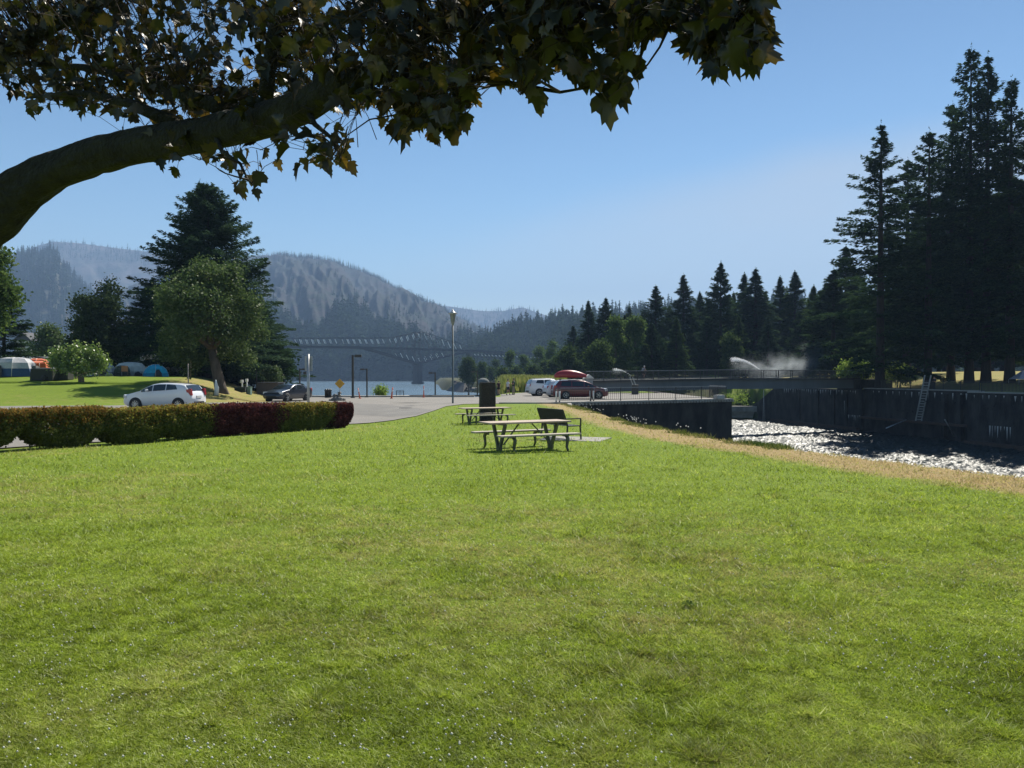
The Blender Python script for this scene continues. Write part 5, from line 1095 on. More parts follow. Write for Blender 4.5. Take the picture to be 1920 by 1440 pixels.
# three short dark bollards, delineators
for i, u in enumerate((611, 615.3, 619.3)):
    d = 75; b = MB(); b.lathe([(.12, 0), (.12, .62), (.15, .66), (.15, .74), (.09, .84), (.0, .86)], n=12); o = b.build('bollard', dark_rail, None, (U(u, d), d, LZ + .03)); tag(o, ['first', 'middle', 'last'][i] + ' of three short dark bollards left of the yellow sign, counted from the left', 'bollard', 'dark bollards by the ramp')
orange = mat('orange_plastic', (.65, .13, .06), .5, (.55, .11, .05), 5)
for u, vt, vb, tilt, lab, w_ in [(675, 728, 748, .2, 'leaning orange post right of the tallest ramp lamp', .065), (734, 727, 748, -.1, 'thicker orange post in front of the small pontoon railing', .085), (794.5, 724, 746, 0, 'slim straight orange post between the pontoon railing and the left armed lamp', .06)]:
    d = 2.15 * 1440 / (vb - 705); t = thing('marker_post', lab, 'post', (U(u, d), d, LZ + .03), 0, 'orange delineator posts'); h = (vb - vt) * d / 1440
    b = MB(); b.tube([(0, 0, 0), (-tilt * h, 0, h)], [w_, w_ * .6], 10); b.build('post', orange, t); b = MB(); b.box((0, 0, .03), (.24, .24, .06)); b.build('base', orange, t, bevel=.01)
    b = MB(); b.tube([(-tilt * h * .62, 0, h * .62), (-tilt * h * .74, 0, h * .74)], [w_ * .85, w_ * .8], 10); b.build('reflective_band', mat('white_paint', (.75, .75, .74)), t)
# planted island beyond the lot and pontoon rail
b = MB(); P = []
d = 80; isl_ = [(-13.5, 78.2), (-8.2, 77.6), (-7.4, 84), (-13.0, 84)]; b.prism([(p[0], p[1], -7) for p in isl_], (0, 0, 0), (0, 0, 6.5)); b.prism([(-24.5, 76.9, -7), (-3.8, 76.9, -7), (-3.8, 77.9, -7), (-24.5, 77.9, -7)], (0, 0, 0), (0, 0, 6.62)); o = b.build('landing_stage', wall_lt); tag(o, 'pale concrete landing at the river edge of the parking lot', 'landing')
btree(715, 80.5, 727, 742, 38, 'low round green plant growing on the concrete landing at the river edge', dec_bright, 140, n=1800, leaf=.16, name='shrub', cat='bush', k=8, z=-.5, stems=3)
railing('pontoon_railing', 'small dark railing of the pontoon right of the planted island', [Vector((U(743, 81), 81, -.75)), Vector((U(757, 81), 81, -.75))], .8, .4, .14, dark_rail)
railing('river_railing', 'low thin railing along the river edge left of the stone post', [Vector((U(768, 77.4), 77.4, -.5)), Vector((U(900, 77.6), 77.6, -.5))], .16, 2.4, 2.0, dark_rail)
# riprap tip of the land and grey dome rock
for i in range(46):
    rr = random.Random(500 + i); yy = rr.uniform(285, 415); xx = float(np.interp(yy, [200, 340, 400, 430], [-8.2, -13.5, -33, -43])) + rr.uniform(-.5, 7); b = MB(); rock(b, (0, 0, 0), rr.uniform(.8, 2.0), 700 + i); o = b.build('rock', rk if i % 3 else mat('dark_rock', (.06, .055, .05), .95), None, (xx, yy, float(zg(xx, yy)) + .3)); tag(o, 'boulder of the rough bank below the round shore tree', 'rock', 'riprap boulders on the shore')
b = MB(); b.add(*(lambda: ([(U(836, 400), 400, -6.3), (U(868, 360), 360, -6.3), (U(868, 360), 372, -1.6), (U(858, 380), 384, -1.4), (U(880, 420), 420, -6.3), (U(880, 400), 400, -1.5)], [(0, 1, 2), (0, 2, 3), (0, 3, 4), (3, 5, 4), (2, 5, 3), (1, 5, 2)]))()); o = b.build('jetty', mat('jetty_dark', (.055, .055, .058), .9, (.04, .04, .042), .3)); tag(o, 'dark sloping jetty tip left of the round shore tree', 'jetty')
b = MB(); prof = [(5.2, -1.5), (5.1, .4), (4.2, 1.7), (2.6, 2.6), (.8, 3.0), (0, 3.02)]; b.lathe(prof, n=20); o = b.build('dome_shelter', mat('dome_grey', (.13, .14, .13), .9, (.09, .10, .09), .6), None, (U(906, 262), 262, -.6)); o.scale = (.42, .42, .5); tag(o, 'grey dome shaped roof just above the stone post', 'shelter')
# ------------------------------------------------------------------ vehicles
glass = bpy.data.materials.new('car_glass'); glass.use_nodes = True; q_ = glass.node_tree.nodes['Principled BSDF']; q_.inputs['Base Color'].default_value = (.018, .024, .028, 1); q_.inputs['Roughness'].default_value = .06; q_.inputs['Specular IOR Level'].default_value = .8
rubber = mat('rubber', (.022, .022, .022), .85, (.03, .03, .03), 8)
alloy = mat('alloy', (.55, .56, .57), .3, (.48, .49, .5), 8, metal=.7)
lamp_w = mat('headlight_lens', (.6, .62, .64), .15, (.5, .5, .5), 8, spec=.8); lamp_r = mat('taillight_lens', (.42, .02, .025), .2, (.3, .015, .02), 8, spec=.7)
def vehicle(name, lab, cat, loc, rz, L, W, H, prof, belt, paint, wheels, wr, win, ws, rw, group=None, rear_z=(.5, .75), front_z=(.42, .55), sill=.2, roofin=.16, pillars=(), rails=False, dark_sill=False):
    """prof: [(t, z)] t = 0 nose .. 1 tail, z = height share; belt: [(t, z)]; x axis points to the nose"""
    t = thing(name, lab, cat, loc, rz, group); n = 44; ts = sorted(set([i / n for i in range(n + 1)] + [p[0] for p in prof])); pt, pz = zip(*prof); bt_, bz = zip(*belt)
    def sec(q):
        top = np.interp(q, pt, pz) * H; be = min(np.interp(q, bt_, bz) * H, top - .03); e = max(0, 1 - q / .10) ** 2 * .16 + max(0, (q - .93) / .07) ** 2 * .09; hw = W / 2 * (1 - e)
        e2 = max(0, (q - .9) / .1) ** 1.5 * .10 + max(0, 1 - q / .06) ** 1.5 * .14
        hr = hw - (top - be) * (.30 + roofin * .5) if top > be + .08 else hw * .93; zb = sill + max(0, .07 - q) * 1.2 + max(0, q - .94) * 1.6
        return [(0, zb), (hw * .86, zb), (hw * .97, zb + .09), (hw, zb + (be - zb) * .45), (hw * .992, zb + (be - zb) * .8), (hw * .965, be), (hr + .03, top - max(.03, (top - be) * .1)), (hr * .86, top - .008), (0, top + .012)]
    K = 9; V_ = []; Fs = []
    for q in ts:
        x = L / 2 - L * q
        for s_ in (1, -1): V_ += [(x, s_ * yy, zz) for yy, zz in sec(q)]
    for i in range(len(ts) - 1):
        for s_ in (0, 1):
            o0, o1 = i * 2 * K + s_ * K, (i + 1) * 2 * K + s_ * K
            for k in range(K - 1): Fs.append((o0 + k, o0 + k + 1, o1 + k + 1, o1 + k) if s_ else (o0 + k, o1 + k, o1 + k + 1, o0 + k + 1))
    for e in (0, len(ts) - 1):
        for k in range(K - 1): Fs.append((e * 2 * K + k, e * 2 * K + k + 1, e * 2 * K + K + k + 1, e * 2 * K + K + k))
    b = MB(); b.add(V_, Fs, True); bo = b.build('body', paint, t)
    bm = bmesh.new(); bm.from_mesh(bo.data); bmesh.ops.remove_doubles(bm, verts=bm.verts[:], dist=.004); bmesh.ops.recalc_face_normals(bm, faces=bm.faces[:]); bm.to_mesh(bo.data); bm.free()
    def strip(name_, fa, fb, q0, q1, s_, material, off_=.014, m=10, a0=0, a1=0):
        P = []
        for j in range(m + 1):
            q = q0 + (q1 - q0) * j / m; S_ = sec(q); p5, p6 = S_[5], S_[6]; x = L / 2 - L * q
            for f_, sh in ((fa, 0), (fb, 1)):
                xx = x + (a0 * (1 - j / m) + a1 * j / m) * sh; P.append((xx, s_ * (p5[0] + (p6[0] - p5[0]) * f_ + off_), p5[1] + (p6[1] - p5[1]) * f_))
        bb = MB(); bb.add(P, [(2 * j, 2 * j + 1, 2 * j + 3, 2 * j + 2) for j in range(m)], True); return bb.build(name_, material, t)
    for s_ in (1, -1):
        for (q0, q1, a0, a1) in win: strip('side_window', .10, .93, q0, q1, s_, glass, a0=a0, a1=a1)
    def screen(name_, q0, q1, inset=.86):
        P = []
        for j in range(5):
            q = q0 + (q1 - q0) * j / 4; S_ = sec(q); x = L / 2 - L * q; z = S_[8][1]; hw_ = S_[6][0] * inset
            for yy in (-1, -.5, 0, .5, 1): P.append((x + (.012 if q0 < .5 else -.012), yy * hw_, z + .006 - .02 * abs(yy)))
        bb = MB(); bb.add(P, [(5 * j + k, 5 * j + k + 1, 5 * j + 6 + k, 5 * j + 5 + k) for j in range(4) for k in range(4)], True); bb.build(name_, glass, t)
    screen('windscreen', *ws); screen('rear_window', *rw)
    for wx_ in wheels:
        for s_ in (1, -1):
            x = L / 2 - L * wx_; yy = s_ * (W / 2 - .10)
            b = MB(); b.lathe([(wr + .065, -.11), (wr + .065, .108)], (x, yy, wr), 24, 'Y'); b.build('wheel_arch', rubber, t)
            b = MB(); b.lathe([(wr * .62, -.09), (wr * .95, -.10), (wr, -.06), (wr, .06), (wr * .95, .115), (wr * .66, .12), (wr * .6, .08)], (x, yy + s_ * .015, wr), 24, 'Y'); w_ = b.build('wheel', rubber, t)
            b = MB(); c_ = (x, yy + s_ * .115, wr); b.lathe([(wr * .14, -.02), (wr * .14, .03)], c_, 12, 'Y')
            for k in range(5 if cat != 'hatchback' else 9):
                a = k * 2 * math.pi / (5 if cat != 'hatchback' else 9); b.bar((x, c_[1], wr), (x + math.cos(a) * wr * .62, c_[1], wr + math.sin(a) * wr * .62), .03, .075 if cat != 'hatchback' else .045, (0, 1, 0))
            b.tube([(x + math.cos(a) * wr * .64, c_[1] - s_ * .01, wr + math.sin(a) * wr * .64) for a in np.linspace(0, 2 * math.pi, 25)], .018, 6, cap=False)
            r_ = b.build('rim', alloy, None); r_.parent = w_
    for s_ in (1, -1):
        q = .05; S_ = sec(q); b = MB(); b.box((L / 2 - L * .055, s_ * (S_[4][0] - .20), H * (front_z[0] + front_z[1]) / 2), (.30, .42, H * (front_z[1] - front_z[0])), s_ * -.5, 0, -.25); b.build('headlight', lamp_w, t, bevel=.03)
        b = MB(); b.box((-L / 2 + L * .035, s_ * (W / 2 * .90 - .02), H * (rear_z[0] + rear_z[1]) / 2), (.30, .14, H * (rear_z[1] - rear_z[0])), s_ * .2, 0, .16); b.build('tail_light', lamp_r, t, bevel=.03)
        q = ws[1] - .055; S_ = sec(max(q, win[0][0] + .01)); b = MB(); b.box((L / 2 - L * q + .02, s_ * (S_[5][0] + .09), S_[5][1] + .10), (.12, .2, .14)); b.build('wing_mirror', paint, t, bevel=.03)
    b = MB(); b.box((L / 2 - .03, 0, H * .30), (.08, W * .5, H * .12)); b.build('grille', rubber, t, bevel=.015)
    b = MB(); b.box((-L / 2 + .0, 0, H * .26), (.07, W * .62, H * .10)); b.build('rear_bumper_trim', rubber, t, bevel=.015)
    b = MB(); b.box((-L / 2 - .0, 0, H * .48), (.05, .5, .13)); b.build('number_plate', mat('plate_blank', (.6, .6, .58), .5), t)
    if rails:
        for s_ in (1, -1): b = MB(); b.tube([(L / 2 - L * .42, s_ * (sec(.5)[6][0] - .03), H * .985), (L / 2 - L * .5, s_ * (sec(.5)[6][0] - .03), H + .05), (L / 2 - L * .85, s_ * (sec(.8)[6][0] - .03), H + .04), (L / 2 - L * .9, s_ * (sec(.9)[6][0] - .03), H * .97)], .02, 6); b.build('roof_rail', mat('roof_rail_metal', (.5, .5, .5), .4, metal=.5), t)
    return t
def paint(name, c, metal=.0): return mat(name, c, .28, tuple(x * .92 for x in c), .7, metal=metal, coat=.6, detail=2)
# white hatchback, nose to the left
d = 44.0; x, y = U(309, d), d
vehicle('parked_car', 'small white hatchback parked on the road behind the hedge', 'hatchback', (x, y, place_z(x, y) + .03), R(180 - 7), 4.14, 1.7, 1.50,
        [(0, .40), (.02, .50), (.06, .58), (.18, .665), (.245, .70), (.33, .84), (.42, .955), (.52, 1.0), (.68, .995), (.84, .955), (.90, .92), (.955, .74), (.985, .62), (1, .45)],
        [(0, .55), (.25, .645), (.6, .70), (.85, .76), (1, .78)], paint('white_car_paint', (.72, .735, .76)), (.195, .815), .315, [(.275, .43, 0, -.02), (.445, .62, -.02, -.02), (.635, .80, -.02, .14)], (.25, .43), (.90, .965), rear_z=(.52, .78))
d = 65; x, y = U(540, d), d
vehicle('dark_sedan', 'dark grey sedan facing the camera at an angle behind the green and purple hedge end', 'sedan', (x, y, place_z(x, y) + .03), R(-107), 4.85, 1.85, 1.44,
        [(0, .38), (.015, .50), (.06, .58), (.2, .66), (.28, .70), (.36, .85), (.44, .96), (.52, 1.0), (.66, .985), (.76, .92), (.88, .79), (.95, .77), (.985, .66), (1, .45)],
        [(0, .5), (.3, .66), (.7, .70), (1, .72)], paint('dark_car_paint', (.035, .042, .06), .3), (.19, .80), .33, [(.33, .48, 0, 0), (.50, .64, 0, 0), (.65, .76, 0, .1)], (.29, .46), (.70, .86))
d = 82.5; x, y = U(1024, d) + .35, d
vehicle('parked_suv', 'white sport utility vehicle with its tail to the left, farthest of the parked row', 'suv', (x, y, LZ + .04), R(14), 4.9, 1.95, 1.80,
        [(0, .42), (.02, .56), (.08, .62), (.22, .68), (.28, .71), (.36, .86), (.43, .965), (.52, 1.0), (.8, .985), (.93, .95), (.965, .76), (.985, .64), (1, .45)],
        [(0, .6), (.3, .66), (.7, .70), (1, .76)], paint('white_car_paint', (.72, .735, .76)), (.19, .785), .37, [(.32, .47, 0, 0), (.49, .66, 0, 0), (.68, .86, 0, .16)], (.29, .45), (.925, .975), rear_z=(.54, .68), rails=True)
d = 77.5; x, y = U(1056, d) + .4, d
vehicle('parked_suv', 'white vehicle half hidden between the farthest white one and the dark red kayak car', 'suv', (x, y, LZ + .04), R(13), 4.7, 1.85, 1.70,
        [(0, .42), (.02, .56), (.08, .62), (.22, .68), (.28, .71), (.36, .86), (.43, .965), (.52, 1.0), (.8, .985), (.90, .95), (.955, .76), (.985, .64), (1, .45)],
        [(0, .6), (.3, .66), (.7, .70), (1, .72)], paint('silver_white_paint', (.62, .64, .67), .1), (.19, .80), .35, [(.32, .47, 0, 0), (.49, .66, 0, 0), (.68, .84, 0, .16)], (.29, .45), (.90, .965), rear_z=(.50, .66))
d = 71.5; x, y = U(1086, d), d
mv = vehicle('parked_minivan', 'dark red minivan carrying a red kayak on its roof', 'minivan', (x, y, LZ + .04), R(6), 5.1, 1.95, 1.72,
        [(0, .36), (.015, .46), (.06, .54), (.17, .62), (.22, .66), (.32, .84), (.42, .965), (.52, 1.0), (.82, .99), (.90, .95), (.955, .76), (.985, .62), (1, .42)],
        [(0, .52), (.22, .60), (.6, .64), (1, .67)], paint('dark_red_paint', (.12, .010, .018), .1), (.18, .78), .345, [(.27, .43, 0, 0), (.45, .66, 0, 0), (.68, .87, 0, .12)], (.225, .43), (.90, .965), rear_z=(.45, .72), rails=True)
# kayak on the roof, upside down
kz = LZ + .04 + 1.72 + .12
t = thing('kayak', 'red kayak lying upside down on the roof of the dark red minivan', 'kayak', (U(1071, d), d, kz), R(5))
n = 20; b = MB(); P = []; K = 10
for i in range(n + 1):
    s_ = i / n; x_ = -2.15 + 4.1 * s_; wd_ = .44 * math.sin(math.pi * min(.995, max(.03, s_))) ** .55; hh = .30 + .26 * math.sin(math.pi * min(1, s_ * 1.02)) ** .6; rise = .42 * (1 - s_) ** 3 * -0.0 + (.0)
    keel = .16 + .56 * math.sin(math.pi * min(.98, .06 + .88 * (s_ ** .8))) ** .7
    for k in range(K): a = math.pi * k / (K - 1); P.append((x_, wd_ * math.cos(a), .10 + max(.02, keel - .10) * math.sin(a) ** .8))
b.add(P, [(i * K + k, i * K + k + 1, (i + 1) * K + k + 1, (i + 1) * K + k) for i in range(n) for k in range(K - 1)] + [(i * K, (i + 1) * K, (i + 1) * K + K - 1, i * K + K - 1) for i in range(n)] + [tuple(range(K)), tuple(range(n * K, (n + 1) * K))], True); t.scale = (.74, 1, 1.15); b.build('hull', mat('red_kayak', (.36, .020, .022), .38, (.28, .016, .02), 2, coat=.3), t)
b = MB()
for xx in (-.9, .7): b.bar((xx, -.62, .02), (xx, .62, .02), .05, .06); b.bar((xx, -.5, .05), (xx, -.5, .3), .04); b.bar((xx, .5, .05), (xx, .5, .3), .04)
cr_ = b.build('roof_rack', rubber, None, (0, 0, 0)); cr_.parent = mv; cr_.location = (-.9, 0, 1.76)
# pale hut behind the minivan
d = 93; x = U(1103, d); t = thing('small_hut', 'small hut with a pale gabled roof behind the minivan bonnet', 'hut', (x, d, .2)); b = MB(); b.box((0, 0, .3), (.9, 2, 1.6)); b.build('wall', mat('hut_wall', (.3, .31, .33), .8), t)
b = MB(); b.prism([(-.6, -1.2, 1.1), (.6, -1.2, 1.1), (0, -1.2, 1.6)], (0, 0, 0), (0, 2.4, 0)); b.build('roof', mat('hut_roof', (.62, .61, .58), .7), t)

# ------------------------------------------------------------------ people
def person(lab, x, y, z, rz, H, J, skin, clothes, hair, kind='person', hands=True):
    """J: joints (share of height). One skinned body; clothes and hair are children."""
    t = bpy.data.meshes.new('person'); names = list(J); idx = {k: i for i, k in enumerate(names)}
    E = [('pelvis', 'spine'), ('spine', 'chest'), ('chest', 'neck'), ('neck', 'head'), ('head', 'crown')]
    for s_ in 'LR': E += [('chest', 'sh' + s_), ('sh' + s_, 'el' + s_), ('el' + s_, 'wr' + s_), ('wr' + s_, 'ha' + s_), ('pelvis', 'hip' + s_), ('hip' + s_, 'kn' + s_), ('kn' + s_, 'an' + s_), ('an' + s_, 'to' + s_)]
    RAD = dict(pelvis=.082, spine=.072, chest=.088, neck=.034, head=.052, crown=.040, sh=.034, el=.026, wr=.018, ha=.018, hip=.056, kn=.036, an=.024, to=.022)
    VV = [Vector(J[k]) * H for k in names]; ee = [(idx[a], idx[c]) for a, c in E]; rad = [RAD[k if k in RAD else k[:-1]] * H for k in names]
    for s_ in 'LR':      # five fingers each
        hv = VV[idx['ha' + s_]]; dv = (hv - VV[idx['wr' + s_]]).normalized(); sdv = Vector((0, 1, 0)) if abs(dv.y) < .7 else Vector((1, 0, 0))
        for k, (o_, L_) in enumerate(((-.010, .032), (-.003, .045), (.004, .048), (.011, .042), (-.016, .028))):
            i0 = len(VV); VV += [hv + sdv * o_ * H + dv * L_ * .5 * H + (Vector((.008 * H, 0, 0)) if k == 4 else Vector()), hv + sdv * o_ * H * 1.2 + dv * L_ * H + Vector((.006 * H, 0, 0))]; rad += [.0055 * H, .0045 * H]; ee += [(idx['ha' + s_], i0), (i0, i0 + 1)]
    t.from_pydata([tuple(v) for v in VV], ee, []); o = link('person', t, None, (x, y, z)); o.rotation_euler.z = rz
    md = o.modifiers.new('skin', 'SKIN'); 
    for i, v in enumerate(t.skin_vertices[0].data): v.radius = (rad[i], rad[i] * (.78 if i < len(names) and names[i] in ('pelvis', 'spine', 'chest') else 1)); v.use_root = (i == idx['pelvis'])
    sbm = o.modifiers.new('sub', 'SUBSURF'); sbm.levels = 1; sbm.render_levels = 2; t.materials.append(skin); tag(o, lab, 'person')
    vv = lambda k: VV[idx[k]]
    def cloth(nm, paths, m_):
        b = MB()
        for pts, rr_ in paths: b.tube([p for p in pts], [r * H for r in rr_], 12)
        return b.build(nm, m_, o)
    sh, pn, pants_m, shoe_m, sleeve, leglen = clothes
    P_ = [([vv('pelvis') + Vector((0, 0, -.02 * H)), vv('spine'), vv('chest'), vv('chest').lerp(vv('neck'), .75)], [.098, .088, .104, .05])]
    for s_ in 'LR': P_.append(([vv('chest').lerp(vv('sh' + s_), .5), vv('sh' + s_), vv('sh' + s_).lerp(vv('el' + s_), sleeve)], [.055, .046, .038]))
    cloth('shirt', P_, sh)
    P_ = [([vv('pelvis') + Vector((0, 0, .03 * H)), vv('pelvis') + Vector((0, 0, -.05 * H))], [.092, .098])]
    for s_ in 'LR':
        if leglen <= 1: P_.append(([vv('pelvis').lerp(vv('hip' + s_), .8), vv('hip' + s_), vv('hip' + s_).lerp(vv('kn' + s_), leglen)], [.06, .066, .056]))
        else: P_.append(([vv('hip' + s_) + Vector((0, 0, .02 * H)), vv('hip' + s_), vv('kn' + s_), vv('an' + s_)], [.06, .064, .046, .036]))
    cloth(pn, P_, pants_m)
    for s_ in 'LR': cloth('shoe', [([vv('an' + s_) + Vector((-.02 * H, 0, -.012 * H)), vv('to' + s_) + Vector((.0, 0, .0))], [.026, .024])], shoe_m)
    b = MB(); hc = vv('head').lerp(vv('crown'), .6) + Vector((-.012 * H, 0, .012 * H)); prof = []
    bm = bmesh.new(); bmesh.ops.create_icosphere(bm, subdivisions=2, radius=1)
    b.add([(hc.x + v.co.x * .058 * H, hc.y + v.co.y * .052 * H, hc.z + v.co.z * .052 * H * (1 if v.co.z > 0 or v.co.x < 0 else .25)) for v in bm.verts], [tuple(v.index for v in f.verts) for f in bm.faces], True); bm.free(); b.build('hair', hair, o)
    b = MB(); fx = vv('head') + Vector((.05 * H, 0, .012 * H)); b.tube([fx + Vector((0, 0, .006)), fx + Vector((.02, 0, -.02)), fx + Vector((0, 0, -.03))], [.006, .012, .008], 6); b.build('nose', skin, o)
    b = MB()
    for s_ in (-1, 1): b.lathe([(.0001, -.008), (.009, 0), (.0001, .008)], tuple(fx + Vector((.0, s_ * .03, .012))), 8, 'X')
    b.build('eyes', mat('eye_dark', (.03, .025, .02), .3), o)
    return o
skin1 = mat('skin', (.45, .26, .18), .6, (.40, .22, .15), 12); hair_d = mat('dark_hair', (.02, .015, .012), .6)
def joints(sw=.1, arm='down'):
    J = dict(pelvis=(0, 0, .53), spine=(0, 0, .62), chest=(0, 0, .745), neck=(.002, 0, .845), head=(.008, 0, .905), crown=(.008, 0, .958))
    for s_, q in (('L', 1), ('R', -1)):
        f = sw * q; J['hip' + s_] = (0, .052 * q, .50); J['kn' + s_] = (f * .5 + .012, .055 * q, .28); J['an' + s_] = (f, .058 * q, .048); J['to' + s_] = (f + .07, .064 * q, .016)
        J['sh' + s_] = (0, .105 * q, .80); J['el' + s_] = (-.02 - f * .5, .13 * q, .63)
        J['wr' + s_] = (-.01 - f * .6, .135 * q, .49); J['ha' + s_] = (.005 - f * .6, .133 * q, .45)
        if arm == 'fold': J['wr' + s_] = (.12, .05 * q, .66); J['ha' + s_] = (.13, .015 * q, .67)
        if arm == 'bars': J['el' + s_] = (.10, .13 * q, .66); J['wr' + s_] = (.22, .12 * q, .60); J['ha' + s_] = (.25, .12 * q, .59)
    return J
C_ = lambda n, c: mat(n, c, .85, tuple(x * .8 for x in c), 6)
d = 85.5; person('person with long dark hair in a dark red top, left of the white shirted one', U(935, d), d, LZ + .045, R(70), 1.58, joints(.02, 'fold'), skin1, (C_('dark_red_top', (.045, .014, .018)), 'shorts', C_('black_cloth', (.02, .02, .02)), C_('black_cloth', (.02, .02, .02)), .3, .5), hair_d)
d = 84.5; person('person in a white shirt and dark shorts walking across the parking lot', U(952.5, d), d, LZ + .045, R(20), 1.76, joints(.13), skin1, (C_('white_shirt', (.72, .72, .76)), 'shorts', C_('navy_cloth', (.02, .025, .045)), C_('black_cloth', (.02, .02, .02)), .65, .75), hair_d)
d = 86; person('person in a dark green shirt and khaki trousers right of the white shirted one', U(963, d), d, LZ + .045, R(160), 1.86, joints(.03, 'fold'), skin1, (C_('green_shirt', (.03, .055, .035)), 'trousers', C_('khaki_cloth', (.27, .25, .19)), C_('black_cloth', (.02, .02, .02)), .5, 2), mat('brown_hair', (.06, .04, .025), .7))
# person at the island railing
pp = (wl(97)[0] + 1.6, 97.0); person('dark clad person leaning at the island railing left of the ladder', pp[0], pp[1], float(zg(*pp)), R(200), 1.75, joints(.02, 'fold'), skin1, (C_('black_cloth', (.02, .02, .02)), 'trousers', C_('navy_cloth', (.02, .025, .045)), C_('black_cloth', (.02, .02, .02)), .8, 2), hair_d)
# cyclist on the footbridge
cb = Vector((8.5, 94, 0)) + a_.lerp(m_1, .78); cb = Vector((U(1198, cb.y), cb.y, 1.26))
kk = (cb.x - 8.5) / 41.5; cb = Vector((8.5, 94, 0)) + Vector((41.5 * kk, 18.4 * kk, float(np.interp(kk, [0, .48, 1], [1.07, 1.35, 1.3])) + .03))
ang = math.atan2(bd.y, bd.x); t = thing('bicycle', 'bicycle ridden along the footbridge near the small sprinkler', 'bicycle', cb, ang)
for xx in (-.52, .52):
    b = MB(); b.tube([(xx + math.cos(a) * .33, 0, .35 + math.sin(a) * .33) for a in np.linspace(0, 2 * math.pi, 25)], .02, 6, cap=False); w_ = b.build('wheel', rubber, t); b = MB()
    for k in range(12): a = k * math.pi / 6; b.bar((xx, 0, .35), (xx + math.cos(a) * .32, 0, .35 + math.sin(a) * .32), .004)
    q = b.build('spokes', galv, w_)
b = MB()
for p, q in (((-.52, 0, .35), (-.08, 0, .33)), ((-.52, 0, .35), (-.2, 0, .82)), ((-.08, 0, .33), (-.22, 0, .92)), ((-.08, 0, .33), (.36, 0, .82)), ((-.19, 0, .80), (.34, 0, .88)), ((.52, 0, .35), (.34, 0, .98))): b.cyl(p, q, .018, n=6)
b.build('frame', C_('bike_frame', (.05, .06, .09)), t); b = MB(); b.box((-.23, 0, .94), (.24, .13, .05)); b.build('saddle', rubber, t, bevel=.02); b = MB(); b.cyl((.33, -.28, 1.0), (.33, .28, 1.0), .016, n=6); b.build('handlebar', rubber, t)
J = dict(pelvis=(-.12, 0, .57), spine=(-.08, 0, .65), chest=(.02, 0, .76), neck=(.06, 0, .85), head=(.08, 0, .905), crown=(.085, 0, .96))
for s_, q in (('L', 1), ('R', -1)):
    J['hip' + s_] = (-.11, .052 * q, .555); J['kn' + s_] = (.08, .06 * q, .42 + .07 * q); J['an' + s_] = (-.03, .06 * q, .20 + .08 * q); J['to' + s_] = (.04, .062 * q, .17 + .08 * q)
    J['sh' + s_] = (.03, .105 * q, .80); J['el' + s_] = (.10, .12 * q, .68); J['wr' + s_] = (.18, .13 * q, .60); J['ha' + s_] = (.205, .13 * q, .59)
person('cyclist in a grey top with a pale helmet riding over the footbridge', cb.x, cb.y, cb.z, ang, 1.7, J, skin1, (C_('grey_top', (.22, .22, .24)), 'shorts', C_('black_cloth', (.02, .02, .02)), C_('black_cloth', (.02, .02, .02)), .6, .8), mat('helmet_white', (.6, .6, .6), .4))

# ------------------------------------------------------------------ the camp
def tent(lab, u, d, vt, vb, wpx, c, c2, sides=8, pole=(.6, .6, .58), stretch=1.0, door=None, rz=0, prof=((1, 0), (.94, .3), (.78, .62), (.5, .88), (.2, .99), (0.02, 1.0)), group='tents on the camp terrace', dl=.9):
    x, y = at_px(u, d); z0 = place_z(x, y); H = Zv(vt, d) - z0; W_ = wpx * d / 1440 / 2
    t = thing('tent', lab, 'tent', (x, y, z0 - .02), rz, group); ms = C_('tent_' + lab.split()[0] + str(u), c); md_ = C_('tentlow_' + str(u), c2)
    P = []; rows = []
    for (r, z) in prof: rows.append([(W_ * r * math.cos(2 * math.pi * (k + .5) / sides) * (1 + .03 * (k % 2)), W_ * dl * r * math.sin(2 * math.pi * (k + .5) / sides), H * z) for k in range(sides)])
    b = MB(); bl_ = MB()
    for i in range(len(rows) - 1):
        tgt = bl_ if i == 0 else b
        # sag between the poles: mid points pulled in
        for k in range(sides):
            k2 = (k + 1) % sides; p = [Vector(q) for q in (rows[i][k], rows[i][k2], rows[i + 1][k2], rows[i + 1][k])]
            m0 = (p[0] + p[1]) / 2; m1 = (p[2] + p[3]) / 2; m0 = Vector((m0.x * .95, m0.y * .95, m0.z)); m1 = Vector((m1.x * .95, m1.y * .95, m1.z - .02))
            tgt.add([p[0], m0, p[1], p[2], m1, p[3]], [(0, 1, 4, 5), (1, 2, 3, 4)], True)
    b.build('fly', ms, t); bl_.build('skirt', md_, t); b = MB()
    for k in range(0, sides, 2): b.tube([rows[i][k] for i in range(len(rows))], .018, 5)
    b.build('poles', C_('pole' + str(u), pole), t)
    if door:
        b = MB(); a0 = -math.pi / 2 + door; w2 = .3
        pts = [(W_ * r * math.cos(a0 + dd) * 1.02, W_ * dl * r * math.sin(a0 + dd) * 1.02, H * z) for r, z, dd in ((1, 0.02, -w2), (1, 0.02, w2), (.94, .3, w2 * .9), (.80, .58, w2 * .4), (.80, .58, -w2 * .4), (.94, .3, -w2 * .9))]; b.add(pts, [(0, 1, 2, 3, 4, 5)]); b.build('door', C_('tent_door', (.05, .05, .05)), t)
    return t
boxy = ((1, 0), (.97, .35), (.86, .7), (.66, .93), (.3, 1.0), (.02, 1.01))
tent('blue dome tent in front of the motorhome', 292, 72, 683, 707, 46, (.03, .42, .62), (.02, .28, .46), door=.6)
tent('large pale grey dome tent left of the blue tent', 245, 73, 679, 707, 58, (.62, .64, .58), (.40, .43, .40), sides=10, prof=boxy, door=.9)
tent('olive green cabin tent with a window, overlapping the pale grey dome tent', 229, 71, 685, 707, 30, (.055, .075, .045), (.04, .05, .035), prof=boxy)
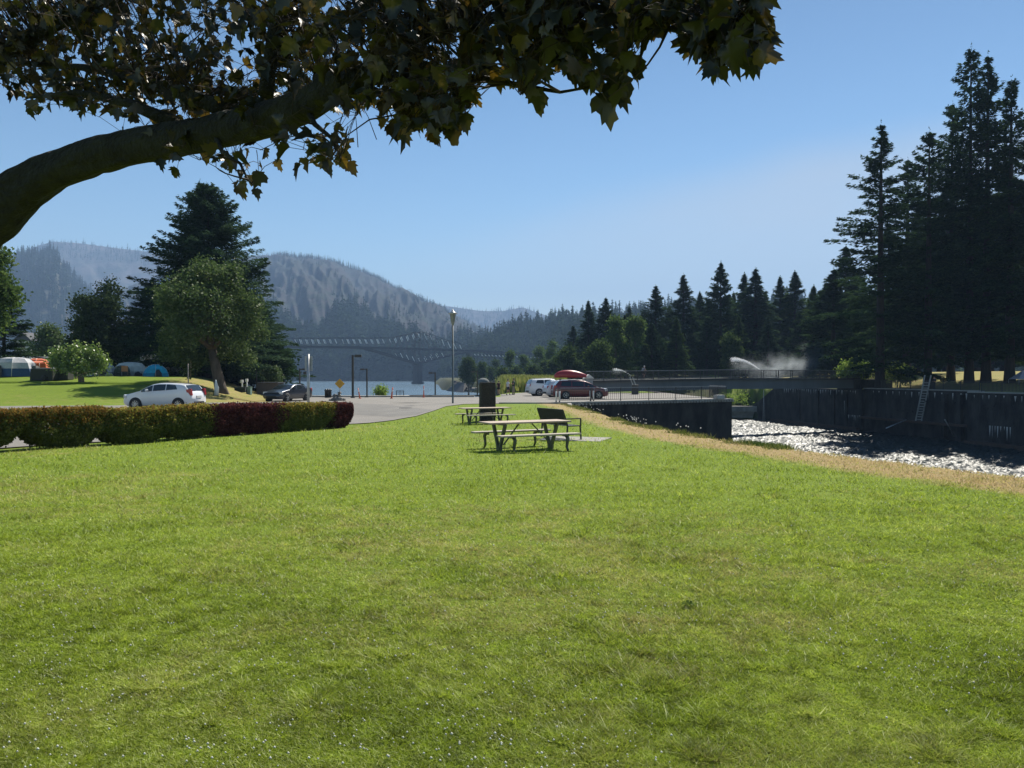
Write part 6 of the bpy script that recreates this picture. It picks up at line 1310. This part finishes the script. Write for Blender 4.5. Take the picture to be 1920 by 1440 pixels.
tent('grey and white tent half hidden by the rhododendron', 197, 71, 680, 707, 44, (.52, .52, .52), (.14, .16, .17), sides=6, door=.4)
tent('tiny yellow green tent under the grey and white tent', 205, 69.5, 699, 708, 14, (.45, .48, .12), (.35, .38, .1))
tent('large grey topped tent with deep blue sides at the left picture edge', 28, 66, 670, 707, 82, (.47, .48, .50), (.035, .085, .19), sides=8, prof=((1, 0), (.9, .42), (.8, .72), (.6, .94), (.3, 1.0), (.02, 1.01)), door=-.3)
tent('second blue grey tent behind the large one at the left picture edge', -8, 72, 667, 706, 60, (.30, .33, .38), (.03, .07, .16), prof=boxy)
tent('orange cabin tent with flat awning beyond the dark trailer', 70, 78, 672, 700, 48, (.60, .14, .055), (.16, .045, .03), sides=8, prof=boxy, door=.3)
tan_cloth = C_('awning_orange', (.62, .17, .08)); x, y = at_px(64, 76.5); t = thing('awning', 'flat orange awning stretched in front of the orange cabin tent', 'awning', (x, y, place_z(x, y)))
b = MB(); b.box((0, 0, 1.38), (1.9, 1.3, .04), 0, R(8)); b.build('cloth', tan_cloth, t)
for s_ in (-1, 1): b = MB(); b.cyl((s_ * .9, -.6, 0), (s_ * .9, -.6, 1.3), .02, n=6); b.build('pole', galv, t)
# dark trailer with a tarp
x, y = at_px(87, 62); t = thing('utility_trailer', 'long low dark trailer box left of the rhododendron', 'trailer', (x, y, place_z(x, y)), R(-3)); dk = C_('dark_tarp', (.03, .035, .03))
b = MB(); b.box((0, 0, .45), (1.9, 1.3, .95), taper=.96); b.build('box', dk, t, bevel=.04); b = MB(); b.box((0, 0, .95), (1.7, 1.2, .12), taper=.8); b.box((-.7, -.3, 1.06), (.4, .5, .2), taper=.7); b.build('cover', C_('tarp_grey', (.10, .105, .095)), t, bevel=.03)
for s_ in (-1, 1): b = MB(); b.lathe([(.22, -.07), (.24, -.05), (.24, .05), (.22, .07)], (.3, s_ * .7, .2), 16, 'Y'); b.build('wheel', rubber, t)
x, y = at_px(118, 62.5); t = thing('camp_kitchen_box', 'dark camp box right behind the stems of the rhododendron', 'box', (x, y, place_z(x, y))); b = MB(); b.box((0, 0, .42), (1.3, .9, .84), taper=.95); b.build('box', dk, t, bevel=.04); b = MB(); b.box((0, 0, .87), (1.36, .96, .05)); b.build('lid', C_('tarp_grey', (.10, .105, .095)), t)
# shelter roof behind the orange tent
x, y = at_px(82, 88); t = thing('camp_shelter', 'dark flat sloping shelter roof behind the orange tent', 'shelter', (x, y, place_z(x, y)))
b = MB(); b.box((0, 0, 2.2), (2.6, 2.4, .14), 0, 0, R(9)); b.build('roof', C_('shelter_roof', (.075, .08, .09)), t)
for sx in (-1, 1):
    for sy in (-1, 1): b = MB(); b.bar((sx * 1.1, sy, 0), (sx * 1.1, sy, 2.2 - sx * .18), .09); b.build('post', bark_grey, t)
x, y = at_px(94, 84); t = thing('white_van', 'pale van roof glimpsed behind the orange tent', 'van', (x, y, place_z(x, y)), R(12)); b = MB(); b.box((0, 0, 1.0), (2.2, 1.7, 1.4), taper=.9); b.build('body', paint('white_car_paint', (.7, .7, .7)), t, bevel=.15); b = MB(); b.box((0, -.83, 1.25), (1.7, .05, .45), 0, R(5)); b.build('side_window', glass, t)
for sx in (-.7, .7): b = MB(); b.lathe([(.28, -.1), (.3, 0), (.28, .1)], (sx, -.72, .3), 16, 'Y'); b.build('wheel', rubber, t)
# camp picnic tables
for (u, d, lab, rz_) in [(14, 60, 'low camp table in front of the tent at the left picture edge', 4), (135, 64, 'camp table in the shade behind the rhododendron stems', 0), (168, 66, 'camp table right of the rhododendron stems', 8)]:
    x, y = at_px(u, d); t = thing('camp_table', lab, 'picnic table', (x, y, place_z(x, y)), R(rz_), 'camp tables'); b = MB()
    for i in range(4): b.box((0, -.27 + i * .18, .74), (1.75, .165, .045))
    b.build('tabletop', wood_top, t)
    for s_ in (-1, 1): b = MB(); b.box((0, s_ * .68, .44), (1.75, .24, .045)); b.build('bench_seat', wood_seat, t)
    for s_ in (-1, 1): b = MB(); b.bar((s_ * .62, -.25, .72), (s_ * .62, -.5, 0), .09); b.bar((s_ * .62, .25, .72), (s_ * .62, .5, 0), .09); b.bar((s_ * .62, -.72, .4), (s_ * .62, .72, .4), .09); b.build('leg_frame', bark_grey, t)
# folding chair
x, y = at_px(233, 67); t = thing('camp_chair', 'folding camp chair with an orange back beside the olive tent', 'chair', (x, y, place_z(x, y)), R(20)); b = MB(); b.box((0, .24, .68), (.5, .03, .52), 0, R(-14)); b.build('backrest', C_('chair_orange', (.55, .25, .12)), t); b = MB(); b.box((0, 0, .42), (.5, .48, .03)); b.build('seat', C_('chair_dark', (.06, .05, .05)), t)
for sx in (-1, 1):
    for p, q in (((sx * .25, -.24, .42), (sx * .25, .22, 0)), ((sx * .25, .22, .42), (sx * .25, -.24, 0))): b = MB(); b.cyl(p, q, .014, n=6); b.build('leg', rubber, t)
# motorhome
x, y = at_px(312, 84); t = thing('motorhome', 'white motorhome with blue swoosh stripes standing in the shade behind the blue tent', 'motorhome', (x, y, place_z(x, y)), R(3))
rvw = paint('rv_white', (.52, .53, .55)); b = MB(); b.box((0, 0, 1.35), (4.7, 2.3, 2.0)); b.box((-2.5, 0, 1.0), (.9, 2.1, 1.2), taper=.85); b.build('body', rvw, t, bevel=.12)
for (sx, w_) in ((-1.5, .6), (-.1, .55), (1.2, .5)): b = MB(); b.box((sx, -1.16, 1.65), (w_, .04, .42)); wn = b.build('window', glass, t, bevel=.02)
b = MB(); b.box((1.9, -1.16, 1.25), (.55, .04, 1.6)); b.build('door', mat('rv_door', (.42, .43, .45), .5), t)
b = MB()
for k in range(3): b.tube([(-1.9 + k * .5, -1.175, .7 + k * .1), (-.6 + k * .5, -1.175, .9 + k * .12), (.4 + k * .4, -1.175, 1.35 + k * .08), (1.3 + k * .1, -1.175, 1.4 + k * .05)], [.03, .07, .05, .02], 6)
b.build('swoosh_stripe', mat('rv_blue', (.10, .13, .19), .5), t)
for sx in (-.8, .3, 1.2): b = MB(); b.box((sx, 0, 2.42), (.45, .5, .15)); b.build('roof_vent', rvw, t, bevel=.03)
for sx in (-1.9, 1.2): b = MB(); b.lathe([(.34, -.1), (.37, 0), (.34, .1)], (sx, -1.05, .37), 18, 'Y'); w_ = b.build('wheel', rubber, t)
# two thin poles by the drive, drip line of utility boxes
for u, vt, vb, d, lab, m_ in [(353, 682, 722, 57, 'thin pale wooden pole on the grass slope behind the white car', wood_top), (357.5, 674, 704, 66, 'thin dark pole beside the pale one on the slope behind the white car', bark_grey), (481, 694, 745, 78, 'bare thin trunk like pole in the shade left of the brown shelter wall', bark_dark), (453, 700, 730, 84, 'thin pale pole in the shade behind the green cabinet', bark_grey)]:
    x, y = at_px(u, d); z0 = place_z(x, y); b = MB(); b.cyl((0, 0, -.2), (0, 0, Zv(vt, d) - z0), .055, .045, 8); o = b.build('wooden_pole', m_, None, (x, y, z0)); tag(o, lab, 'pole')
cab = mat('utility_green', (.045, .085, .065), .6, (.035, .065, .05), 3)
for u, vt, vb, wpx, d, lab, m_ in [(451, 726, 746, 20, 70, 'wide dark green utility cabinet beside the leaning tree', C_('cab_dark', (.02, .032, .026))), (467, 726, 747, 8, 70.5, 'narrow pale green utility cabinet right of the dark one', mat('cab_light', (.16, .25, .22), .6))]:
    x, y = at_px(u, d); z0 = place_z(x, y); w_ = wpx * d / 1440; h = Zv(vt, d) - z0; t = thing('utility_cabinet', lab, 'cabinet', (x, y, z0)); b = MB(); b.box((0, 0, h / 2 - .02), (w_, .5, h)); b.build('housing', m_, t, bevel=.02); b = MB(); b.box((0, 0, h), (w_ + .06, .56, .05)); b.build('lid', m_, t, bevel=.01); b = MB(); b.box((0, -.262, h * .5), (w_ * .8, .02, h * .75)); b.build('door', m_, t)
for u, vt, d, lab in [(454, 713, 71.5, 'short white standpipe behind the dark green cabinet'), (463, 711, 71.5, 'taller white standpipe behind the green cabinets')]:
    x, y = at_px(u, d); z0 = place_z(x, y); h = Zv(vt, d) - z0; t = thing('standpipe', lab, 'standpipe', (x, y, z0), 0, 'white standpipes'); b = MB(); b.cyl((0, 0, 0), (0, 0, h), .07, .06, 10); b.build('pipe', mat('white_paint', (.75, .75, .74)), t); b = MB(); b.box((0, -.05, h - .1), (.22, .2, .26)); b.build('valve_box', mat('white_paint', (.75, .75, .74)), t, bevel=.02)
x, y = at_px(406, 60.5); z0 = place_z(x, y); b = MB(); b.tube([(0, 0, -.1), (0, 0, .5), (-.03, 0, .8), (-.06, 0, 1.15)], [.2, .17, .11, .03], 10, rough=.3); o = b.build('white_stake', mat('white_paint', (.75, .75, .74)), None, (x, y, z0)); tag(o, 'pale pointed stake at the left foot of the leaning tree', 'stake')
# brown shelter wall
x, y = at_px(507, 80); z0 = place_z(x, y); t = thing('ramp_shelter', 'brown board walled shelter behind the nose of the dark sedan', 'shelter', (x, y, z0), R(-8)); hw_ = Zv(718, 80) - z0
b = MB(); b.box((0, 0, hw_ / 2), (2.3, 1.6, hw_)); b.build('wall', mat('brown_boards', (.13, .10, .085), .85, (.09, .07, .06), 8, stretch=(6, 6, .4)), t, bevel=.01); b = MB(); b.box((0, 0, hw_ + .04), (2.5, 1.8, .08)); b.build('roof', C_('shelter_roof', (.075, .08, .09)), t); b = MB(); b.box((-1.35, -.7, hw_ * .45), (.12, .12, hw_ * .9)); b.build('post', dark_rail, t)
b = MB(); b.lathe([(.0, 0), (.28, .02), (.34, .06), (.30, .10), (0, .12)], (.15, -.95, hw_ * .66), 16); b.build('dish_lamp', mat('white_paint', (.75, .75, .74)), t)
# white house glimpsed at the left
x, y = at_px(55, 150); t = thing('white_house', 'white gabled house glimpsed between the trees above the orange tent', 'house', (x, y, 1.0)); zt = Zv(640, 150) - 1; b = MB(); b.box((0, 0, zt / 2), (3.2, 4, zt)); b.build('wall', mat('house_white', (.6, .6, .58), .8), t); b = MB(); b.prism([(-1.9, -2.2, zt), (1.9, -2.2, zt), (0, -2.2, zt + 1.7)], (0, 0, 0), (0, 4.4, 0)); b.build('roof', C_('shelter_roof', (.075, .08, .09)), t)
b = MB(); b.box((.1, -2.02, zt - 1.2), (.8, .05, .9)); b.build('window', glass, t)
x, y = at_px(222, 90); t = thing('white_cabin', 'small pale cabin gable behind the pale grey dome tent', 'cabin', (x, y, place_z(x, y))); b = MB(); b.box((0, 0, 1.5), (1.7, 2, 3)); b.build('wall', mat('house_cream', (.52, .48, .38), .8), t); b = MB(); b.prism([(-1.1, -1.1, 3), (1.1, -1.1, 3), (0, -1.1, 3.7)], (0, 0, 0), (0, 2.2, 0)); b.build('roof', bark_grey, t)
# striped canopy
x, y = at_px(1912, 97); z0 = place_z(x, y); t = thing('striped_canopy', 'blue and white striped canopy at the right picture edge under the firs', 'canopy', (x, y, z0)); ztc = Zv(694, 97) - z0
sm_ = bpy.data.materials.new('stripes'); sm_.use_nodes = True; tt = sm_.node_tree; wv = N(tt, 'ShaderNodeTexWave', Scale=2.6, Distortion=.3); wv.bands_direction = 'Z'; tcn = N(tt, 'ShaderNodeTexCoord'); tt.links.new(tcn.outputs['Object'], wv.inputs['Vector']); cr = N(tt, 'ShaderNodeValToRGB'); cr.color_ramp.interpolation = 'CONSTANT'; cr.color_ramp.elements[1].position = .5; cr.color_ramp.elements[0].color = (.05, .07, .2, 1); cr.color_ramp.elements[1].color = (.6, .6, .62, 1); tt.links.new(wv.outputs['Fac'], cr.inputs[0]); tt.links.new(cr.outputs[0], tt.nodes['Principled BSDF'].inputs['Base Color'])
b = MB(); h0 = ztc - 1.15; b.add([(-.75, -1, h0), (2.4, -1, h0), (2.4, 1, h0), (-.75, 1, h0), (.4, 0, ztc), (1.3, 0, ztc), (-.75, -1, h0 + .25)], [(0, 1, 5, 4), (1, 2, 5), (2, 3, 4, 5), (3, 0, 4)]); b.build('roof', sm_, t)
for sx in (-.75, 2.4):
    for sy in (-1, 1): b = MB(); b.cyl((sx, sy, 0), (sx, sy, h0), .03, n=6); b.build('leg', galv, t)

# ------------------------------------------------------------------ sprinklers: jets and drifting mist
def volmat(name, dens, scale=1.0, col_=(.82, .92, 1), noise=True):
    m = bpy.data.materials.new(name); m.use_nodes = True; t = m.node_tree; t.nodes.clear(); o = N(t, 'ShaderNodeOutputMaterial'); v = N(t, 'ShaderNodeVolumePrincipled'); v.inputs['Color'].default_value = (*col_, 1); v.inputs['Anisotropy'].default_value = .45; v.inputs['Density'].default_value = dens
    if noise:
        tcn = N(t, 'ShaderNodeTexCoord'); gr = N(t, 'ShaderNodeTexGradient', gradient_type='QUADRATIC_SPHERE'); mp_ = N(t, 'ShaderNodeMapping'); mp_.inputs['Location'].default_value = (-1, -1, -1); mp_.inputs['Scale'].default_value = (2, 2, 2); t.links.new(tcn.outputs['Generated'], mp_.inputs[0]); t.links.new(mp_.outputs[0], gr.inputs[0])
        nn = N(t, 'ShaderNodeTexNoise', Scale=scale, Detail=3.0); t.links.new(tcn.outputs['Object'], nn.inputs['Vector']); q = N(t, 'ShaderNodeMapRange'); t.links.new(nn.outputs[0], q.inputs[0]); q.inputs[1].default_value = .42; q.inputs[2].default_value = .7
        t.links.new(mth(t, 'MULTIPLY', mth(t, 'MULTIPLY', gr.outputs['Fac'], q.outputs[0]), dens), v.inputs['Density'])
    t.links.new(v.outputs[0], o.inputs['Volume']); return m
def ell(name, c, r, m):
    bm = bmesh.new(); bmesh.ops.create_icosphere(bm, subdivisions=3, radius=1); me = bpy.data.meshes.new(name)
    for v in bm.verts: v.co = Vector((v.co.x * r[0], v.co.y * r[1], v.co.z * r[2]))
    bm.to_mesh(me); bm.free(); me.materials.append(m); o = link(name, me, None, c); tag(o, kind='stuff'); return o
spray = leafmat('spray_droplets', [(.8, .82, .85), (.9, .92, .95)], .5)
def jet(name, a, b_, n, spread, seed, gap=0.0):
    g2 = np.random.default_rng(seed); s = g2.uniform(0, 1, n) ** .7; a, b_ = np.array(a), np.array(b_); L = np.linalg.norm(b_ - a)
    c = a + (b_ - a) * s[:, None] + g2.normal(0, 1, (n, 3)) * (spread * (.10 + s ** 1.6))[:, None]; c[:, 2] += .12 * L * np.sin(np.pi * s * .9) - np.abs(g2.normal(0, 1, n)) * spread * s * 1.8
    d_ = (b_ - a) / L; r = .010 * (1 + s * .6); T = np.stack([c - d_ * r[:, None] * 4, c + d_ * r[:, None] * 4, c + g2.normal(0, 1, (n, 3)) * r[:, None] * 1.6], 1)
    return tag(link(name, tri_mesh(name, T.reshape(-1, 3), spray)), kind='stuff')
d = 126
A1 = px3(1432, 699, d); B1 = px3(1372, 675, d - 2); jet('sprinkler_spray', A1, B1, 4200, .15, 1)
A2 = px3(1182, 703, 118); B2 = px3(1150, 694, 117); jet('sprinkler_spray', A2, B2, 700, .10, 2)
g2 = np.random.default_rng(5); n = 5000; c = np.array(px3(1445, 696, d)) + g2.normal(0, 1, (n, 3)) * np.array([4.2, 1.8, .8]) + np.array([0, 0, .2]); c = c[c[:, 2] > 1.4]; n = len(c); r = .012
ell('sprinkler_mist', tuple(px3(1455, 690, d)), (8.6, 3.4, 3.2), volmat('mist', .65, .35)); ell('sprinkler_mist', tuple(px3(1520, 678, d + 3)), (5.2, 3.0, 4.2), volmat('mist_thin', .42, .3)); ell('sprinkler_mist', tuple(px3(1400, 684, d)), (3.8, 1.6, 1.2), volmat('mist_jet', .4, .6))
ell('sprinkler_mist', tuple(px3(1160, 697, 118)), (1.9, 1.2, .7), volmat('mist_small', .5, .8))
for (p, lab) in ((A1, 'sprinkler standing in the grass behind the footbridge under the large jet'), (A2, 'small sprinkler tripod behind the left half of the footbridge')):
    zg_ = float(zg(p[0], p[1])); t = thing('sprinkler', lab, 'sprinkler', (p[0], p[1], zg_), 0, 'lawn sprinklers'); h = max(.3, p[2] - zg_ - .05)
    for k in range(3): a = k * 2.1; b = MB(); b.cyl((math.cos(a) * .3, math.sin(a) * .3, 0), (0, 0, h * .8), .015, n=6); b.build('leg', galv, t)
    b = MB(); b.cyl((0, 0, h * .75), (0, 0, h), .025, n=8); b.bar((0, 0, h), (-.2, 0, h + .06), .04); b.build('nozzle', galv, t)
x_, y_ = U(760, 50.5), 50.5; b = MB(); b.lathe([(.42, 0), (.42, .012), (.36, .014)], n=20); o = b.build('manhole_cover', rubber, None, (x_, y_, place_z(x_, y_) + .045)); tag(o, 'dark round drain cover in the road left of the lamp post', 'manhole cover')
# ladder like post pair behind the quay railing
d = 88; x = U(1185, d); t = thing('tilted_gangway', 'grey tilted metal gangway frame behind the quay railing', 'gangway', (x, d, LZ + .04)); zt = Zv(708, d) - LZ
for s_ in (0, .32): b = MB(); b.bar((s_ + .3, 0, .6), (s_ - .25, 0, zt), .08); b.build('rail', galv, t)
b = MB(); b.box((.35, 0, .55), (.75, .5, 1.1)); b.build('box', dark_rail, t, bevel=.02)

# ------------------------------------------------------------------ haze
b = MB(); x0, x1, y0, y1, z0, z1 = -7600, 7600, -320, 7600, -11, 860
b.add([(x0, y0, z0), (x1, y0, z0), (x1, y1, z0), (x0, y1, z0), (x0, y0, z1), (x1, y0, z1), (x1, y1, z1), (x0, y1, z1)], [(3, 2, 1, 0), (4, 5, 6, 7), (0, 1, 5, 4), (1, 2, 6, 5), (2, 3, 7, 6), (3, 0, 4, 7)])
hm = bpy.data.materials.new('haze'); hm.use_nodes = True; t = hm.node_tree; t.nodes.clear(); o_ = N(t, 'ShaderNodeOutputMaterial'); v = N(t, 'ShaderNodeVolumePrincipled'); v.inputs['Color'].default_value = (.42, .64, 1.0, 1); v.inputs['Density'].default_value = 1.9e-4; v.inputs['Anisotropy'].default_value = .0; t.links.new(v.outputs[0], o_.inputs['Volume'])
o = b.build('haze', hm); tag(o, kind='stuff')
